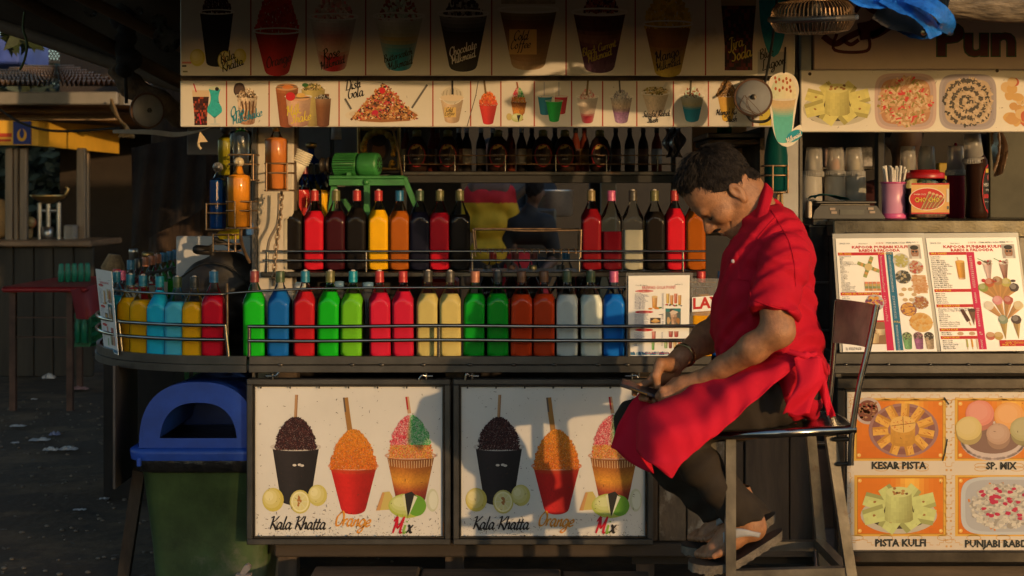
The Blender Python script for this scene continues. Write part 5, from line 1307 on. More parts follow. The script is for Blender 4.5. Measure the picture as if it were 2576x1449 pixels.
p=Print(lambda u,v,k:(X(u,6.02),6.02-.0004*k,Z(v,6.02)));p.ell(953,372,26,36,(.05,.04,.045),1);p.ell(953,378,17,24,(.16,.08,.055),2);p.ell(953,355,19,14,(.02,.017,.016),3);p.ell(953,425,34,22,(.1,.09,.09),1.5);p.obj('print',pf)
random.seed(40);q=MB()
for k in range(46):a=-2.3+k/45*4.6;q.ball((X(953+38*math.sin(a)*(1+.04*random.random()),5.98),5.975+random.random()*.012,Z(372+40*math.cos(a)*-1+(18 if abs(a)>2 else 0),5.98)),.010+random.random()*.006,7,5)
kind(q.obj('garland',mat('marigold',(.45,.25,.02),.8,0,.4,30),pf),'stuff')
boxthing('altar_shelf','narrow dark shelf carrying the framed portrait','shelf',890,429,1015,436,5.98,.2,DARK)
# ice crusher with green motor
GM=mat('chipped_green_paint',(.035,.2,.045),.45,0,.25,9,.15,50,col2=(.22,.14,.08),c2amt=.3)
mc=thing('ice_crusher','ice crusher with chipped green motor on a green steel stand','machine',W(925,545,5.65));YM=5.45;s_=YM/F
ax=Matrix.Translation(W(900,414,YM+.05))@Matrix.Rotation(math.radians(-14),4,'Z')@Matrix.Rotation(math.radians(90),4,'Y')
q=MB();q.lathe([(0,.005),(24*s_,.005),(29.5*s_,.012),(30*s_,.02),(30*s_,.075),(28*s_,.085),(22*s_,.088),(0,.088)],28,M=ax);q.obj('motor_housing',GM,mc)
q=MB()
for k in range(14):
 a=2*math.pi*k/14;q.box(-.0028,-30*s_,-.088,.0028,30*s_,-.002,M=ax@Matrix.Rotation(a/2,4,'Z'))
q.obj('cooling_fins',GM,mc)
q=MB();q.lathe([(0,-.095),(22*s_,-.095),(27*s_,-.09),(22.5*s_,-.08),(22*s_,.004),(0,.004)],24,M=ax);q.obj('motor_body',GM,mc)
q=MB()
for k in range(10):a=2*math.pi*k/10;q.box(-.003,9*s_,.0885,.003,19*s_,.0895,M=ax@Matrix.Rotation(a,4,'Z'))
q.obj('vent_slots',DARK,mc)
q=MB();q.lathe([(0,-.15),(19*s_,-.15),(20*s_,-.145),(16*s_,-.14),(16*s_,-.125),(20*s_,-.12),(19*s_,-.115),(.01,-.113),(.01,-.09)],22,M=ax);q.obj('pulley',mat('greasy_pulley',(.06,.05,.04),.4,.5),mc)
q=MB();q.box(X(830,YM),YM-.03,Z(450,YM),X(1018,YM),YM+.16,Z(442,YM),.003);q.box(X(830,YM),YM-.035,Z(467,YM),X(1018,YM),YM-.028,Z(450.5,YM),.002);q.obj('base_plate',GM,mc)
q=MB();q.box(X(918,YM),YM-.04,Z(560,YM),X(933,YM),YM-.029,Z(466,YM));q.obj('stand_leg',GM,mc)
for a,b in (((1016,446),(1046,520)),((862,500),(886,536)),((840,467),(828,560))):
 q=MB();pa,pb=W(*a,YM),W(*b,YM);d=Vector((7*s_,0,0));q.add([pa-d,pa+d,pb+d,pb-d,pa-d+Vector((0,.03,0)),pa+d+Vector((0,.03,0)),pb+d+Vector((0,.03,0)),pb-d+Vector((0,.03,0))],[(3,2,1,0),(4,5,6,7),(0,1,5,4),(2,3,7,6),(1,2,6,5),(3,0,4,7)]);q.obj('stand_leg',GM,mc)
q=MB();q.ball(W(921,458,YM-.04),(.012,.008,.012),10,6);q.box(X(872,YM),YM,Z(442,YM),X(882,YM),YM+.08,Z(434,YM));q.obj('bolts',GM,mc)
q=MB();q.tube(catmull([W(988,322,5.3),W(1000,375,5.4),W(1011,440,5.5)],6),.004,6);tag(q.obj('lever_rod',RUSTWIRE),'thin rod rising from the green motor stand to the lower sign','rod')
q=MB();q.box(X(820,5.6),5.56,CZ,X(1060,5.6),5.78,Z(545,5.6));tag(q.obj('machine_table',WALLD),'dark table carrying the green ice crusher behind the upper shelf','table')
# side line of bottles left of the motor
for i,(u,Y,l,c) in enumerate(((752,5.58,'ered','red'),(766,5.62,'black','dred'),(782,5.66,'black','dark'),(798,5.70,'yellow','black'),(812,5.74,'maroon','dark'),(828,5.78,'navy','black'))):
 bottle(X(u,Y),Y,Z(605,5.6),l,c,f'{["red", "first black", "second black", "yellow", "maroon", "navy"][i]} syrup bottle in the side line left of the green motor','bottles in the side line left of the motor',.2,True,.3)
q=MB();q.box(X(740,5.6),5.52,CZ,X(840,5.6),5.559,Z(606,5.6));q.box(X(740,5.6),5.5591,CZ+.1,X(815,5.6),5.84,Z(606,5.6));tag(q.obj('side_stand',WALLD),'low stand under the side line of bottles','stand')
# syrup shelf at the back, with its rails and bottles
YS=5.85
sh=thing('syrup_shelf','dark shelf with thin rails carrying squeeze bottles behind the lower sign','shelf',(X(1350,YS),YS,Z(458,YS)))
q=MB();q.box(X(1008,YS),YS,Z(441,YS),X(1700,YS),YS+.24,Z(431,YS),.003);q.obj('shelf_board',STEEL_RUST,sh)
q=MB();q.box(X(1008,YS),YS+.01,Z(459,YS),X(1700,YS),YS+.24,Z(441.5,YS));q.obj('shelf_beam',DARK,sh)
for v in (391,413):q=MB();q.tube([W(1008,v,YS+.005),W(1700,v,YS+.005)],.0028,6);q.obj('rail',RUSTWIRE,sh)
for u in (1017,1144,1271,1398,1526,1654):q=MB();q.tube([W(u,390,YS+.005),W(u,431,YS+.005)],.003,6);q.obj('rail_post',STEEL,sh)
for u in (1012,1690):q=MB();q.box(X(u,6.05),6.05,0,X(u+10,6.05),6.09,2.2);q.obj('upright',DARK,sh)
def squeeze(u,lb):
 Y=YS+.07;s_=Y/F;r=thing('syrup_squeeze_bottle',lb,'bottle',W(u,431,Y),'chocolate squeeze bottles on the back shelf');c=Vector((X(u,Y),Y,Z(431,YS)))
 M=Matrix.Translation(c)@Matrix.Diagonal((1,.7,1,1))
 q=MB();q.lathe([(22*s_,0),(26*s_,8*s_),(28*s_,34*s_),(27*s_,58*s_),(20*s_,78*s_),(11*s_,88*s_),(10*s_,91*s_)],22,M=M);q.obj('body',liquid('chocolate_plastic',(.02,.01,.007)),r)
 q=MB();q.lathe([(11*s_,88*s_),(11*s_,102*s_),(7*s_,105*s_),(0,106*s_)],16,M=M);q.obj('cap',mat('gold_cap',(.2,.15,.02),.4),r)
 p=Print(lambda a,b,k:(c.x+a*s_,Y-.7*s_*math.sqrt(max(0,(28.6+.2*k)**2-a*a))-.001,c.z+b*s_))
 p.ell(0,40,22,29,(.28,.015,.015),0,28);p.ell(0,41,19.5,26.5,(.02,.012,.01),1,28);p.poly([(-14,56),(14,56),(9,66),(0,68),(-9,66)],(.4,.26,.06),2)
 p.text("HERSHEY'S",0,0,1,(.42,.4,.36),3,'CENTER',30,bold=.02) if 0 else None
 b0=len(p.v);o=Print(lambda a,b,k:p.mp(a,-b,k));o.text("HERSHEY'S",0,-38,8,(.42,.4,.36),3,'CENTER',31,bold=.02);o.text('SYRUP',0,-29,6,(.42,.4,.36),3,'CENTER',14,bold=.02)
 p.v+=o.v;p.f+=[tuple(i+b0 for i in q_) for q_ in o.f];p.c+=o.c
 p.poly([(-19,20),(19,20),(18,27),(-18,27)],(.3,.015,.015),2);p.obj('label_print',r);return r
for u,w in ((1049,'beside the framed portrait'),(1127,'second from the portrait'),(1253,'left of the pale labelled one'),(1366,'in the dark middle of the shelf'),(1421,'right of the darkest middle one'),(1509,'nearest the man\'s head')):squeeze(u,f'chocolate syrup squeeze bottle on the back shelf, {w}')
def tall(u,body,lab,capc,lb,h=110,w=26,dy=.13):
 Y=YS+dy;s_=Y/F;r=thing('tall_syrup_bottle',lb,'bottle',W(u,431,Y),'tall labelled bottles on the back shelf');c=Vector((X(u,Y),Y,Z(431,YS)));R=w/2*s_
 q=MB();q.lathe([(R*.9,0),(R,.006),(R,66*s_),(R*.85,76*s_),(R*.42,92*s_),(R*.4,h*s_)],18,c);q.obj('glass',body,r)
 q=MB();q.lathe([(R*1.02,18*s_),(R*1.02,58*s_)],18,c);q.obj('label',lab,r)
 q=MB();q.lathe([(R*.46,(h-12)*s_),(R*.46,h*s_),(0,(h+1)*s_)],14,c);q.obj('cap',capc,r)
lw=mat('white_bottle_label',(.42,.42,.46),.5,0,.3,30,col2=(.12,.14,.3),c2amt=.4);lo_=mat('orange_bottle_label',(.35,.2,.05),.5,0,.5,30,col2=(.05,.12,.03),c2amt=.45);ld=mat('dark_bottle_label',(.12,.06,.05),.5,0,.5,30,col2=(.3,.12,.1),c2amt=.4)
bd_=liquid('dark_bottle_glass',(.014,.012,.012));br_=liquid('amber_bottle_glass',(.1,.02,.01));cw=mat('white_bottle_cap',(.4,.38,.38),.5)
for u,b,l,c,lb in ((1022,br_,lo_,DARK,'clear amber bottle left of the first squeeze bottle'),(1088,br_,ld,br_,'slim amber bottle between the first two squeeze bottles'),(1100,br_,lw,DARK,'white labelled amber bottle with lemon picture beside the second squeeze bottle'),(1154,bd_,ld,cw,'dark bottle behind the second squeeze bottle'),(1174,bd_,lw,cw,'white labelled dark bottle, left one of the bright pair'),(1210,bd_,lw,cw,'white labelled dark bottle, right one of the bright pair'),(1240,bd_,lw,cw,'dark bottle with white cap behind the third squeeze bottle'),(1284,br_,ld,DARK,'reddish bottle right of the third squeeze bottle'),(1312,bd_,lw,cw,'dark bottle with narrow pale label in the middle of the shelf'),(1338,bd_,lo_,DARK,'greenish labelled bottle left of the fourth squeeze bottle'),(1396,bd_,lo_,DARK,'dark green labelled bottle between the fourth and fifth squeeze bottles'),(1448,br_,ld,DARK,'dim reddish bottle right of the fifth squeeze bottle'),(1470,br_,lo_,br_,'amber bottle with orange label in the right half of the shelf'),(1549,bd_,ld,DARK,'dark bottle with dim label right of the last squeeze bottle'),(1584,bd_,lw,DARK,'dark bottle with pinkish label, third from the shelf\'s right end'),(1618,bd_,ld,DARK,'dark bottle with long black neck near the shelf\'s right end'),(1652,br_,lw,DARK,'dim bottle at the right end of the back shelf')):tall(u,b,l,c,lb)
for u,Y,dy in ((1686,5.6,0),(1704,5.5,0)):
 q=MB();random.seed(int(u));q.grid(lambda a,b:(X(u-14+28*a,Y)+.01*math.sin(9*b+4*a),Y+.03*math.sin(a*9+b*5),Z(322+74*b,Y)),10,14);tag(q.obj('plastic_bag',clear_mat('grey_film',(.12,.11,.12),.3,.5)),'crumpled clear plastic bag hanging '+('at the right end of the back shelf' if u<1700 else 'above the man\'s hair'),'bag')
# cabinet right of the shelf
cb=thing('wall_cabinet','rusty edged open cabinet behind the man\'s head, lit orange inside','cabinet',W(1840,400,5.3))
q=MB();q.box(X(1778,5.3),5.3,Z(347,5.3),X(1918,5.3),5.7,Z(334,5.3),.003);q.obj('shelf_board',STEEL_RUST,cb)
q=MB();q.box(X(1784,5.3),5.32,Z(363,5.3),X(1918,5.3),5.7,Z(350,5.3),.003);q.obj('lower_board',WOODH,cb)
q=MB();q.box(X(1778,5.3),5.72,Z(600,5.3),X(1925,5.3),5.74,Z(250,5.3));q.obj('back_board',mat('orange_board',(.4,.2,.07),.7,0,.2,5),cb)
q=MB();q.box(X(1912,5.3),5.3,Z(600,5.3),X(1924,5.3),5.71,Z(320,5.3));q.obj('side_board',WOOD,cb)
q=MB();q.add([W(1868,346,5.6),W(1903,330,5.6),W(1912,333,5.6),W(1880,347,5.6)],[(0,1,2,3)]);q.add([W(1868,346,5.604),W(1903,330,5.604),W(1912,333,5.604),W(1880,347,5.604)],[(3,2,1,0)])
q2=MB();q2.lathe([(18*5.5/F,0),(18*5.5/F,.05),(6*5.5/F,.07),(0,.071)],16,W(1822,334,5.45));tag(q2.obj('green_jar',liquid('green_jar_glass',(.005,.08,.01))),'dark green jar on the rusty cabinet shelf behind the man','jar')
q=MB();q.lathe([(.014,0),(.016,.02),(.03,.06),(.034,.12),(.034,.2),(0,.2)],16,M=Matrix.Translation(W(1881,440,5.4))@Matrix.Rotation(math.pi,4,'X'));q.lathe([(.018,0),(.018,.03),(0,.031)],16,W(1881,440,5.4));tag(q.obj('dark_bottle',bd_),'dark bottle with gold ringed cap behind the man\'s nape','bottle')
# open space behind the stall: far people, stove, pot, posts and walls
YH=10.5
boxthing('steel_stove','grey steel stove with a round knob behind the stall, between the two far people','stove',1280,524,1400,690,11.0,.5,STEEL_DULL,.02)
q=MB();q.ball(W(1374-68,560,10.98),.03,12,8);tag(q.obj('stove_knob',CHROME),'round chrome knob on the grey stove front','knob')
q=MB();q.lathe([(.0,0),(.16,.0),(.185,.02),(.185,.2),(.19,.21),(.18,.21),(.175,.03),(0,.02)],24,W(1382,545,11.2));tag(q.obj('cooking_pot',alum),'dented aluminium pot right of the seated far person','pot')
q=MB();q.lathe([(0,0),(.2,.03),(.24,.1),(.22,.1),(.0,.03)],24,M=Matrix.Translation(W(1330,510,11.3))@Matrix.Rotation(math.radians(70),4,'X'));tag(q.obj('black_wok',mat('sooty_pan',(.012,.012,.014),.4,.3)),'black round wok leaning behind the stove','pan')
boxthing('white_pillar','pale pillar seen between the pink capped and greyish bottles','pillar',1512,440,1550,900,9.0,.12,mat('pale_pillar_paint',(.5,.44,.34),.7,0,.1,4))
boxthing('dark_pillar','dark pillar beside the pale pillar behind the bottles','pillar',1484,440,1510,900,9.1,.12,DARK)
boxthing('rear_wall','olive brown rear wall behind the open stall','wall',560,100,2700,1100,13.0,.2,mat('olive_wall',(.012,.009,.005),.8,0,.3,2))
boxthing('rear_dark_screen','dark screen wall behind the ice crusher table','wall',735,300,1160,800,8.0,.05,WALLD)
q=MB();q.tube([W(1286,505,10.8),W(1330,466,10.8)],.03,8);tag(q.obj('brown_pole',WOOD),'slanting brown pole behind the stove','pole')
# stall roof and awning, outside the frame above
rf=thing('stall_roof','dark stall roof reaching forward above the signs','roof',(.3,5,2.3))
zE=Z(212,4.9)+1.3*math.tan(math.radians(SUN_EL))/math.cos(math.radians(SUN_AZ))
q=MB();q.add([(-1.3,4.84,2.62),(3.6,4.84,2.62),(3.6,9.0,2.1),(-1.3,9.0,2.1)],[(0,3,2,1)]);q.add([(-1.3,4.84,2.64),(3.6,4.84,2.64),(3.6,9.0,2.12),(-1.3,9.0,2.12)],[(0,1,2,3)]);q.obj('roof_sheet',WALLD,rf)
q=MB();random.seed(17)
def awn(a,b):
 x=-2.6+6.4*a;
 edge=zE+.06*max(0,min(1,9*(.19-abs(x-.98))))+.006*math.sin(x*9)+(.02*math.sin(x*8+1) if x>1.6 else 0)
 return (x,3.6+1.24*b,edge+(2.61-edge)*b-.03*math.sin(b*3.14)*(1+.5*math.sin(a*40)))
q.grid(awn,120,8);o=q.obj('awning_cloth',mat('awning_canvas',(.12,.1,.08),.9,0,.3,3),rf)
for x in (-2.5,.6,3.7):q=MB();q.tube([(x,3.62,zE+.01),(x,4.86,2.6)],.018,8);q.obj('awning_pole',STEEL_RUST,rf)
# ------------------------------------------------------------------ right stall: signs, counter, menus
p2=thing('metal_post','grey metal post with flaking rusty edge between the two stalls','post',(X(1990,5.0),5.0,0))
q=MB();q.box(X(1962,5.0),5.0,Z(950,5),X(2010,5.0),5.05,2.4,.003);q.obj('face',mat('grey_post_paint',(.27,.26,.25),.5,.2,.15,6,col2=(.12,.09,.06),c2amt=.36),p2)
q=MB();q.box(X(2011,5.0),4.995,Z(950,5),X(2018,5.0),5.06,2.4);q.obj('edge_angle',STEEL_RUST,p2)
q=MB();q.box(X(2018,4.9),4.93,Z(176,4.9),X(2046,4.9),4.96,Z(-80,4.9),.003);q.obj('upper_bracket',mat('blue_grey_bracket',(.16,.18,.2),.5,.3),p2)
BOARD2=mat('name_board',(.52,.42,.36),.5,0,.06,3)
s3=board('name_sign','large pale name board of the right stall with big dark red letters, in shade','sign',2047,-80,2900,175,4.93,m=BOARD2)
p=Print(plane_map(4.93));dr,dg=(.07,.008,.01),(.02,.07,.03)
for k,c,b in ((2,dg,.06),(4,dr,.03)):p.text('Pun',2352,138,112,c,k,bold=b*2.4,res=3,sx=1.22)
for k in (0,):
 for pts,w in (([(2070,90),(2100,110),(2130,95),(2165,78)],16),([(2105,85),(2100,126),(2180,128),(2186,92)],8),([(2160,80),(2200,70),(2225,40)],44),([(2190,90),(2215,80),(2260,50),(2300,20)],20),([(2150,30),(2170,10),(2200,30),(2240,20)],12),([(2120,100),(2140,112),(2160,100)],10)):p.line(catmull(pts,6),w,dr,3)
p.obj('lettering',s3)
s4=board('dish_sign','white picture sign of four sweet dishes on the right stall, crossed by a wavy shadow','sign',2014,176,2900,332,4.88)
def pic4(fn,nm):return pic(fn,nm,s4,4.88)
def kulfi(q,cu,cv,s,k=1,base=(.6,.55,.18),plate=True):
 """pale green slices round a standing block"""
 if plate:q.ell(cu,cv+22*s,86*s,42*s,(.45,.42,.34),k,30);q.ell(cu,cv+20*s,70*s,33*s,(.06,.045,.03),k+.3,30)
 for a,d,L,w in ((-152,60,50,34),(-112,54,44,34),(-62,54,46,34),(-22,60,52,36),(24,62,48,40),(66,50,40,44),(114,50,42,44),(160,60,48,38)):
  k+=.15
  c,sn=math.cos(math.radians(a)),math.sin(math.radians(a))*.62;mx,my=cu+d*s*c,cv+8*s+d*s*sn
  ang=math.atan2(sn,c);ca,sa=math.cos(ang),math.sin(ang)
  def P_(x,y):return (mx+(x*ca-y*sa)*s,my+(x*sa+y*ca)*s)
  q.poly([P_(-L/2,-w/2),P_(-L/2,w/2),P_(L/2,w/2*.8),P_(L/2,-w/2*.8)],jit(mixc(base,(.1,.08,.01),.45),.1),k+.6)
  q.grid(lambda a_,b_:P_(-L/2+L*a_,-w/2+w*.75*b_*(1-.15*a_)),lambda a_,b_:jit(base,.07),5,3,k+.9)
  q.ell(*P_(0,-2),3.4*s,2.6*s,(.3,.14,.04),k+1.4,7,.3)
 q.grid(lambda a,b:(cu+(a-.5)*(56+8*b)*s,cv+(-34+66*b+8*math.sqrt(max(0,1-(2*a-1)**2)))*s),lambda a,b:jit(mixc(base,(.16,.13,.03),max(0,.1+.75*abs(a-.3)+.3*b-.2)),.06),10,8,k+2)
 q.ell(cu,cv-30*s,29*s,12*s,mixc(base,(.6,.6,.3),.3),k+2.6,20)
 for i in range(9):q.ell(cu+random.uniform(-20,20)*s,cv-32*s+random.uniform(-6,6)*s,4*s,3*s,random.choice([(.3,.14,.04),(.4,.22,.07),(.15,.07,.02)]),k+3+.06*i,6,.3)
random.seed(50)
pic4(lambda q:kulfi(q,2106,252,1.0),'pistachio_dish')
def tray(q,u0,v0,u1,v1,col,fn,n,k=1):
 cu,cv,ru,rv=(u0+u1)/2,(v0+v1)/2,(u1-u0)/2,(v1-v0)/2
 sup=lambda t,s:(cu+ru*s*(abs(math.cos(t))**.45)*(1 if math.cos(t)>0 else-1),cv+rv*s*(abs(math.sin(t))**.45)*(1 if math.sin(t)>0 else-1))
 q.poly([sup(-2*math.pi*i/40,1) for i in range(40)],col,k);q.poly([sup(-2*math.pi*i/40,.9) for i in range(40)],mixc(col,(.2,.16,.18),.3),k+.3)
 if n>100:q.poly([sup(-2*math.pi*i/40,.8) for i in range(40)],(.42,.2,.1) if n<500 else (.45,.33,.22),k+.45)
 for i in range(n):
  a=random.uniform(0,6.28);r=random.random()**.5*.86;x,y=cu+ru*r*math.cos(a),cv+rv*r*math.sin(a)
  c,L,w=fn(r,a);b=random.uniform(0,3.14);q.line([(x-L*math.cos(b),y-L*math.sin(b)),(x+L*math.cos(b),y+L*math.sin(b))],w,c,k+.6+i*.002)
pic4(lambda q:tray(q,2200,184,2356,327,(.5,.36,.34),lambda r,a:(random.choice([(.55,.33,.18),(.6,.42,.26),(.5,.28,.14),(.55,.03,.03),(.25,.2,.04),(.4,.24,.1),(.6,.45,.3)]),random.uniform(3,8),random.uniform(3,7)),420),'falooda_tray')
def chocs(r,a):
 ring=math.sin(r*22+a*.8)
 return (random.choice([(.03,.025,.02),(.05,.035,.025)]) if ring>-.05 else random.choice([(.5,.38,.26),(.55,.42,.3),(.45,.33,.22)]),random.uniform(2,5),random.uniform(2.5,5.5))
pic4(lambda q:tray(q,2362,186,2507,327,(.34,.3,.34),chocs,600),'chocolate_tray')
def _(q):
 for i in range(26):q.ell(2590+random.uniform(-60,60),250+random.uniform(-45,60),random.uniform(10,18),random.uniform(9,15),random.choice([(.6,.36,.12),(.62,.42,.2),(.55,.3,.1),(.5,.1,.04)]),1+i*.1,14,.05)
pic4(_,'biscuit_dish')
p=Print(plane_map(4.88));specks(p,2020,180,2576,330,60,k=2,low=False)
for u,v in ((2037,186),(2508,178)):p.ell(u,v,4.5,4.5,(.05,.03,.02),6,10)
kind(p.obj('stains',s4),'stuff')
# counter of the right stall
YR=4.92
rc=thing('kulfi_counter','steel counter of the right stall with a raised top shelf and framed front','counter',(X(2500,YR),YR,0))
zs=Z(551,YR)
q=MB();q.box(X(2040,5.06),5.03,zs-.025,X(2036,5.06)+1.4,5.5,zs-.0005,.003);q.obj('top_shelf',STEEL,rc)
q=MB();q.box(X(2097,YR),YR,Z(597,YR),X(2900,YR),5.029,Z(553,YR),.004);q.obj('upper_beam',STEEL,rc)
q=MB();q.box(X(2097,YR),YR+.02,Z(885,YR),X(2900,YR),YR+.03,Z(598,YR));q.obj('glass_backing',STEEL_DULL,rc)
q=MB();q.box(X(2128,YR),YR-.012,Z(593,YR),X(2562,YR),YR-.001,Z(584,YR),.002);q.box(X(2553,YR),YR-.012,Z(885,YR),X(2563,YR),YR+.019,Z(594,YR),.002);q.obj('inner_trim',STEEL,rc)
q=MB();q.box(X(2097,YR),YR-.02,Z(915,YR),X(2900,YR),5.1,Z(886,YR),.003);q.obj('ledge',STEEL_DULL,rc)
q=MB();q.box(X(2090,YR),YR-.026,Z(938,YR),X(2900,YR),5.1,Z(916,YR),.003);q.obj('ledge',STEEL_DULL,rc)
q=MB()
for u in (2128,2235,2340,2436,2540):q.ball(W(u,917,YR-.024),(.008,.004,.005),8,5)
kind(q.obj('weld_spots',STEEL,rc),'stuff')
q=MB();q.box(X(2036,5.06),5.06,Z(906,5.06),X(2095,5.06),5.07,zs-.026);q.obj('side_glass',mat('smoky_side_glass',(.035,.03,.028),.15,0,.4,8,spec=.6),rc)
for v0,v1 in ((566,571),(708,713),(828,833)):q=MB();q.box(X(2036,5.05),5.045,Z(v1,5.05),X(2094,5.05),5.0595,Z(v0,5.05));q.obj('side_bar',STEEL_DULL,rc)
q=MB();q.box(X(2094,5.0),YR+.031,0,X(2108,5.0),5.05,zs-.026);q.obj('corner_leg',STEEL_DULL,rc)
q=MB();q.box(X(2108,5.1),5.12,.0,X(2900,5.1),5.15,Z(938,YR));q.obj('lower_back',WALLD,rc)
q=MB();q.box(X(2120,5),4.97,Z(1446,5),X(2800,5),5.1,Z(1419,5));q.obj('bottom_plank',WOODH,rc)
fr=thing('picture_panel','orange and white picture panel with KESAR PISTA and PISTA KULFI, lower right','sign',(X(2500,4.9),4.9,Z(1415,4.9)))
YQ=4.9
for n_,bx in (('frame_bar',(2104,950,2900,978)),('frame_bar',(2124,1385,2900,1414)),('frame_bar',(2104,979,2124,1414))):
 q=MB();q.box(X(bx[0],YQ),YQ-.012,Z(bx[3],YQ),X(bx[2],YQ)-(.0005 if bx[2]<2200 else 0),YQ+.03,Z(bx[1],YQ),.004);q.obj(n_,STEEL_RUST,fr)
q=MB();q.box(X(2124,YQ)+.001,YQ+.006,Z(1384.5,YQ),X(2900,YQ),YQ+.014,Z(978.5,YQ));q.obj('board',mat('lattice_print_board',(.58,.51,.42),.4,0,.05,4),fr)
q=MB();q.box(X(2125,YQ),YQ-.002,Z(986,YQ),X(2900,YQ),YQ+.0055,Z(979,YQ),.001);q.box(X(2125,YQ),YQ-.002,Z(1384,YQ),X(2131,YQ),YQ+.0055,Z(986.5,YQ),.001);q.obj('inner_trim',STEEL,fr)
mpq=lambda u,v,k:(X(u,YQ),YQ+.006-.0003*k,Z(v,YQ))
p=Print(mpq);lc=(.52,.3,.1)
for yb,sg in ((990,1),(1376,-1)):
 for i in range(8):
  u=2135+i*74;p.line([(u,yb+4*sg),(u+8,yb+4*sg),(u+8,yb+10*sg),(u+18,yb+10*sg),(u+18,yb+16*sg),(u+30,yb+18*sg)],1.6,lc,1);p.line([(u+66,yb+4*sg),(u+58,yb+4*sg),(u+58,yb+10*sg),(u+48,yb+10*sg),(u+48,yb+16*sg),(u+36,yb+18*sg)],1.6,lc,1)
  p.line([(u+20+18*math.cos(t*.4),yb+22*sg+7*math.sin(t*.4)) for t in range(17)],1.6,lc,1)
for uc in (2388,):
 for j in range(12):
  v=1005+j*32;p.line([(uc-14,v),(uc-8,v),(uc-8,v+8),(uc,v+10),(uc+8,v+8),(uc+8,v),(uc+14,v)],1.6,lc,1);p.rect(uc-8,v+16,uc-3,v+21,lc,1);p.rect(uc+3,v+16,uc+8,v+21,lc,1)
for j in range(10):v=1000+j*38;p.line([(2134,v),(2140,v),(2140,v+10),(2146,v+12),(2140,v+16),(2140,v+26),(2134,v+26)],1.6,lc,1)
for uc in (2218,2270,2320,2470,2560):
 for vv in (1172,1180):p.line([(uc+17*math.cos(t*.4),vv+6*math.sin(t*.4)) for t in range(17)],1.6,lc,1)
kind(p.obj('lattice_pattern',fr),'stuff')
random.seed(60)
def goldbox(q,u0,v0,u1,v1):
 q.rect(u0,v0,u1,v1,(.62,.36,.06),1)
 q.rect(u0+7,v0+5,u1-7,v1-5,(.4,.18,.02),1.6)
 def col(a,b):
  return jit(mixc(mixc((.62,.17,.012),(.78,.45,.07),math.exp(-((a-.62)/.14)**2)*(1-.6*b)),(.5,.1,.008),max(0,b-.5)),.03)
 q.grid(lambda a,b:(u0+9+(u1-u0-18)*a,v0+8+(v1-v0-15)*b),col,18,10,2.2)
 for a in (.06,.94):
  for b in (.09,.91):q.ell(u0+(u1-u0)*a,v0+(v1-v0)*b,5,5,(.7,.42,.1),3,10);q.ell(u0+(u1-u0)*a-1,v0+(v1-v0)*b-1,2,2,(.75,.6,.3),3.4,8)
def pr4(fn,nm):q_=Print(mpq);fn(q_);q_.obj(nm,fr)
def _(q):
 goldbox(q,2148,1002,2381,1160)
 q.ell(2184,1034,34,34,(.45,.36,.33),3.6,24);q.ell(2184,1034,26,27,(.16,.05,.03),4,24)
 for i in range(60):q.ell(2184+random.uniform(-20,20),1032+random.uniform(-18,20),4,3,random.choice([(.3,.13,.06),(.4,.2,.1),(.25,.03,.02)]),4.4,6,.2)
 q.ell(2274,1083,88,68,(.3,.16,.15),4.6,34);q.ell(2274,1083,80,61,(.22,.09,.08),5,34);q.ell(2274,1083,62,46,(.3,.14,.12),5.3,34)
 c0=(.66,.36,.07)
 for k_ in range(11):
  a=k_/11*6.283+.2;mx,my=2274+58*math.cos(a),1081+46*math.sin(a);ca,sa=math.cos(a),math.sin(a)
  P_=lambda x,y:(mx+x*ca-y*sa,my+x*sa+y*ca)
  q.poly([P_(-19,-10),P_(-19,11),P_(20,11),P_(20,-10)],mixc(c0,(.35,.13,.01),.6),5.8);q.grid(lambda a_,b_:P_(-19+39*a_,-10+15*b_),lambda a_,b_:jit(c0,.07),5,3,6)
  for _i in range(4):x,y=random.uniform(-14,14),random.uniform(-7,3);q.line([P_(x,y),P_(x+5,y+3)],1,(.4,.05,.01),6.6)
 q.grid(lambda a,b:(2272+(a-.5)*62,1064+50*b+10*math.sqrt(max(0,1-(2*a-1)**2))),lambda a,b:jit(mixc(c0,(.4,.18,.02),.35+.4*b),.08),10,7,7);q.ell(2272,1068,32,21,(.68,.42,.12),7.6,24)
 q.line([(2272,1048),(2274,1088)],1.5,(.2,.08,.02),8);q.line([(2243,1072),(2302,1064)],1.5,(.2,.08,.02),8)
 for i in range(26):x,y=2272+random.uniform(-22,22),1068+random.uniform(-12,12);q.line([(x,y),(x+random.uniform(-5,5),y+random.uniform(-4,4))],1.1,(.45,.04,.01),8.2)
pr4(_,'kesar_pista_picture')
def _(q):
 goldbox(q,2403,1002,2640,1160)
 q.ell(2500,1110,82,50,(.5,.42,.4),4,30);q.ell(2500,1104,70,38,(.2,.12,.1),4.4,30)
 for i in range(40):a=i/40*3.6-.2;q.ell(2500+78*math.cos(a),1110+45*math.sin(a),5,4,jit((.42,.34,.33),.3),4.6,7)
 for cu,cv,r,c,k_ in ((2466,1040,36,(.62,.22,.17),5),(2540,1046,38,(.66,.32,.1),5),(2438,1078,33,(.56,.45,.18),6.5),(2512,1092,30,(.42,.27,.2),7),(2576,1080,34,(.36,.33,.16),6.5)):
  q.ell(cu+1,cv+12,r*.97,r*.9,mixc(c,(.1,.05,.03),.4),k_,26)
  for i,w in enumerate((1,.85,.65)):q.ell(cu-2*i,cv-2*i,r*w,r*.9*w,mixc(c,(.8,.7,.6),.06*i),k_+.3+.2*i,26,.015)
pr4(_,'special_mix_picture')
def _(q):goldbox(q,2150,1196,2382,1350);kulfi(q,2262,1272,1.12,4,(.5,.56,.22))
pr4(_,'pista_kulfi_picture')
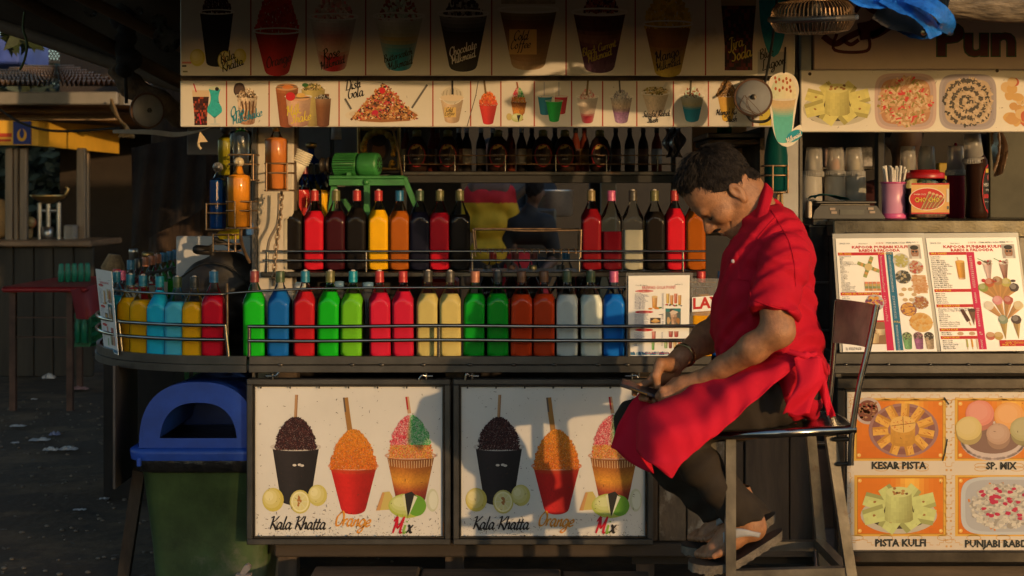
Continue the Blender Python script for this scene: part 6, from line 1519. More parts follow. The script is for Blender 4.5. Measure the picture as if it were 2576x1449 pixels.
def _(q):
 goldbox(q,2404,1196,2640,1350)
 tray(q,2418,1200,2640,1346,(.44,.47,.5),lambda r,a:((.55,.2,.04),4,5),20,4)
 for i in range(700):
  a=random.uniform(0,6.28);r=random.random()**.5;x,y=2528+84*r*math.cos(a),1274+58*r*math.sin(a)
  q.ell(x,y,random.uniform(3,7),random.uniform(3,5),random.choice([(.5,.48,.42),(.42,.4,.36),(.3,.28,.25),(.55,.52,.46)]),6+i*.003,7,.3)
 for i in range(26):q.ell(2528+random.uniform(-60,60),1270+random.uniform(-42,42),7,4.5,(.42,.02,.07),9+.06*i,9,.3)
pr4(_,'rabdi_picture')
p=Print(mpq);bk=(.02,.025,.025)
for t,u,v,w in (('KESAR PISTA',2193,1180,138),('SP. MIX',2482,1181,78),('PISTA KULFI',2202,1375,128),('PUNJABI RABDI KULFI',2428,1377,232)):p.text(t,u,v,25,bk,5,width=w,bold=.12)
p.obj('lettering',fr)
p=Print(mpq);specks(p,2136,990,2576,1380,40,k=9,low=False);p.line([(2384,1105),(2378,1140),(2372,1160)],3,bk,10);p.line([(2376,1000),(2388,1018)],3,bk,10);kind(p.obj('scratches',fr),'stuff')
# the two laminated menus
def kapoor(par,mp,asp,which):
 p=PrintA(mp,asp);A=asp;random.seed(70+which)
 red,mag,tl,blk,gry,yl=(.5,.01,.02),(.55,.0,.08),(0,.13,.25),(.04,.045,.05),(.16,.17,.2),(.75,.5,.03)
 p.text('SINCE 1939',.04,.052*A,.024,gry,3,bold=.02);p.text('Nilesh Kapoor',.26,.052*A,.018,blk,3,bold=.015);p.text('S S D N',.46,.05*A,.026,red,3,bold=.02);p.text('77384 44785 / 91361 35503',.575,.05*A,.026,blk,3,bold=.015);p.text('STALL NO. 11',.81,.046*A,.024,gry,3,bold=.02)
 p.text('KAPOOR PUNJABI KULFI',.5,.09*A,.043,red,3,'CENTER',.64,bold=.1);p.text('RABDI & FALOODA',.49,.12*A,.043,red,3,'CENTER',.47,bold=.1)
 p.rect(.825,.06*A,.965,.185*A,(.42,.38,.36),3);p.ell(.895,.13*A,.045,.045*A,(.32,.16,.1),4);p.ell(.895,.087*A,.048,.02*A,(.02,.02,.02),5);p.rect(.855,.165*A,.94,.185*A,(.6,.58,.55),5)
 for x in (.878,.914):p.ell(x,.122*A,.015,.009*A,(.03,.03,.03),5,12)
 p.rect(.88,.148*A,.912,.153*A,(.35,.3,.28),5)
 def bar(b,t,x1=.47):p.rect(.015,b*A,x1,(b+.027)*A,red,2);p.text(t,.03,(b+.02)*A,.03,yl,4,bold=.06)
 def lst(L,P_,b0,st,x=.03,px=.5,sz=.024,col=blk):
  for i,t in enumerate(L):p.text(t,x,(b0+st*i)*A,sz,col,3,bold=.012)
  for i,t in enumerate(P_):p.text(t,px,(b0+st*i)*A,sz,(.75,.7,.7),4,bold=.012)
 if which==0:
  bar(.125,'SPL. KULFI',.54);p.rect(.47,.126*A,.545,.99*A,mag,2.4);p.rect(.565,.126*A,.645,.99*A,tl,2.4);p.text('PLAIN',.475,.145*A,.034,yl,5,bold=.02);p.text('WITH RABDI',.567,.145*A,.024,yl,5,width=.07)
  L=['Punjabi Rabdi Kulfi','Spl. Mix','Malai','Pista','Malai & Pista (2 in 1)','Mango & Malai (2 in 1)','Chocolate & Malai (2 in 1)','Sangam (3 in 1)','Mango','Orange','Chikoo','Raspberry','Milan (4 in 1)','7 in 1','Chocolate','Strawberry','Pineapple','Pan Masala','Noga','Oreo','Butter Scotch','Sunday Special','Gulab Jamun','Jamun Kulfi (seasonal)','Peru Kulfi (seasonal)','Thandai Kulfi','Lichi Kulfi (seasonal)','Spl. Punjabi Rabdi Kulfi']
  lst(L,['140','70','70','70','70','80','80','90','80','80','80','80','90','90','90','90','100','90','80','80','90','100','100','90','90','90','100','180'],.166,.0115,.03,.49,.0175)
  for i in range(28):p.text(random.choice(['130','140','150','160']),.585,(.166+.0115*i)*A,.0175,(.7,.72,.75),4,bold=.012)
  bar(.478,'PUNJABI SPL. DRY FRUIT KULFI',.468);lst(['Kesar Pista','Badam Pista','Kesar Cassatta','Kaju Kulfi','Anjeer Kulfi','Akhrot Kulfi','Sitaphal','Dry Fruit Spl.'],['90','90','100','120','90','90','100','90','90','90','150','120','90','130'],.52,.0165,.03,.49,.0175)
  for i in range(14):p.text(random.choice(['150','180','200','210']),.585,(.52+.0145*i)*A,.0175,(.7,.72,.75),4,bold=.012)
  bar(.725,'FALOODA',.468);p.text('FULL',.57,.748*A,.034,yl,5,bold=.02)
  for i in range(18):p.text(random.choice(['120','140','160','150']),.585,(.775+.0125*i)*A,.0175,(.7,.72,.75),4,bold=.012)
  lst(['Sp. Shahi Falooda','Sp. Punjabi Rabdi'],[],.972,.013,.03,.49,.024)
  for a in range(4):
   an=a*1.571+.4;c,s_=math.cos(an),math.sin(an)
   for t,cc in ((.05,(.2,.28,.1)),(.08,(.6,.34,.1)),(.11,(.3,.34,.12))):p.poly([(.35+(t-.02)*c-.022*s_,.255*A+(t-.02)*s_+.022*c),(.35+(t+.02)*c-.02*s_,.255*A+(t+.02)*s_+.02*c),(.35+(t+.02)*c+.02*s_,.255*A+(t+.02)*s_-.02*c),(.35+(t-.02)*c+.022*s_,.255*A+(t-.02)*s_-.022*c)],cc,4)
  p.ell(.35,.255*A,.045,.032*A,(.58,.45,.22),5)
  for i in range(4):
   for j,cc in enumerate(((.55,.2,.12),(.5,.36,.12),(.2,.26,.12),(.55,.25,.1))):p.rect(.29+i*.045,(.385+j*.02)*A,.33+i*.045,(.405+j*.02)*A,jit(cc,.2),4)
  def blob(cu,cv,r,cols,n,sq_=False,bg=(.5,.5,.48)):
   p.ell(cu,cv*A,r*1.05,r*.95,bg,3,20)
   for i in range(n):a,q_=random.uniform(0,6.28),random.random()**.5;p.ell(cu+r*.9*q_*math.cos(a),cv*A+r*.8*q_*math.sin(a),r*.2,r*.15,random.choice(cols),4+i*.004,6,.2)
  yg=[(.4,.38,.12),(.45,.42,.16),(.35,.33,.1)]
  blob(.73,.2,.09,yg,40);blob(.885,.26,.085,[(.35,.1,.08),(.45,.25,.15),(.4,.06,.05)],60);blob(.73,.345,.085,[(.04,.04,.03),(.4,.33,.2),(.05,.05,.04)],80,bg=(.3,.33,.35));p.rect(.83,.33*A,.985,.49*A,(.55,.35,.2),3)
  for i in range(50):p.ell(.83+random.random()*.155,(.33+random.random()*.16)*A,.02,.01*A,random.choice([(.6,.42,.26),(.55,.3,.15),(.5,.25,.1)]),3.5+i*.01,7)
  for a in range(6):an=a*1.047;p.ell(.76+.07*math.cos(an),.5*A+.07*math.sin(an),.03,.022,jit((.5,.36,.2),.1),4,8)
  blob(.89,.57,.085,[(.35,.16,.06),(.4,.22,.08),(.3,.1,.05)],60);blob(.75,.63,.085,[(.6,.33,.08),(.55,.27,.05)],40,bg=(.25,.1,.08));blob(.87,.745,.12,[(.62,.36,.1),(.6,.42,.18),(.55,.28,.06)],70,bg=(.6,.4,.15));p.rect(.25,.74*A,.47,.935*A,(.25,.13,.06),3);blob(.35,.84,.065,[(.66,.5,.3),(.6,.4,.22)],30,bg=(.6,.46,.3));pic_cup(p,.35,.84*A,.92*A,.1,.08,[(0,(.66,.5,.28)),(1,(.6,.42,.2))],6,.08,nu=6,nv=6,rim=None);pic_cup(p,.42,.8*A,.85*A,.1,.08,[(0,(.66,.55,.35)),(1,(.6,.45,.25))],5,.08,nu=6,nv=6,rim=None)
  blob(.385,.57,.1,[(.6,.28,.04),(.3,.05,.12),(.1,.05,.1),(.62,.36,.08)],50,bg=(.4,.42,.45))
  for cu,c1,c2 in ((.7,(.15,.35,.15),(.2,.3,.12)),(.82,(.3,.1,.25),(.25,.12,.15)),(.935,(.4,.3,.2),(.05,.04,.03))):pic_cup(p,cu,.88*A,.975*A,.1,.075,[(0,c1),(1,c1)],4,.08,nu=6,nv=7,rim=None,jitq=.2);blob(cu,.865,.05,[c2,(.05,.05,.04),mixc(c2,(.5,.5,.4),.5)],30,bg=c2)
 else:
  p.rect(.425,.126*A,.51,.985*A,mag,2.4)
  for b,t,x1 in ((.125,'MILK SHAKES',.424),(.452,'KULFI CONE',.424),(.587,'ICE CREAM CONE',.424),(.797,'MATKA KULFI',.424),(.866,'CANDY KULFI',.424)):bar(b,t,x1)
  L=['Cold Coffee','Cold Coco','Oreo Milk Shake','Kitkat Milk Shake','Chocolate Milk Shake','Butter Scotch Milk Shake','Vanilla Milk Shake','Thandai Milk Shake','Kesar Milk Shake','Strawberry Milk Shake','Rose Milk Shake','Mango Milk Shake','Chikoo Milk Shake','Sitafal Milk Shake','Badam Milk Shake','Pan Masala Milk Shake','Mango Mastani Shake']
  lst(L,['140','160','140','160','140','140','140','160','160','140','160','140','160','160','160','160','160'],.172,.0168,.02,.445,.023)
  lst(['Malai Cone','Pista Cone','Mango Cone','Kesar Cone','Badam Cone','Black Current'],['75','75','85','95','95','95'],.497,.0165,.025,.45,.023)
  lst(['Chocolate Choco Chips & Dip (Waffle Cone)','Vanilla Choco Chips & Dip (Waffle Cone)','Vanilla','Strawberry','Butter scotch','Chocolate','Mix Cone','Chocolate Choco Chips','Cornetto-Butter Scotch','Cornetto-Chocolate'],['120','100','60','60','70','70','90','80','40','40'],.633,.0168,.025,.45,.023)
  lst(['Malai Matka','Kesar Matka'],['80','100'],.842,.0165,.03,.45,.023);lst(['Malai Candy','Pista Candy','Kesar Pista Candy','Mango Candy','Big Choco Bar'],['70','70','90','80','30'],.912,.0168,.03,.45,.023)
  pic_cup(p,.34,.21*A,.365*A,.1,.075,[(0,(.66,.34,.05)),(.9,(.6,.28,.03)),(1,(.6,.55,.5))],4,.06,nu=8,nv=10,rim=None);p.ell(.34,.21*A,.05,.012*A,(.66,.4,.1),6);p.line([(.315,.17*A),(.325,.2*A)],.008,(.5,.4,.35),5)
  for cu,c1 in ((.64,(.6,.42,.4)),(.82,(.25,.07,.04))):
   pic_cup(p,cu,.235*A,.36*A,.1,.04,[(0,mixc(c1,(.6,.5,.45),.4)),(1,c1)],4,.06,nu=8,nv=8,rim=None);p.line([(cu,.36*A),(cu,.395*A)],.018,(.5,.48,.46),4);p.ell(cu,.4*A,.04,.01*A,(.5,.48,.46),5)
   for i in range(16):p.ell(cu+random.uniform(-.045,.045),(.222+random.uniform(-.02,.015))*A,.016,.01*A,random.choice([(.62,.56,.5),(.5,.45,.4),(.15,.08,.05),(.5,.05,.06)]),6,7)
   p.line([(cu-.1,.185*A),(cu-.02,.215*A)],.008,(.05,.3,.15),5)
  p.ell(.555,.225*A,.025,.018*A,(.5,.02,.03),6);p.ell(.575,.38*A,.022,.016*A,(.5,.02,.03),6);p.ell(.7,.38*A,.022,.016*A,(.45,.02,.03),6);p.ell(.9,.385*A,.03,.012*A,(.05,.03,.03),6)
  def cones(cv,cu,L,cols,spread,waf=(.5,.26,.08)):
   for i,c in enumerate(cols):
    a=(i-(len(cols)-1)/2)*spread;dx,dy=math.sin(a),-math.cos(a);tx,ty=cu+dx*L,cv*A+dy*L;nx,ny=-dy*.045,dx*.045
    p.poly([(cu,cv*A),(tx+nx,ty+ny),(tx-nx,ty-ny)],jit(waf,.1),4);p.poly([(cu,cv*A),(tx+nx*.3,ty+ny*.3),(tx-nx,ty-ny)],jit(mixc(waf,(.2,.1,.03),.4),.1),4.4);p.ell(tx+dx*.02,ty+dy*.02,.055,.05,c,5,16,.06);p.ell(tx+dx*.02-.01,ty+dy*.02-.012,.035,.03,mixc(c,(.7,.65,.6),.25),6,12,.06)
  cones(.565,.73,.21,[(.25,.3,.06),(.45,.1,.03),(.35,.2,.08),(.45,.4,.1),(.05,.03,.03)],.42);cones(.74,.76,.22,[(.66,.6,.5),(.62,.25,.28),(.4,.08,.06),(.62,.5,.28)],.5,(.55,.3,.12));cones(.9,.735,.2,[(.2,.26,.18)],0,(.5,.36,.12));cones(.9,.88,.2,[(.06,.035,.03)],0,(.5,.34,.12))
  p.poly([(.27,.635*A),(.31,.63*A),(.37,.73*A),(.33,.745*A)],(.07,.02,.015),5);p.line([(.355,.74*A),(.37,.775*A)],.012,(.5,.3,.15),4);p.poly([(.36,.64*A),(.44,.64*A),(.405,.775*A)],(.15,.07,.04),5);p.ell(.4,.64*A,.04,.015*A,(.05,.03,.02),6)
  for i,c in enumerate(((.36,.36,.1),(.62,.3,.05),(.6,.5,.36))):p.line([(.3+i*.055,.895*A),(.3+i*.055,.965*A)],.02,c,3);p.line([(.3+i*.055,.965*A),(.3+i*.055,.985*A)],.008,(.5,.36,.2),3)
  for cu in (.24,.37):p.ell(cu,.845*A,.035,.016*A,(.5,.34,.22),3)
  for cu,c in ((.57,(.45,.12,.08)),(.66,(.45,.3,.08))):p.ell(cu,.87*A,.05,.035*A,c,4);p.ell(cu,.855*A,.045,.022*A,mixc(c,(.6,.45,.25),.6),5)
  p.rect(.66,.905*A,.99,.96*A,red,6);p.text('New Introduction',.83,.92*A,.026,(.6,.36,.1),7,'CENTER');p.text('Vanilla  Chocolate',.83,.936*A,.03,yl,7,'CENTER',bold=.01);p.text('Waffle Cone',.76,.954*A,.03,yl,7,'CENTER',bold=.01)
 p.obj('print',par)
for wh,tl_,tr_,br_,bl_,lb in ((0,(2102,600),(2319,598),(2357,884),(2121,885),'left laminated menu of the right stall, headed SPL. KULFI, partly behind the stool back'),(1,(2329,599),(2556,597),(2594,882),(2368,884),'right laminated menu of the right stall, headed MILK SHAKES')):
 r,mp=flatpaper('menu_board',lb,'menu',W(*tl_,4.895),W(*tr_,4.895),W(*br_,4.865),W(*bl_,4.865))
 kapoor(r,mp,(885-599)/(tr_[0]-tl_[0]),wh)
 q=MB();o=Vector((0,-.001,0));a,b,c,d=W(tl_[0]-8,tl_[1]-12,4.899),W(tr_[0]+5,tr_[1]-12,4.899),W(br_[0]+5,br_[1]+1,4.868),W(bl_[0]-8,bl_[1]+1,4.868)
 q.add([a,b,c,d,a+Vector((0,.0014,0)),b+Vector((0,.0014,0)),c+Vector((0,.0014,0)),d+Vector((0,.0014,0))],[(0,1,2,3)[::-1],(4,5,6,7),(0,1,5,4),(2,3,7,6),(1,2,6,5),(3,0,4,7)]);q.obj('laminate',mat('laminate_edge',(.33,.32,.29),.25,0,.1,6,coat=.4),r)

# ------------------------------------------------------------------ goods on the right counter
GZ=zs
sc=thing('weighing_scale','black weighing scale with a turquoise cloth on its pan','scale',(X(2118,5.12),5.12,GZ))
q=MB();u0,u1=2040,2218;prof=[(2040,551),(2046,530),(2058,519),(2200,519),(2222,550),(2220,551)]
q.prism(prof,5.02,5.2,lambda a,b,d:Vector((X(a,5.05),d,Z(b,5.05)+(GZ-Z(551,5.05)))));q.obj('body',BLACKRUB,sc)
q=MB();dz=GZ-Z(551,5.05);q.box(X(2050,5.05),5.03,Z(513,5.05)+dz,X(2202,5.05),5.2,Z(507,5.05)+dz,.003);q.box(X(2066,5.05),5.06,Z(518,5.05)+dz,X(2190,5.05),5.18,Z(513.5,5.05)+dz);q.obj('pan',STEEL_DULL,sc)
q=MB();q.box(X(2112,5.02),5.017,Z(541,5.02)+dz,X(2174,5.02),5.0195,Z(529,5.02)+dz);q.obj('display',mat('grey_display',(.05,.055,.05),.3),sc)
q=MB()
for u,v in ((2094,527),(2098,536),(2190,526),(2194,535)):q.box(X(u-7,5.02),5.017,Z(v+3,5.02)+dz,X(u+7,5.02),5.0195,Z(v-3,5.02)+dz)
q.obj('buttons',mat('pale_buttons',(.3,.22,.17),.5),sc)
q=MB();random.seed(80);q.grid(lambda a,b:(X(2046+156*a,5.05),5.025+.16*b,Z(506,5.05)+dz+.003+(.016*max(0,math.sin(a*5.2+.2))+.012*max(0,math.sin(a*15+b*4))*(1-a)**2)*(1 if a<.55 else .25)),50,8);tag(q.obj('turquoise_cloth',mat('turquoise_fabric',(.02,.3,.32),.8,0,.2,20)),'turquoise cloth crumpled on the weighing scale pan','cloth')
cu_=thing('straw_cup','pink tumbler full of white paper straws','cup',(X(2248,5.06),5.06,GZ));s_=5.06/F;c=Vector((X(2248,5.06),5.06,GZ))
PINK=mat('pink_plastic',(.62,.28,.45),.35,0,.06,8)
q=MB();q.lathe([(27*s_,0),(32*s_,0),(32*s_,12*s_),(28.5*s_,14*s_),(30*s_,86*s_),(31.5*s_,88*s_),(31*s_,91*s_),(28*s_,91*s_),(26*s_,20*s_),(0,18*s_)],32,c);q.obj('tumbler',PINK,cu_)
q=MB();q.lathe([(32.6*s_,.5*s_),(33.5*s_,2*s_),(33.5*s_,12*s_),(32.6*s_,13*s_)],32,c);q.lathe([(32.2*s_,87*s_),(32.8*s_,89*s_),(32.2*s_,92*s_)],32,c);q.obj('bands',mat('hot_pink_plastic',(.6,.1,.28),.35),cu_)
q=MB();q.ball(c+Vector((26*s_,-16.0*s_,56*s_)),(4*s_,4*s_,7*s_),8,6);q.obj('flower_mark',DARK,cu_)
random.seed(81);q=MB()
for i in range(26):
 a,r=random.uniform(0,6.28),random.random()**.5*22*s_;tx=(r*math.cos(a))*1.45+random.uniform(-2,2)*s_;b0=c+Vector((r*math.cos(a)*.55,r*math.sin(a)*.55,20*s_));b1=c+Vector((tx,r*math.sin(a)*1.1,(128+random.uniform(-6,5))*s_));q.tube([b0,b1],3.3*s_,8,cap=False)
kind(q.obj('straws',mat('white_straw_paper',(.7,.67,.62),.6),cu_),'stuff')
jr=thing('biscuit_jar','wafer stick jar with red lid and a CHO CHO label','jar',(X(2325,5.06),5.06,GZ));c=Vector((X(2326,5.06),5.06,GZ))
def sqj(pf,m,nm,sq,par):q=MB();q.lathe(pf,40,c,sq=sq);return q.obj(nm,m,par)
sqj([(52*s_,0),(58*s_,4*s_),(60*s_,10*s_),(60*s_,92*s_),(50*s_,100*s_),(42*s_,104*s_)],GLASS,'jar_glass',48*s_,jr)
sqj([(0,2*s_),(48*s_,3*s_),(56*s_,10*s_),(56*s_,76*s_),(0,77*s_)],mat('wafer_sticks',(.16,.08,.05),.6,0,.6,30,stretch=(3,3,.3),col2=(.05,.06,.14),c2amt=.42),'wafers',45*s_,jr)
q=MB();q.lathe([(48*s_,100*s_),(48.5*s_,102*s_),(48.5*s_,114*s_),(46*s_,116*s_),(36*s_,116.5*s_),(35*s_,122*s_),(0,122.5*s_)],36,c);q.obj('lid',mat('red_lid',(.45,.012,.015),.35),jr)
mj=lambda u,v,k:(c.x+u*s_,c.y-48.6*s_-.0003*k,c.z+(112-v)*s_*.98)
p=Print(mj);random.seed(82)
p.grid(lambda a,b:(-47+94*a,26+72*b),lambda a,b:jit(mixc((.66,.42,.16),(.6,.3,.08),abs(a-.5)+.3*b),.04),12,8,1);p.rect(-47,22,47,26,(.45,.02,.02),1.5);p.rect(-47,96,47,100,(.45,.02,.02),1.5)
p.ell(-8,62,45,29,(.72,.62,.5),2,32);p.ell(-8,62,43,27,(.5,.015,.015),3,32)
for i in range(5):x=-14+i*9;p.line([(x-8,88-i),(x+12,46+3*i)],6.5,(.25,.12,.05),4+.2*i);p.line([(x-9,88-i),(x+10,48+3*i)],2,(.5,.3,.14),5+.2*i);p.ell(x+12,46+3*i,4,3,(.6,.4,.2),6)
p.text('CHO CHO',-40,71,17,(.1,.05,.02),7,width=63,bold=.06);p.text('CHO CHO',-40,70,17,(.7,.55,.04),8,width=62,bold=.02);p.text('WAFER STICK',-42,52,5,(.72,.6,.5),7,bold=.01);p.text('Best Quality',18,36,6,(.6,.5,.03),7,rot=14,shear=.3);p.rect(40,36,46,70,(.6,.56,.5),6);p.rect(41,80,46,88,(.1,.1,.1),6)
p.obj('label_print',jr)
def sauce(u,Y,h,w,m,lb,cat='bottle',name='sauce_bottle'):
 r=thing(name,lb,cat,(X(u,Y),Y,GZ),'squeeze bottles under upturned cups');c=Vector((X(u,Y),Y,GZ));s_=Y/F;R=w/2*s_
 q=MB();q.lathe([(R*.9,0),(R,.006),(R,h*.62*s_),(R*.96,h*.8*s_),(R*.7,h*.92*s_),(R*.3,h*.96*s_),(R*.16,h*1.25*s_),(0,h*1.26*s_)],22,c);q.obj('body',m,r);return r
def upcup(u,v,Y,h,w,m,lb,tilt=0,name='plastic_cup'):
 s_=Y/F;r=thing(name,lb,'cup',W(u,v,Y),'clear cups upturned over bottles');M=Matrix.Translation(W(u,v,Y))@Matrix.Rotation(math.radians(tilt),4,'Y');R=w/2*s_
 q=MB();q.lathe([(R,0),(R*.8,h*s_),(R*.76,h*1.015*s_),(0,h*1.015*s_)],28,M=M);q.obj('wall',m,r)
 q=MB();q.lathe([(R*1.02,-.0),(R*1.1,.002),(R*1.08,14*s_),(R*1.0,15*s_)],28,M=M)
 for k in range(28):a=2*math.pi*k/28;q.tube([M@Vector((R*1.09*math.cos(a),R*1.09*math.sin(a),1*s_)),M@Vector((R*1.08*math.cos(a),R*1.08*math.sin(a),13*s_))],.0018,4,smooth=False)
 q.obj('ribbed_rim',m,r);return r
milky=clear_mat('milky_plastic',(.62,.58,.52),.3,.6);
for i,(u,t,vt,lb) in enumerate(((2042,2,372,'leftmost'),(2101,1,369,'middle, orange tinted'),(2152,-2,370,'rightmost'))):
 sauce(u,5.3,128,52,milky,f'{lb} frosted squeeze bottle of the three behind the weighing scale');upcup(u+(4,0,-2)[i],445,5.3,73,48,FROST,f'{lb} frosted cup upturned on the three bottles behind the scale',t)
 q=MB();q.ball(W(u,420,5.3),(.018,.018,.035),10,7);tag(q.obj('nozzle_cap',mat(('pale_nozzle','orange_nozzle','cream_nozzle')[i],((.5,.48,.44),(.6,.2,.04),(.55,.5,.34))[i],.5)),f'{lb} nozzle tip showing through the frosted cup behind the scale','nozzle')
for u,c_,lb in ((2284,(.45,.38,.14),'left'),(2332,(.16,.3,.16),'right')):
 sauce(u,5.34,118,44,mat('cream_bottle_'+lb,c_,.4),f'{lb} squeeze bottle behind the red lidded jar');upcup(u,443,5.34,74,44,FROST,f'{lb} clear cup upturned behind the red lidded jar')
sauce(2404,5.24,150,44,liquid('berry_sauce',(.17,.008,.02)),'dark berry red sauce bottle between the red lidded jar and the chocolate bottle');upcup(2404,442,5.24,74,46,FROST,'clear cup upturned over the berry red sauce bottle')
ch=thing('chocolate_bottle','brown chocolate syrup bottle with red rimmed label under an upturned cup','bottle',(X(2458,5.14),5.14,GZ));c=Vector((X(2457,5.14),5.14,GZ));s5=5.14/F
q=MB();q.lathe([(24*s5,0),(28*s5,.006),(27*s5,20*s5),(24.5*s5,70*s5),(26.5*s5,110*s5),(26*s5,146*s5),(16*s5,162*s5),(12*s5,175*s5),(0,176*s5)],28,c);q.obj('body',liquid('chocolate_brown',(.028,.012,.007)),ch)
mc_=lambda u,v,k:(c.x+(27.2+.06*k)*s5*math.sin(u),c.y-(27.2+.06*k)*s5*math.cos(u)*1.0-.002,c.z+(172-v)*s5)
p=Print(lambda u,v,k:mc_((u)/26.0,v,k))
def el(cu,cv,ru,rv,col,k):p.grid(lambda a,b:(cu+(a*2-1)*ru*math.sqrt(max(0,1-(2*b-1)**2)),cv+(2*b-1)*rv),lambda a,b:col,8,14,k)
el(26,98,22,62,(.42,.02,.02),8);el(26,98,20,59,(.02,.015,.012),10);p.grid(lambda a,b:(14+20*a,48+10*b),lambda a,b:(.5,.36,.05),6,2,12);p.text("HERSHEY'S",8,92,12,(.55,.53,.5),12,width=36,bold=.02);p.text('SYRUP',14,104,8,(.55,.53,.5),12,width=22,bold=.02);p.grid(lambda a,b:(9+32*a,112+10*b),lambda a,b:(.4,.02,.02),6,2,12);p.ell(26,70,6,8,(.45,.1,.08),12,10);p.text('100% CALCIUM',10,132,5,(.5,.48,.45),12,width=28)
p.obj('label_print',ch)
upcup(2451,412,5.14,74,50,FROST,'clear ribbed cup upturned and tilted over the chocolate syrup bottle',-4)
boxthing('wafer_box','small pale box edge beside the scale','box',2033,506,2043,549,5.02,.05,mat('pale_box',(.6,.5,.38),.6))
# inside of the right stall
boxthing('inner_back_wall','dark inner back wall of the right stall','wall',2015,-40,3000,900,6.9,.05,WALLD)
boxthing('inner_pillar','dark upright inside the right stall, behind the cups','pillar',2208,320,2226,700,6.3,.06,DARK)
boxthing('inner_shelf','dim shelf of packets inside the right stall above the frosted cups','shelf',2060,420,2200,426,6.5,.2,STEEL_DULL)
random.seed(90)
for i,(u,w,v0) in enumerate(((2088,26,372),(2130,18,378),(2175,40,370),(2150,16,392))):boxthing('goods_packet',['squat','narrow','wide','short'][i]+' dim packet on the inner shelf of the right stall','packet',u-w/2,v0,u+w/2,419.5,6.52+.03*i,.06,mat('dim_packet_%d'%i,((.2,.12,.1),(.1,.1,.12),(.28,.26,.25),(.12,.05,.04))[i],.5,0,.5,30))
boxthing('blue_grey_panel','pale blue grey panel at the back of the right stall','panel',2490,330,2900,560,6.8,.05,mat('grey_olive_panel',(.09,.085,.06),.8,0,.2,4))
boxthing('yellow_packet','yellow packet glimpsed between cups in the right stall','packet',2362,410,2396,470,6.2,.05,mat('yellow_pack',(.4,.26,.01),.6))
q=MB();q.grid(lambda a,b:(X(2492+30*a+8*math.sin(b*3),5.9),5.9+.03*math.sin(a*9+b*4),Z(325+(120-30*abs(a-.5))*b,5.9)),10,14);tag(q.obj('hanging_bag',clear_mat('tan_plastic_film',(.35,.22,.14),.3,.5)),'brownish clear plastic bag hanging at the back of the right stall','bag')

# ------------------------------------------------------------------ things hung out in front
disc_lamp(1895,245,48,4.62,ENAM,'white enamelled disc reflector with rusty chips hanging over the lower sign',(88,-5))
q=MB();q.tube(catmull([W(1880,290,4.66),W(1895,305,4.7),W(1930,303,4.78),W(1945,280,4.84)],5),.005,6);q.tube(catmull([W(1955,-10,4.7),W(1945,90,4.72),W(1928,190,4.72),W(1922,215,4.68)],5),.0045,6);tag(q.obj('lamp_cable',BLACKRUB),'black cable running down to the enamelled disc reflector','cable')
q=MB();random.seed(91)
for k in range(4):q.tube(catmull([W(1890+random.uniform(-20,0),240,4.59),W(1880+random.uniform(-25,25),270,4.585),W(1905+random.uniform(-20,20),292,4.6)],6),.0012,4)
tag(q.obj('loose_threads',mat('brown_thread',(.1,.06,.04),.9)),'loose brown threads tangled over the enamelled disc reflector','thread')
# green bottle in a cage on the metal post
gb=thing('green_bottle','dark teal green bottle in a wire cage on the metal post','bottle',W(1952,482,4.9));s_=4.9/F;c=W(1952,481,4.93)
q=MB();q.lathe([(25*s_,0),(29*s_,5*s_),(29.5*s_,90*s_),(24*s_,130*s_),(13*s_,175*s_),(11*s_,215*s_)],24,c);q.obj('glass',liquid('teal_green_glass',(.003,.05,.045)),gb)
cage(1926,1985,(417,441),484,4.885,'rusty wire cage holding the dark teal green bottle on the metal post',(1944,1982),.085)
q=MB();q.tube(catmull([W(1958,486,4.95),W(1956,520,4.96),W(1968,550,4.97)],5),.006,6);q.tube(catmull([W(1966,486,4.95),W(1968,520,4.96),W(1978,550,4.97)],5),.005,6);tag(q.obj('cage_wires',mat('straw_wires',(.36,.26,.12),.7)),'bent wires hanging below the teal green bottle cage','wire')
# milkshake cut-out board
YM2=4.72
mk=thing('cutout_sign','cut-out milkshake board with blue Milkmaid tag hanging between the two stalls','sign',W(1972,370,YM2))
ol=catmull([(1935,205),(1945,190),(1972,181),(1998,192),(2010,222),(2004,262),(1996,320),(1999,322),(2014,314),(2016,338),(1998,362),(1978,369),(1958,358),(1946,330),(1938,280),(1933,235)],4,True)
q=MB();q.prism(ol,0,.006,lambda a,b,d:W(a,b,YM2)+Vector((0,d,0)));q.obj('board',mat('cutout_board',(.72,.66,.55),.5),mk)
p=Print(plane_map(YM2));random.seed(92)
p.grid(lambda a,b:(1971+(a-.5)*64*math.sin(math.pi*min(.5,.12+.5*b)),188+60*b),lambda a,b:jit(mixc((.7,.64,.44),(.4,.55,.42),max(0,.6-a)),.05),12,10,1)
p.grid(lambda a,b:(1970+(a-.5)*(64-14*b),248+40*b+6*math.sqrt(max(0,1-(2*a-1)**2))),lambda a,b:jit(mixc((.55,.4,.22),(.1,.42,.38),max(0,min(1,b*1.6-.6))),.04),12,8,2)
p.grid(lambda a,b:(1970+(a-.5)*(50-8*b*b*4*.5),288+62*b+10*b*math.sqrt(max(0,1-(2*a-1)**2))),lambda a,b:jit((.08,.42,.38),.05),12,8,1)
for i in range(13):p.ell(1950+(i*37%46),196+(i*23%44),3,4.6,(.42,.1,.02),3,8)
p.ell(1998,342,22,13,(.0,.27,.36),4,24,rot=-.55);p.script('Milkmaid',1981,361,13,(.7,.68,.62),9,30,w=.15)
p.obj('print',mk)
q=MB();q.tube([W(1972,183,YM2-.004),W(1974,150,YM2+.02),W(1976,120,4.84)],.0035,6);q.obj('hook',DARK,mk)
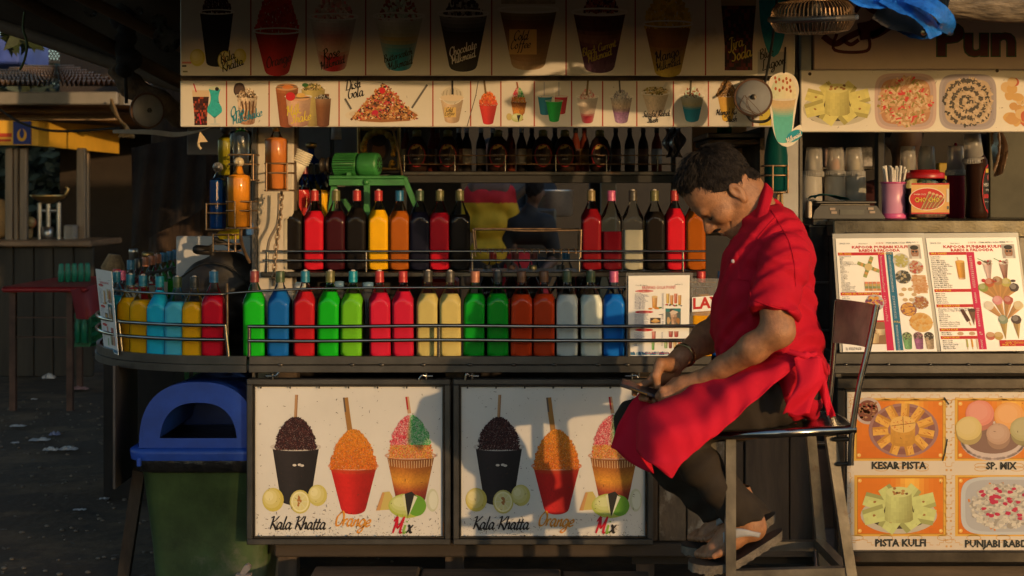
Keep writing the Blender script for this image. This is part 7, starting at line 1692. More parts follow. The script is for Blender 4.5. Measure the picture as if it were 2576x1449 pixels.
# fan cage hung face down
fn=thing('hanging_fan','old fan in a rusty wire cage hung face down from the awning','fan',W(2044,90,3.9));YN=3.9;s_=YN/F;c=W(2044,46,YN);R=104*s_
T=Matrix.Translation(c)@Matrix.Rotation(math.radians(-2),4,'Y')@Matrix.Rotation(math.radians(8),4,'X')
q=MB();q.tube([T@Vector((R*1.01*math.cos(k*.15708),R*1.01*math.sin(k*.15708),0)) for k in range(40)],.0085,8,True);q.obj('cage_band',mat('grey_band',(.12,.11,.1),.4,.5,.3,10),fn)
q=MB();nw=60
for k in range(nw):
 a=2*math.pi*k/nw;ca,sa=math.cos(a),math.sin(a)
 q.tube([T@Vector((r*ca,r*sa,z)) for r,z in ((R*.18,-40*s_),(R*.6,-37*s_),(R*.88,-30*s_),(R*.985,-12*s_),(R,2*s_),(R*.96,26*s_),(R*.82,40*s_),(R*.4,48*s_))],.0016,4,smooth=False)
for r,z in ((R*.3,-40*s_),(R*.6,-37*s_),(R*.82,-32.5*s_),(R*.6,45*s_)):q.tube([T@Vector((r*math.cos(k*.2094),r*math.sin(k*.2094),z)) for k in range(30)],.0018,4,True,smooth=False)
q.obj('wire_guard',RUSTWIRE,fn)
q=MB();q.lathe([(0,-41*s_),(R*.13,-41*s_),(R*.13,-39*s_),(0,-38*s_)],20,M=T);q.obj('hub_disc',mat('pale_hub',(.4,.36,.3),.4),fn)
for k in range(3):
 q=MB();a=k*2.094+.5;Rz=T@Matrix.Rotation(a,4,'Z')
 q.grid(lambda u,v:Rz@Vector((R*(.15+.7*u),R*(.34*(v-.5)*(1-.2*u)),(v-.5)*26*s_)),8,4);q.obj('blade',mat('fan_blade',(.2,.18,.17),.35,.4),fn)
q=MB();q.lathe([(0,-12*s_),(R*.24,-10*s_),(R*.26,40*s_),(R*.16,62*s_),(0,64*s_)],20,M=T);q.obj('motor',DARK,fn)
q=MB();q.tube([T@Vector((-.02,0,60*s_)),c+Vector((-.015,.1,.35))],.008,8);q.tube([T@Vector((.03,0,45*s_)),c+Vector((.02,.1,.35))],.005,8);q.obj('hanger',STEEL_RUST,fn)
q=MB();q.box(R*.86,-R*.6,-6*s_,R*.98,-R*.5,6*s_,.003,M=T);q.obj('clamp',ENAM,fn)
# blue tarpaulin strap bundle and rope roll at the top right
bt=mat('blue_tarpaulin',(.012,.13,.5),.32,0,.3,22,.5,35,coat=.2)
tp=thing('tarpaulin_bundle','bright blue tarpaulin folded in loops hanging at the top right','tarpaulin',W(2310,95,3.55))
def ribbon(pts,wds,nm,m=bt,Yd=3.55):
 q=MB();P_=catmull([(a,b,d) for a,b,d in pts],8);N=len(P_)
 def fnr(t,v):
  i=min(N-1,int(t*(N-1)+.5));u,vv,d=P_[i];a=P_[max(0,i-1)];b=P_[min(N-1,i+1)];dx,dy=b[0]-a[0],b[1]-a[1];L=math.hypot(dx,dy)+1e-6;w=wds*(v-.5)
  return W(u-dy/L*w+random.uniform(-.8,.8),vv+dx/L*w+random.uniform(-.8,.8),Yd+d+.03*math.cos(v*3.14)+random.uniform(-.003,.003))
 q.grid(fnr,N-1,6);return q.obj(nm,m,tp)
random.seed(93)
ribbon([(2140,-14,0),(2170,4,.0),(2220,8,.01),(2250,-6,.02)],26,'tarp_fold')
ribbon([(2220,-10,.02),(2262,14,-.02),(2300,28,-.04),(2338,60,-.05),(2354,92,-.05)],34,'tarp_strap')
ribbon([(2280,-14,.0),(2325,4,-.06),(2362,26,-.08),(2384,56,-.05),(2375,82,.0)],40,'tarp_strap')
ribbon([(2262,66,.05),(2300,84,.06),(2345,82,.05),(2378,62,.02)],26,'tarp_fold')
ribbon([(2210,20,.04),(2250,44,.03),(2300,52,.02),(2340,70,.03)],62,'tarp_lining',mat('dark_lining',(.03,.024,.02),.8))
q=MB();q.ball(W(2324,81,3.49),.008,10,7);q.obj('snap_button',brass,tp)
q=MB();q.tube(catmull([W(2376,-6,3.6),W(2450,2,3.6),W(2540,8,3.6),W(2620,6,3.6)],8),.05,20);tag(q.obj('rolled_sack',mat('sack_cloth',(.17,.13,.085),.95,0,.5,40,.9,90,stretch=(.3,1,1))),'rolled sackcloth edge along the top right corner','sack')
q=MB();q.tube(catmull([W(2330,-14,4.4),W(2420,8,4.4),W(2500,4,4.42),W(2640,16,4.42)],8),.03,12);tag(q.obj('rolled_sheet',mat('grey_sheet_roll',(.13,.11,.1),.8)),'grey rolled sheet behind the sackcloth at the top right','sheet')

# ------------------------------------------------------------------ dustbin
bn=thing('dustbin','green dustbin with an open domed blue lid under the rounded counter end','bin',(X(500,5.1),5.2,0))
YB0=4.99;s_=YB0/F;GREEN=mat('bin_green',(.045,.078,.026),.5,0,.35,5,.08,60,col2=(.1,.105,.07),c2amt=.42);BLUE=mat('bin_blue',(.013,.06,.36),.42,0,.2,7,.06,60,col2=(.1,.11,.2),c2amt=.35)
x0,x1=X(345,YB0),X(692,YB0);zt=Z(1188,YB0)
def rrect(cx,cy,hx,hy,r,n=6):
 out=[]
 for qx,qy,a0 in ((1,-1,-90),(1,1,0),(-1,1,90),(-1,-1,180)):
  for k in range(n+1):a=math.radians(a0+90*k/n);out.append((cx+qx*(hx-r)+r*math.cos(a),cy+qy*(hy-r)+r*math.sin(a)))
 return out
def rloft(rings):
 q=MB();vs=[];n=len(rings[0][0]);fs=[]
 for pts,z in rings:vs+=[(x,y,z) for x,y in pts]
 for i in range(len(rings)-1):
  for k in range(n):fs.append((i*n+k,i*n+(k+1)%n,i*n+n+(k+1)%n,i*n+n+k))
 q.add(vs,fs,True);q.add(vs[:n],[tuple(range(n-1,-1,-1))]);q.add(vs[-n:],[tuple(range(n))]);return q
cx,hx,cy,hy=(x0+x1)/2,(x1-x0)/2,YB0+.25,.25
rloft([(rrect(cx,cy,hx*.80,hy*.82,.05),.015),(rrect(cx,cy,hx*.86,hy*.88,.055),.2),(rrect(cx,cy,hx*.97,hy,.06),zt-.005),(rrect(cx,cy,hx*1.0,hy*1.02,.06),zt)]).obj('body',GREEN,bn)
hx+=.006;zl=Z(1150,YB0)
rloft([(rrect(cx,cy,hx*1.0,hy*1.05,.07),zt+.001),(rrect(cx,cy,hx*1.04,hy*1.09,.07),zt+.012),(rrect(cx,cy,hx*1.04,hy*1.09,.07),zl+.03),(rrect(cx,cy,hx*.98,hy*1.02,.07),zl+.036)]).obj('black_liner',mat('bin_liner',(.012,.012,.012),.3,0,.3,20,.8,30),bn)
z0=Z(1160,YB0);z1_=Z(1130,YB0)
rloft([(rrect(cx,cy,hx*1.09,hy*1.14,.07),z0+.0375-.03),(rrect(cx,cy,hx*1.1,hy*1.15,.07),z0+.03),(rrect(cx,cy,hx*1.1,hy*1.15,.07),z1_),(rrect(cx,cy,hx*1.02,hy*1.07,.07),z1_+.008)]).obj('lid_base',BLUE,bn)
# arched hood: outer and inner arch swept front to back
ax0,ax1=X(362,YB0),X(642,YB0);acx=(ax0+ax1)/2;ahw=(ax1-ax0)/2;azt=Z(968,YB0);az0=z1_+.008
def arch(s_in,n=28,zlow=None):
 out=[];hw=ahw-s_in;ht=azt-az0-s_in
 for k in range(n+1):t=math.pi*k/n;out.append((acx-hw*math.copysign(abs(math.cos(t))**.8,math.cos(t)),az0+ht*(math.sin(t)**.78 if math.sin(t)>0 else 0)))
 return out
yF,yBk=YB0-.02,YB0+.5
q=MB();O,I_=arch(0),arch(.06);n=len(O)
zi=az0+.034
I2=[(x,max(z,zi)) for x,z in I_]
vs=[(x,yF,z) for x,z in O]+[(x,yF,z) for x,z in I2];q.add(vs,[(k,n+k,n+k+1,k+1) for k in range(n-1)]);q.add([(O[0][0],yF,az0),(O[-1][0],yF,az0),(I2[-1][0],yF,zi),(I2[0][0],yF,zi)],[(0,1,2,3)])
q.add([(x,yF,z) for x,z in O]+[(x,yBk,z) for x,z in O],[(k,k+1,n+k+1,n+k) for k in range(n-1)],True)
Rb=arch(-.012);q.add([(x,yF-.001,z) for x,z in Rb]+[(x,yF+.05,z) for x,z in Rb],[(k,k+1,n+k+1,n+k) for k in range(n-1)],True);q.add([(x,yF-.001,z) for x,z in O]+[(x,yF-.001,z) for x,z in Rb],[(k,k+1,n+k+1,n+k) for k in range(n-1)]);q.add([(x,yF+.05,z) for x,z in Rb]+[(x,yF+.0505,z) for x,z in O],[(k,k+1,n+k+1,n+k) for k in range(n-1)])
for yy in (.18,.3,.42):q.add([(x,yF+yy,z) for x,z in arch(-.006)]+[(x,yF+yy+.04,z) for x,z in arch(-.006)],[(k,k+1,n+k+1,n+k) for k in range(n-1)],True)
q.add([(x,yF+.003,z) for x,z in I2]+[(x,yF+.1,z) for x,z in I2],[(k,n+k,n+k+1,k+1) for k in range(n-1)],True)
q.add([(x,yF+.1,z) for x,z in I2]+[(x,yBk-.01,z) for x,z in I2],[(k,n+k,n+k+1,k+1) for k in range(n-1)],True)
q.add([(x,yBk-.005,z) for x,z in O],[tuple(range(n-1,-1,-1))])
q.obj('domed_hood',BLUE,bn)
q=MB();q.box(X(352,YB0),YB0-.047,z0-.012,X(362,YB0),YB0-.03,z0+.02,.003);q.obj('hinge_lug',BLUE,bn)
crate('plastic_crate',470,925,602,1035,5.75,.3,gcr,'green slatted crate in the dark behind the blue bin lid',3,6)
q=MB();q.box(X(470,5.8),5.74,0,X(602,5.8),6.1,Z(1036,5.75)-.012);tag(q.obj('dark_block',DARK),'dark block under the green slatted crate behind the bin','block')
q=MB();a,b=W(609,1452,4.75),W(624,1418,4.72);q.prism([(606,1456),(598,1452),(614,1424),(622,1420),(630,1427),(628,1434)],0,.025,lambda u,v,d:W(u,v,4.75)+Vector((0,d,0)));q.box(a.x-.02,4.74,0,a.x+.03,4.77,a.z+.01);tag(q.obj('wooden_stake',mat('raw_wood',(.45,.33,.25),.7,0,.2,12)),'pale wooden stake end in front of the bin at the bottom edge','stake')
q=MB();q.tube([W(352,1180,5.2),W(312,1449,5.3)],.03,4,smooth=False);tag(q.obj('leaning_plank',WOOD),'dark plank leaning behind the left side of the bin','plank')
# things behind the stool: carton and cloth in the dark
boxthing('carton','brown cardboard carton on the ground behind the stool legs','box',2050,1130,2112,1420,4.985,.05,mat('cardboard',(.16,.08,.045),.8,0,.25,6))
q=MB();q.box(X(2050,4.97),4.96,Z(1449,4.97),X(2112,4.97),4.983,Z(1330,4.97));tag(q.obj('printed_sack',mat('printed_sack_cloth',(.22,.15,.13),.8,0,.3,10,col2=(.2,.02,.02),c2amt=.33)),'pale printed sack leaning on the carton behind the stool','sack')
boxthing('white_carton','white printed carton edge under the orange picture panel','box',2130,1417,2420,1436,5.02,.2,mat('white_carton_card',(.5,.42,.34),.7,0,.15,8))

# ------------------------------------------------------------------ unseen kiosk added behind the camera to throw shade over the left side
kb_=thing('added_shade_kiosk','unseen boarded kiosk added across the lane to shade the left side','kiosk',(0,-2.0,0))
def sun_back(p_,y):   # where the ray from p_ towards the sun crosses the lane at y
 t=(y-p_.y)/SUN.y;return p_+SUN*t
e1=sun_back(Vector((X(590,5.0),5.0,Z(640,5.0))),-1.6)
q=MB();random.seed(95)
KW=e1.x;KH=sun_back(Vector((X(470,5.0),5.0,Z(560,5.0))),-1.6).z
i=0;xk=.5
while xk<KW-.02:
 w=min(.2,KW-xk);q=MB();q.box(xk+.002,-1.6-random.uniform(0,.01),0,xk+w-.002,-1.57,KH+random.uniform(-.015,.0));q.obj('board',WOOD,kb_);xk+=w
q=MB();q.box(.4,-2.6,KH+.002,KW+.03,-1.5,KH+.05);q.obj('roof',WALLD,kb_)
q=MB();q.box(.5,-2.5,0,KW-.02,-1.62,KH-.02);q.obj('body',WALLD,kb_)

for i,(z0_,z1_,w_) in enumerate(((0,.36,.56),(.362,.7,.54),(.702,1.04,.5))):  # unseen carton stack added to shade the planks behind the stool legs
 q=MB();q.box(2.26-w_/2,2.35,z0_,2.26+w_/2,2.75,z1_,.006);tag(q.obj('carton',mat('brown_carton',(.2,.12,.06),.8,0,.2,5)),['lowest','middle','topmost'][i]+' brown carton of the unseen stack added for shade right of the stool','box','unseen cartons added for shade')
# ------------------------------------------------------------------ metal stool
st=thing('bar_stool','tall steel stool with square legs and a dull metal back plate, under the man','stool',(X(1980,4.0),4.0,0))
STOOLM=mat('scratched_stool_steel',(.21,.19,.155),.34,.75,.3,10,.04,120,col2=(.1,.055,.025),c2amt=.37,rvar=.12)
def stick(name,a,b,w=.027,m=STOOLM,ground=False):
 a,b=Vector(a),Vector(b)
 if ground:b=a+(b-a)*(a.z/(a.z-b.z))
 q=MB();q.tube([a,b],w*.707,4,smooth=False);return q.obj(name,m,st)
for a,b in ((W(1837,1100,3.83),W(1837,1449,3.83)),(W(2088,1096,3.84),W(2141,1449,3.82)),(W(2036,1062,4.14),W(2072,1440,4.17)),(W(1790,1075,4.15),W(1783,1449,4.17))):stick('leg',a,b,ground=True)
for a,b in ((W(1795,1372,4.17),W(2052,1372,4.17)),(W(2060,1366,4.155),W(2130,1440,3.84)),(W(1849,1446,3.83),W(2134,1438,3.825)),(W(1784,1412,4.155),W(1836,1456,3.845))):stick('foot_rail',a,b)
q=MB();s1_,s2_,s3_,s4_=W(1806,1092,3.80),W(2142,1077,3.79),W(2090,1040,4.18),W(1780,1052,4.19)
q.grid(lambda a,b:s1_.lerp(s2_,a).lerp(s4_.lerp(s3_,a),b)+Vector((0,0,.004+.006*(abs(a-.5)*2)**4)),10,6);q.grid(lambda a,b:s1_.lerp(s2_,1-a).lerp(s4_.lerp(s3_,1-a),b)+Vector((0,0,.001)),4,4);q.obj('seat',mat('polished_seat',(.34,.31,.28),.16,.95,.2,8,rvar=.1),st)
q=MB();q.tube([s1_+Vector((-.005,0,-.004)),s1_.lerp(s2_,.5)+Vector((0,-.006,-.004)),s2_+Vector((.004,0,-.004)),s2_.lerp(s3_,.5)+Vector((.008,0,-.004)),s3_+Vector((0,0,-.004)),s4_+Vector((0,0,-.004))],.0125,12,True);q.obj('seat_rim',CHROME,st)
q=MB();q.tube(catmull([W(2140,1170,3.79),W(2141,1120,3.79),W(2147,1060,3.79),W(2164,960,3.79),W(2186,868,3.79),W(2206,766,3.79)],5),.0085,10);q.obj('back_upright',CHROME,st)
q=MB();q.tube(catmull([W(2083,1120,4.18),W(2083,1045,4.18),W(2092,950,4.18),W(2099,866,4.18),W(2107,756,4.18)],5),.0085,10);q.obj('back_upright',CHROME,st)
q=MB()
for v in (1106,1168):q.tube([W(2098 if v<1110 else 2106,v,3.82),W(2141,v-2,3.79)],.006,8)
q.tube([W(2046,1116,4.15),W(2083,1116,4.18)],.006,8);q.obj('bracket',STEEL_RUST,st)
q=MB();bt_,bb_=(W(2104,752,4.172),W(2206,775,3.782)),(W(2096,862,4.172),W(2184,882,3.782))
for o in (-.0005,.002):q.grid(lambda a,b,o=o:bt_[0].lerp(bt_[1],a).lerp(bb_[0].lerp(bb_[1],a),b)+Vector((.035*math.sin(a*3.14)+o,0,0)),14,6)
q.obj('back_plate',mat('back_plate_metal',(.52,.38,.33),.42,.75,.25,10,rvar=.12),st)

# ------------------------------------------------------------------ the seated man
SKIN=mat('brown_skin',(.35,.16,.072),.5,0,.2,45,.25,260,spec=.45)
SKIN.node_tree.nodes['Principled BSDF'].inputs['Subsurface Weight'].default_value=.08
SKIN.node_tree.nodes['Principled BSDF'].inputs['Subsurface Radius'].default_value=(.01,.004,.002)
SHIRT=mat('red_pique',(.46,.005,.02),.8,0,.06,14,.2,900,spec=.2)
APRON=mat('red_apron_cotton',(.6,.009,.03),.8,0,.06,10,.2,700,spec=.2)
PANTS=mat('dark_brown_trousers',(.034,.025,.017),.85,0,.15,12,.25,500,spec=.2)
HAIR=mat('black_grey_hair',(.016,.012,.01),.8,0,.4,60,.6,300,spec=.2)
man=thing('person','seated man in red polo shirt and red apron, head bowed over a phone','person',tuple(W(1975,1060,4.0)))
def pp(u,v,d=0.0):return W(u,v,4.0+d)
hO=pp(1842,488,0);eF,eU=Vector((-.61,0,-.79)),Vector((-.79,0,.61))
def hd(f,u,l=0.0):return hO+eF*f*.945+eU*u*.93+Vector((0,l*.95,0))
RH=np.array([[eF.x,0,eU.x],[eF.y,1,eU.y],[eF.z,0,eU.z]])
B_=Field(hO-Vector((.2,.12,.2)),hO+Vector((.16,.12,.2)),.0034)
B_.ell(hd(0,.066),(.09,.072,.084),.02,RH);B_.ell(hd(.05,.07),(.052,.062,.055),.03,RH)
B_.cone(hd(.045,.03),hd(.058,-.045),.058,.04,.025);B_.ell(hd(.05,-.005),(.05,.064,.05),.02,RH)
for s in (-1,1):
 B_.cone(hd(.012,-.03,.055*s),hd(.08,-.073,.02*s),.019,.017,.02);B_.ell(hd(.07,-.006,.044*s),(.024,.018,.022),.015,RH)
 B_.ell(hd(.103,.022,.031*s),(.016,.016,.011),.012,RH,'-');B_.ell(hd(.0865,.019,.031*s),(.0135,.0145,.0105),.006,RH);B_.ell(hd(.112,-.015,.011*s),(.011,.007,.008),.006,RH)
 B_.cone(hd(.062,-.028,.05*s),hd(.092,-.058,.036*s),.003,.003,.004,'-')
B_.ell(hd(.088,-.077),(.019,.022,.017),.015,RH);B_.cone(hd(.096,.03),hd(.129,-.01),.008,.0115,.012);B_.cone(hd(.097,.042,-.038),hd(.097,.042,.038),.011,.011,.014)
B_.ell(hd(.096,-.042),(.02,.026,.018),.015,RH);B_.cone(hd(.113,-.036,-.016),hd(.113,-.036,.016),.0055,.0055,.004);B_.cone(hd(.111,-.05,-.014),hd(.111,-.05,.014),.006,.006,.004);B_.cone(hd(.119,-.043,-.024),hd(.119,-.043,.024),.0026,.0026,.004,'-')
B_.cone(hd(-.03,-.02),pp(1922,572),.058,.066,.03);B_.cone(hd(.06,-.075),pp(1890,570),.03,.05,.03)
for s in (-1,1):
 B_.ell(hd(-.008,.004,.078*s),(.018,.007,.028),.006,RH);B_.ell(hd(-.004,.008,.088*s),(.0095,.008,.016),.004,RH,'-');B_.ell(hd(-.002,-.026,.078*s),(.009,.006,.012),.006,RH)
V1,Q1=B_.mesh()
# arms and hands
A_=Field(pp(1540,1050,-.32),pp(2030,700,.32),.0042)
A_=Field((pp(1570,1030,0).x,3.68,pp(0,1035,0).z),(pp(2030,0,0).x,4.34,pp(0,740,0).z),.0042)
elN,wrN=pp(1958,832,-.25),pp(1752,962,-.10)
A_.chain([pp(1950,760,-.23),elN],[.045,.043],.02);A_.chain([elN,pp(1895,876,-.22),pp(1820,925,-.15),wrN],[.039,.038,.030,.0245],.02)
elF,wrF=pp(1822,815,.22),pp(1712,900,.06)
A_.chain([pp(1880,740,.22),elF],[.048,.044],.02);A_.chain([elF,pp(1778,850,.17),wrF],[.044,.043,.028],.025)
# far (right) hand: palm, thumb over the phone, fingers curled beneath it
A_.chain([wrF,pp(1680,930,.03),pp(1655,952,.02)],[.028,.034,.026],.015,flat=((0,1,.5),.8))
A_.chain([pp(1690,918,.0),pp(1661,916,-.035),pp(1650,945,-.045),pp(1655,972,-.045)],[.022,.0165,.0125,.0095],.007)
for P_,r_ in (([(1655,948,.02),(1622,966,.012),(1598,976,-.002),(1596,990,-.012)],.0105),([(1660,962,.03),(1630,982,.03),(1616,1000,.0),(1628,1004,-.03)],.0108),([(1668,970,.04),(1648,990,.04),(1638,1006,.0),(1648,1008,-.03)],.0102),([(1680,975,.045),(1665,996,.045),(1660,1010,.01),(1666,1011,-.02)],.009)):
 A_.chain([pp(*x) for x in P_],[r_*1.15,r_*1.05,r_*.95,r_*.85],.005)
# near (left) hand holding the right end of the phone
A_.chain([wrN,pp(1722,975,-.085),pp(1695,985,-.075)],[.029,.033,.026],.015,flat=((0,1,.3),.8))
A_.chain([pp(1730,960,-.06),pp(1700,962,-.04),pp(1680,972,-.035)],[.019,.014,.010],.007)
for P_,r_ in (([(1694,976,-.085),(1668,982,-.085),(1657,996,-.07),(1662,1006,-.05)],.0108),([(1697,988,-.09),(1672,998,-.09),(1668,1010,-.07),(1676,1014,-.05)],.0108),([(1705,996,-.09),(1684,1008,-.09),(1682,1018,-.07),(1690,1020,-.05)],.010),([(1716,1000,-.085),(1698,1013,-.085),(1697,1021,-.07),(1704,1022,-.05)],.0088)):
 A_.chain([pp(*x) for x in P_],[r_*1.15,r_*1.05,r_*.95,r_*.85],.005)
V2,Q2=A_.mesh()
# ankles and feet
L_=Field((pp(1725,0,0).x,3.70,pp(0,1440,0).z),(pp(1960,0,0).x,4.22,pp(0,1230,0).z),.0042)
def foot(d,du,dv):
 P=lambda u,v,k=0:pp(u+du,v+dv,d+k)
 L_.chain([P(1868,1262),P(1888,1312)],[.038,.034],.02);L_.chain([P(1888,1312),P(1897,1330)],[.034,.032],.02);L_.chain([P(1885,1322),P(1838,1350),P(1800,1380)],[.036,.034,.026],.02)
 for k,(u,v,r) in enumerate(((1757,1394,.0125),(1766,1397,.0095),(1774,1398,.0092),(1784,1399,.0088),(1796,1399,.0085))):
  kk=(.035-.019*k);L_.chain([P(1812+k*3,1380+k,kk*.8),P(u+18,v-9,kk),P(u,v,kk)],[.016,r*1.1,r],.008)
foot(-.12,0,0);foot(.05,-18,-42)
V3,Q3=L_.mesh()
n1,n2=len(V1),len(V2)
me=bpy.data.meshes.new('body');me.from_pydata(np.concatenate([V1,V2,V3]).tolist(),[],np.concatenate([Q1,Q2+n1,Q3+n1+n2]).tolist());me.polygons.foreach_set('use_smooth',[True]*len(me.polygons));me.materials.append(SKIN)
link('body',me,man)
# hair
h_=Field(hO-Vector((.22,.13,.2)),hO+Vector((.2,.13,.24)),.0045)
h_.ell(hd(-.004,.07),(.098,.078,.089),.01,RH);h_.ell(hd(.02,.12),(.07,.058,.042),.02,RH)
h_.cut(hd(.076,.102),tuple(eF*.74-eU*.67))
h_.ell(hd(.026,.026,-.058),(.011,.007,.024),.008,RH);h_.ell(hd(.024,.016,.066),(.013,.008,.034),.008,RH);h_.ell(hd(-.06,-.005),(.034,.05,.03),.01,RH);h_.ell(hd(.045,.05,-.058),(.03,.01,.03),.01,RH);h_.ell(hd(.045,.05,.058),(.03,.01,.03),.01,RH)
h_.wobble(lambda x,y,z:.0018*np.sin(95*x+40*np.sin(30*z))*np.sin(80*z+3)+.0015*np.sin(170*y+60*x)*np.sin(150*z))
VH,QH=h_.mesh()
me=bpy.data.meshes.new('hair');me.from_pydata(VH.tolist(),[],QH.tolist());me.polygons.foreach_set('use_smooth',[True]*len(me.polygons));me.materials.append(HAIR);me.update()
random.seed(101);q=MB();cr=hd(-.045,.15)
nor=[v.normal.copy() for v in me.vertices];cds=[v.co.copy() for v in me.vertices]
link('hair',me,man)
for _ in range(6500):
 i=random.randrange(len(cds));p_,n_=cds[i],nor[i]
 rel=p_-hO;f_,u_=rel.dot(eF),rel.dot(eU)
 pv=f_*.74-u_*.67-(.076*.74-.102*.67)
 if pv>-.006:continue
 d=(p_-cr);d=d-n_*d.dot(n_);d=d.normalized() if d.length>1e-4 else n_.orthogonal()
 sw=n_.cross(d);c1=random.uniform(-.7,.7);L=random.uniform(.008,.02)*(1.3 if u_>.11 and pv<-.04 else .7)
 a=p_-n_*.002;pts=[a,a+(d*.6+n_*.4+sw*c1*.5)*L*.5,a+(d*1.0+n_*.3+sw*c1)*L,a+(d*1.35-n_*.0+sw*c1*1.5)*L*1.3]
 q.tube(pts,[.0008,.0009,.0007,.0003],3,cap=False)
kind(q.obj('hair_strands',mat('grey_black_strands',(.022,.016,.012),.7,0,.6,80,spec=.2),man),'stuff')
q=MB()
for s in (-1,1):q.tube(catmull([hd(.098,.038,.016*s),hd(.104,.046,.032*s),hd(.085,.047,.05*s)],5),[.002+.0025*math.sin(k/10*3.1) for k in range(11)],6)
q.obj('eyebrows',HAIR,man)
q=MB()
for s in (-1,1):q.tube(catmull([hd(.102,.012,.02*s),hd(.103,.008,.032*s),hd(.093,.011,.044*s)],4),.0016,5)
q.obj('eyelashes',HAIR,man)
q=MB();q.tube(catmull([hd(.107,-.033,-.03),hd(.118,-.026,-.012),hd(.119,-.026,.012),hd(.107,-.033,.03)],4),[.0025+.0025*math.sin(k/12*3.1) for k in range(13)],7);q.obj('moustache',HAIR,man)
# polo shirt
S_=Field((pp(1760,0).x,3.66,pp(0,1075).z),(pp(2115,0).x,4.36,pp(0,440).z),.0066)
for d in (-.06,.06):
 for e in (-22,4):S_.chain([pp(1982+e,945,d),pp(1958+e,870,d),pp(1932+e,760,d),pp(1942+e,660,d),pp(1940+e*.4,605,d)],[.1,.116,.12,.106,.082],.025)
S_.cone(pp(1955,628,-.09),pp(1945,610,.1),.078,.078,.05);S_.cone(pp(1945,600),pp(1930,568),.085,.078,.03);S_.ell(pp(1862,840),(.08,.12,.11),.06)
for d,sh,el in ((-1,(1972,655),(1944,792)),(1,(1920,620),(1862,785))):
 a,b=pp(*sh,.185*d),pp(*el,.235*d)
 A2=S_.blank();A2.chain([a,b,b+(b-a)*.3],[.074,.066,.066],.02);A2.cut(b,tuple((b-a).normalized()+Vector((.0,0,0))));S_.union(A2,.012)
# shirt tail below the waist
T_=S_.blank()
for d in (-.09,.09):T_.chain([pp(1975,945,d),pp(1982,1000,d)],[.108,.098],.05)
T_.cut(pp(2020,1040),(-.18,0,-1));S_.union(T_,.02)
def wr(x,y,z):
 u=x*.8+z*.6;w=-x*.55+z*.83
 low=np.clip((pp(0,830).z-z)/.12,0,1)
 return .0042*np.sin(52*w+9*np.sin(14*u)+20*y)*(0.5+.9*low)+.0045*np.sin(30*u+7*np.sin(20*w+15*y))+.003*np.abs(np.sin(38*(w+u*.5)+4*np.sin(24*u)))+.004*low*np.sin(90*z+30*x+4*np.sin(25*y))
S_.wobble(wr);sh=S_.obj('polo_shirt',SHIRT,man,None,1)
# collar, placket, buttons, sleeve hem, seams
cN,cT=pp(1914,468),pp(1862,606);cM=(cN+cT)/2;bd_n=Vector((.3,0,-.95))
def coll(a,b):   # a round the neck from throat to throat, b from inside the neck over the fold to the leaf edge
 th=(a-.5)*2*3.0;o=(cN-cT)/2*math.cos(th)+Vector((0,.076*math.sin(th),0));fr_=(1-math.cos(th))/2
 if b<.4:return cM+o*(1-.06*(1-b/.4))+bd_n*.03*(1-b/.4)
 t=(b-.4)/.6;return cM+o*(1+(.2+.3*t)*min(1,t*4))+bd_n*(.05+.03*fr_**3)*t+Vector((-.016,0,0))*fr_*t
q=MB();q.grid(coll,56,15);o=q.obj('collar',SHIRT,man);md=o.modifiers.new('thick','SOLIDIFY');md.thickness=.002
from mathutils.bvhtree import BVHTree
bv=BVHTree.FromPolygons([v.co+root_loc(sh) for v in sh.data.vertices],[tuple(f_.vertices) for f_ in sh.data.polygons])
def onsh(u,v,off=.0015):
 o=Vector((0,0,H));d=(W(u,v,4)-o).normalized();h=bv.ray_cast(o,d);return (h[0] if h[0] else W(u,v,3.9))-d*off
q=MB()
for pts in ([(1940,528),(1968,575),(1985,608),(1998,660),(2002,720)],[(1905,600),(1938,560),(1952,548)],[(1815,690),(1850,700),(1882,706)],[(1884,706),(1888,740),(1884,772)]):q.tube([onsh(*x) for x in catmull(pts,7)],.0016,5)
q.tube([onsh(*x,.001) for x in catmull([(1890,752),(1925,766),(1960,776),(2000,780)],8)],.0018,5);q.obj('seams',SHIRT,man)
q=MB();q.grid(lambda s_,t:onsh(1826+6*t+30*s_,630+74*t,.003-.003*abs(2*s_-1)**6),8,20);q.obj('placket',SHIRT,man)
q=MB();q.ball(onsh(1844,657,.003),(.0055,.003,.0055),12,6);q.obj('button',mat('pale_button',(.5,.42,.42),.3),man)
# trousers
P_=Field((pp(1510,0).x,3.66,pp(0,1350).z),(pp(2085,0).x,4.36,pp(0,920).z),.0066)
P_.chain([pp(1974,975,-.085),pp(1870,1030,-.12),pp(1672,1086,-.135)],[.1,.076,.05],.03);P_.chain([pp(1974,970,.085),pp(1860,1025,.12),pp(1602,1062,.14)],[.1,.076,.064],.03)
def leg(kn,mid,an,r0,r1):
 Q=P_.blank();k,m_,a=Vector(kn),Vector(mid),Vector(an);Q.chain([k,m_,a,a+(a-m_)*.4],[r0,r0*1.06,r1,r1],.02);Q.cut(a,tuple((a-m_).normalized()*.9+Vector((-.2,0,-.45))));P_.union(Q,.025)
leg(pp(1674,1090,-.135),pp(1765,1175,-.135),pp(1880,1302,-.12),.05,.056);leg(pp(1606,1064,.14),pp(1700,1172,.12),pp(1822,1296,.06),.062,.054)
P_.wobble(lambda x,y,z:.0022*np.sin(55*(x*.7+z)+6*np.sin(18*x)+12*y)+.002*np.sin(95*(z*.8-x*.5)+20*y))
P_.obj('trousers',PANTS,man,None,1)
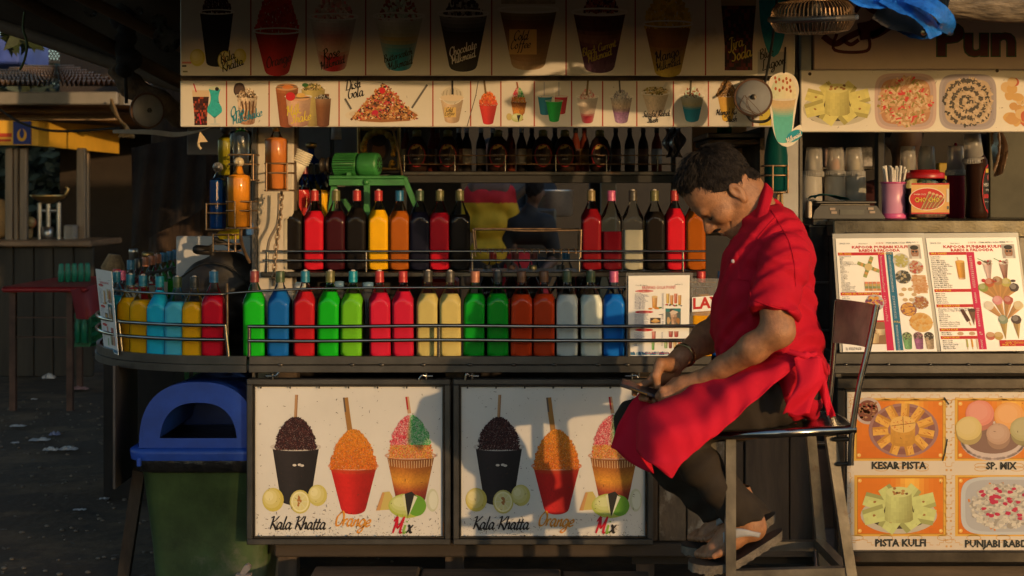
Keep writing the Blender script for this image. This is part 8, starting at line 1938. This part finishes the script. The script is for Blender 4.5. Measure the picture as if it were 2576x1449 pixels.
# apron
CP=[[(1880,935,.17),(1890,918,.1),(1900,915,0),(1918,905,-.12),(1982,893,-.235),(2026,897,-.265)],
      [(1760,962,.19),(1765,945,.12),(1780,965,0),(1800,940,-.115),(1852,962,-.225),(1907,1000,-.262)],
      [(1660,985,.15),(1662,976,.09),(1688,1000,.0),(1712,990,-.12),(1772,1030,-.225),(1815,1082,-.258)],
      [(1582,1022,.07),(1600,1008,.05),(1622,1048,-.02),(1614,1034,-.12),(1680,1072,-.232),(1744,1138,-.25)],
      [(1536,1122,.06),(1572,1152,.03),(1644,1194,-.05),(1601,1135,-.12),(1636,1166,-.225),(1689,1201,-.245)]]
cp3=[[pp(*c) for c in r] for r in CP]
rows=[catmull(r,9) for r in cp3];cols=list(zip(*rows));surf=[catmull(c,10) for c in cols]
nu_,nv_=len(surf)-1,len(surf[0])-1
def apr(a,b):
 p_=Vector(surf[min(nu_,int(round(a*nu_)))][min(nv_,int(round(b*nv_)))]);w=.003*math.sin(26*a+9*b+3*math.sin(7*b))+.0025*math.sin(44*b-26*a+2*math.sin(9*a))*(1-.7*b)
 return p_+Vector((0,-w,w*1.4))
q=MB();q.grid(apr,nu_,nv_);o=q.obj('apron',APRON,man);md=o.modifiers.new('thick','SOLIDIFY');md.thickness=.0022;md.offset=0
q=MB();q.tube(catmull([pp(2026,897,-.27),pp(2060,905,-.2),pp(2078,940,-.1),pp(2080,920,.0)],6),[.009]*18+[.008],8);q.tube(catmull([pp(1985,885,-.26),pp(2026,896,-.278),pp(2050,890,-.25)],5),.008,8);q.ball(pp(2028,897,-.275),(.013,.009,.014),10,8)
q.obj('apron_knot',APRON,man)
T1=[(2062,940,-.16),(2075,990,-.16),(2086,1030,-.17),(2090,1048,-.17)]
for pt in ([(2030,900,-.285),(2040,960,-.29),(2012,1010,-.28),(2002,1042,-.27)],T1):
 q=MB();c_=catmull([pp(*x) for x in pt],6);wd=.034 if pt is not T1 else .011;N=len(c_)-1
 q.grid(lambda a,b,c_=c_,wd=wd,N=N:Vector(c_[min(N,int(round(b*N)))])+Vector(((a-.5)*2*wd,.008*math.sin(a*5+b*7),.004*math.sin(a*9))),6,N)
 o=q.obj('apron_tie',APRON,man);md=o.modifiers.new('thick','SOLIDIFY');md.thickness=.002
# sandals
SOLE=mat('sandal_sole',(.13,.105,.075),.75,0,.35,25,.4,120);FOOTBED=mat('black_footbed',(.03,.026,.022),.6,0,.3,30);STRAP=mat('white_strap',(.3,.3,.3),.5,0,.06,40)
for d,du,dv in ((-.12,0,0),(.05,-18,-42)):
 line=catmull([pp(1968+du,1330+dv,d),pp(1905+du,1366+dv,d),pp(1842+du,1400+dv,d),pp(1790+du,1411+dv,d),pp(1731+du,1410+dv,d)],6);N=len(line)-1
 def sole(a,b,line=line,N=N,z=0.0,k=1.0):
  t=a*N;i=min(N-1,int(t));p_=Vector(line[i]).lerp(Vector(line[i+1]),t-i);w=(.04+.012*math.sin(a*4.2-1.2))*(max(0,1-(abs(a-.5)*2)**6))**.5*k
  return p_+Vector((0,w*(b-.5)*2,z))
 q=MB();nA=30
 top=[[sole(i/nA,j,z=0.0) for j in (0,.25,.5,.75,1)] for i in range(nA+1)]
 q.grid(lambda a,b:sole(a,b,z=-.001),nA,6);q.grid(lambda a,b:sole(1-a,b,z=-.024+.0015*math.sin(a*90)),nA*2,6);q.grid(lambda a,b:sole(a,0,z=-.001-.023*b-.0+(.0015*math.sin((1-a)*90) if b>.5 else 0)),nA*2,2);q.grid(lambda a,b:sole(1-a,1,z=-.001-.023*b),nA,2)
 o=q.obj('sandal',SOLE,man);q=MB();q.grid(lambda a,b:sole(a,b,z=.0012,k=.93),nA,6);q.obj('footbed',FOOTBED,o)
 q=MB();P=lambda u,v,k:pp(u+du,v+dv,d+k)
 for side in (-1,1):
  c_=catmull([P(1788,1394,.028),P(1800,1372,.02+.012*side),P(1830,1352,.042*side),P(1870,1346,.05*side),P(1912,1352,.047*side)],6);M_=len(c_)-1
  q.grid(lambda a,b,c_=c_,M_=M_,side=side:Vector(c_[min(M_,int(round(a*M_)))])+Vector((.004*(b-.5),.002*side,(.010+.02*math.sin(min(1,a*1.15)*3.0))*(b-.5)+.006)),M_,3)
 o2_=q.obj('strap',STRAP,o);md=o2_.modifiers.new('thick','SOLIDIFY');md.thickness=.004
# bracelets
GOLD=mat('brass_bangle',(.45,.3,.12),.25,.9,.1,20)
for c_,d_,r_ in ((pp(1722,893,.075),pp(1780,845,.17)-pp(1712,900,.06),.0335),(pp(1745,935,.04),Vector((1,.3,.9)),.0)):
 if not r_:continue
 d_=d_.normalized();a1=d_.orthogonal().normalized();a2=d_.cross(a1);q=MB()
 for w_ in (-.003,0,.003):q.tube([c_+d_*w_+(a1*math.cos(k*.2618)+a2*math.sin(k*.2618))*r_ for k in range(24)],.0028,6,True)
 q.obj('bracelet',GOLD,man)
c_,d_=pp(1770,951,-.117),(pp(1820,925,-.15)-wrN).normalized();a1=d_.orthogonal().normalized();a2=d_.cross(a1);q=MB()
# phone
ph=thing('phone','dark smartphone tilted in the man\'s hands above his knee','phone',tuple(pp(1615,982,-.01)))
pa,pb=pp(1568,964,-.02),pp(1668,998,-.03);d_=(pb-pa).normalized();sd=Vector((.08,.95,.1));sd=(sd-d_*sd.dot(d_)).normalized();nn=d_.cross(sd);nn=nn if nn.z>0 else-nn
M_=Matrix((( d_.x,sd.x,nn.x,(pa.x+pb.x)/2),(d_.y,sd.y,nn.y,(pa.y+pb.y)/2),(d_.z,sd.z,nn.z,(pa.z+pb.z)/2),(0,0,0,1)));Lp=(pb-pa).length/2*1.12
q=MB();q.box(-Lp,-.036,-.0045,Lp,.036,.0045,.0025,M=M_);q.obj('case',mat('phone_case',(.02,.02,.025),.35),ph)
q=MB();q.box(-Lp+.005,-.032,.0046,Lp-.005,.032,.0052,M=M_);q.obj('screen',mat('phone_glass',(.02,.02,.024),.3,0,.05,5,spec=.4),ph)
q=MB();q.box(-Lp*.55,-.0366,-.0022,Lp*.2,-.0361,.0022,M=M_);q.obj('side_band',GOLD,ph)

# ------------------------------------------------------------------ other people, further back
def figure(name,lb,Y,u,zsh,H_,parts):
 r=thing(name,lb,'person',(X(u,Y),Y,0));parts(r,X(u,Y),Y,zsh);r.scale=(1,1,1) if Y<8 else (.8,.8,1);return r
BLK=mat('black_tshirt',(.015,.014,.015),.8);YELS=mat('yellow_polo',(.68,.42,.02),.8,0,.08,12);REDS=mat('red_polo',(.55,.014,.02),.8,0,.08,12);SK2=mat('brown_skin_far',(.13,.07,.045),.6);DPT=mat('dark_trousers',(.03,.028,.03),.8)
def standing(r,x,Y,zs):
 f=Field((x-.42,Y-.2,0),(x+.42,Y+.22,zs+.36),.013)
 f.ell((x,Y,zs+.21),(.075,.095,.115),.02);f.cone((x,Y,zs+.12),(x,Y,zs),.055,.06,.03);f.cone((x-.12,Y,zs-.05),(x+.12,Y,zs-.05),.09,.09,.04)
 for s in (-1,1):f.chain([(x+.19*s,Y,zs-.09),(x+.225*s,Y+.0,zs-.36),(x+.21*s,Y-.04,zs-.62),(x+.2*s,Y-.05,zs-.72)],[.05,.043,.033,.035],.02)
 f.obj('body',SK2,r,None,1)
 g_=Field((x-.34,Y-.2,zs-.62),(x+.34,Y+.2,zs+.06),.011);g_.cone((x-.1,Y,zs-.12),(x+.1,Y,zs-.12),.115,.115,.03);g_.cone((x-.07,Y-.01,zs-.52),(x+.07,Y-.01,zs-.52),.115,.115,.05);g_.cone((x-.07,Y,zs-.3),(x+.07,Y,zs-.3),.115,.115,.05);g_.cone((x-.06,Y,zs-.01),(x+.06,Y,zs-.01),.055,.055,.04)
 for s in (-1,1):g_.cone((x+.17*s,Y,zs-.08),(x+.225*s,Y,zs-.29),.075,.07,.03)
 g_.ell((x,Y-.09,zs+.03),(.035,.05,.09),.01,op='-');g_.wobble(lambda a,b,c:.004*np.sin(40*c+20*a));o=g_.obj('polo_shirt',REDS,r,None,1)
 o.data.materials.append(YELS);zz=np.array([p_.center.z for p_ in o.data.polygons])+root_loc(o).z;o.data.polygons.foreach_set('material_index',(zz<zs-.145).astype(int).tolist())
 t=Field((x-.25,Y-.18,0),(x+.25,Y+.18,zs-.5),.014)
 for s in (-1,1):t.chain([(x+.08*s,Y,zs-.58),(x+.1*s,Y,zs-1.0),(x+.1*s,Y,.05)],[.11,.075,.06],.03)
 t.obj('trousers',DPT,r);hh=Field((x-.12,Y-.14,zs+.1),(x+.12,Y+.14,zs+.36),.012);hh.ell((x,Y+.02,zs+.235),(.083,.1,.105),.01);hh.cut((x,Y-.05,zs+.22),(0,-1,-.6));hh.obj('hair',HAIR,r)
figure('person','standing person in red and yellow polo far behind the wire rack, head hidden',YH,1231,Z(462,YH),1.7,standing)
def seated(r,x,Y,zs):
 f=Field((x-.36,Y-.35,zs-.6),(x+.36,Y+.3,zs+.34),.012)
 f.ell((x+.05,Y-.02,zs+.17),(.08,.095,.105),.02);f.cone((x+.04,Y,zs+.1),(x,Y,zs-.02),.052,.058,.03)
 for s in (-1,1):f.chain([(x+.18*s,Y,zs-.1),(x+.22*s,Y-.02,zs-.35),(x+.12*s,Y-.24,zs-.42)],[.05,.042,.032],.02)
 f.ell((x+.135,Y+.01,zs+.14),(.012,.022,.032),.008);f.obj('body',SK2,r,None,1)
 g_=Field((x-.34,Y-.22,zs-.56),(x+.34,Y+.22,zs+.07),.012);g_.cone((x-.1,Y,zs-.12),(x+.1,Y,zs-.12),.12,.12,.04);g_.cone((x-.08,Y,zs-.45),(x+.08,Y,zs-.45),.13,.13,.05);g_.cone((x,Y,zs+.0),(x+.01,Y,zs+.02),.075,.065,.04)
 for s in (-1,1):g_.cone((x+.17*s,Y,zs-.09),(x+.225*s,Y-.01,zs-.3),.075,.068,.03)
 g_.obj('black_shirt',BLK,r,None,1);a_=Field((x-.4,Y-.45,zs-.72),(x+.3,Y+.22,zs-.2),.013);a_.cone((x-.1,Y-.02,zs-.42),(x-.06,Y-.1,zs-.62),.155,.19,.05);a_.ell((x-.02,Y-.25,zs-.62),(.24,.2,.1),.05);a_.obj('red_apron',REDS,r,None,1)
 hh=Field((x-.1,Y-.16,zs+.04),(x+.18,Y+.14,zs+.34),.01);hh.ell((x+.045,Y-.03,zs+.19),(.088,.1,.105),.01);hh.cut((x,Y,zs+.12),(.5,.3,-1));hh.wobble(lambda a,b,c:.004*np.sin(90*a)*np.sin(80*c));hh.obj('hair',HAIR,r)
 q=MB();q.box(x-.2,Y-.25,0,x+.2,Y+.15,zs-.72,.02);q.obj('legs',DPT,r)
figure('person','person in black shirt and red apron seated with back turned far behind the wire rack',YH,1332,Z(534,YH),1.2,seated)
def dim(r,x,Y,zs):
 f=Field((x-.4,Y-.2,zs-.6),(x+.4,Y+.2,zs+.36),.014);f.ell((x,Y,zs+.2),(.078,.1,.115),.02);f.cone((x,Y,zs+.1),(x,Y,zs-.02),.055,.065,.03);f.ell((x-.082,Y,zs+.17),(.012,.02,.032),.01)
 f.obj('body',SK2,r,None,1);g_=Field((x-.36,Y-.2,zs-.6),(x+.36,Y+.2,zs+.06),.014);g_.cone((x-.12,Y,zs-.13),(x+.12,Y,zs-.13),.125,.125,.04);g_.cone((x-.09,Y,zs-.5),(x+.09,Y,zs-.5),.13,.13,.05)
 for s in (-1,1):g_.cone((x+.19*s,Y,zs-.1),(x+.24*s,Y,zs-.4),.075,.06,.03)
 g_.obj('shirt',mat('maroon_shirt',(.06,.012,.012),.8),r);h2=Field((x-.13,Y-.16,zs+.05),(x+.13,Y+.16,zs+.38),.013);h2.ell((x,Y+.03,zs+.225),(.095,.11,.115),.01);h2.cut((x,Y-.07,zs+.25),(0,-1,-.5));h2.obj('hair',HAIR,r);q=MB();q.box(x-.15,Y-.1,0,x+.15,Y+.1,zs-.55,.03);q.obj('legs',DPT,r)
figure('person','dim dark haired person standing inside the right stall behind the clear cups',6.6,2276,Z(448,6.6),1.6,dim)
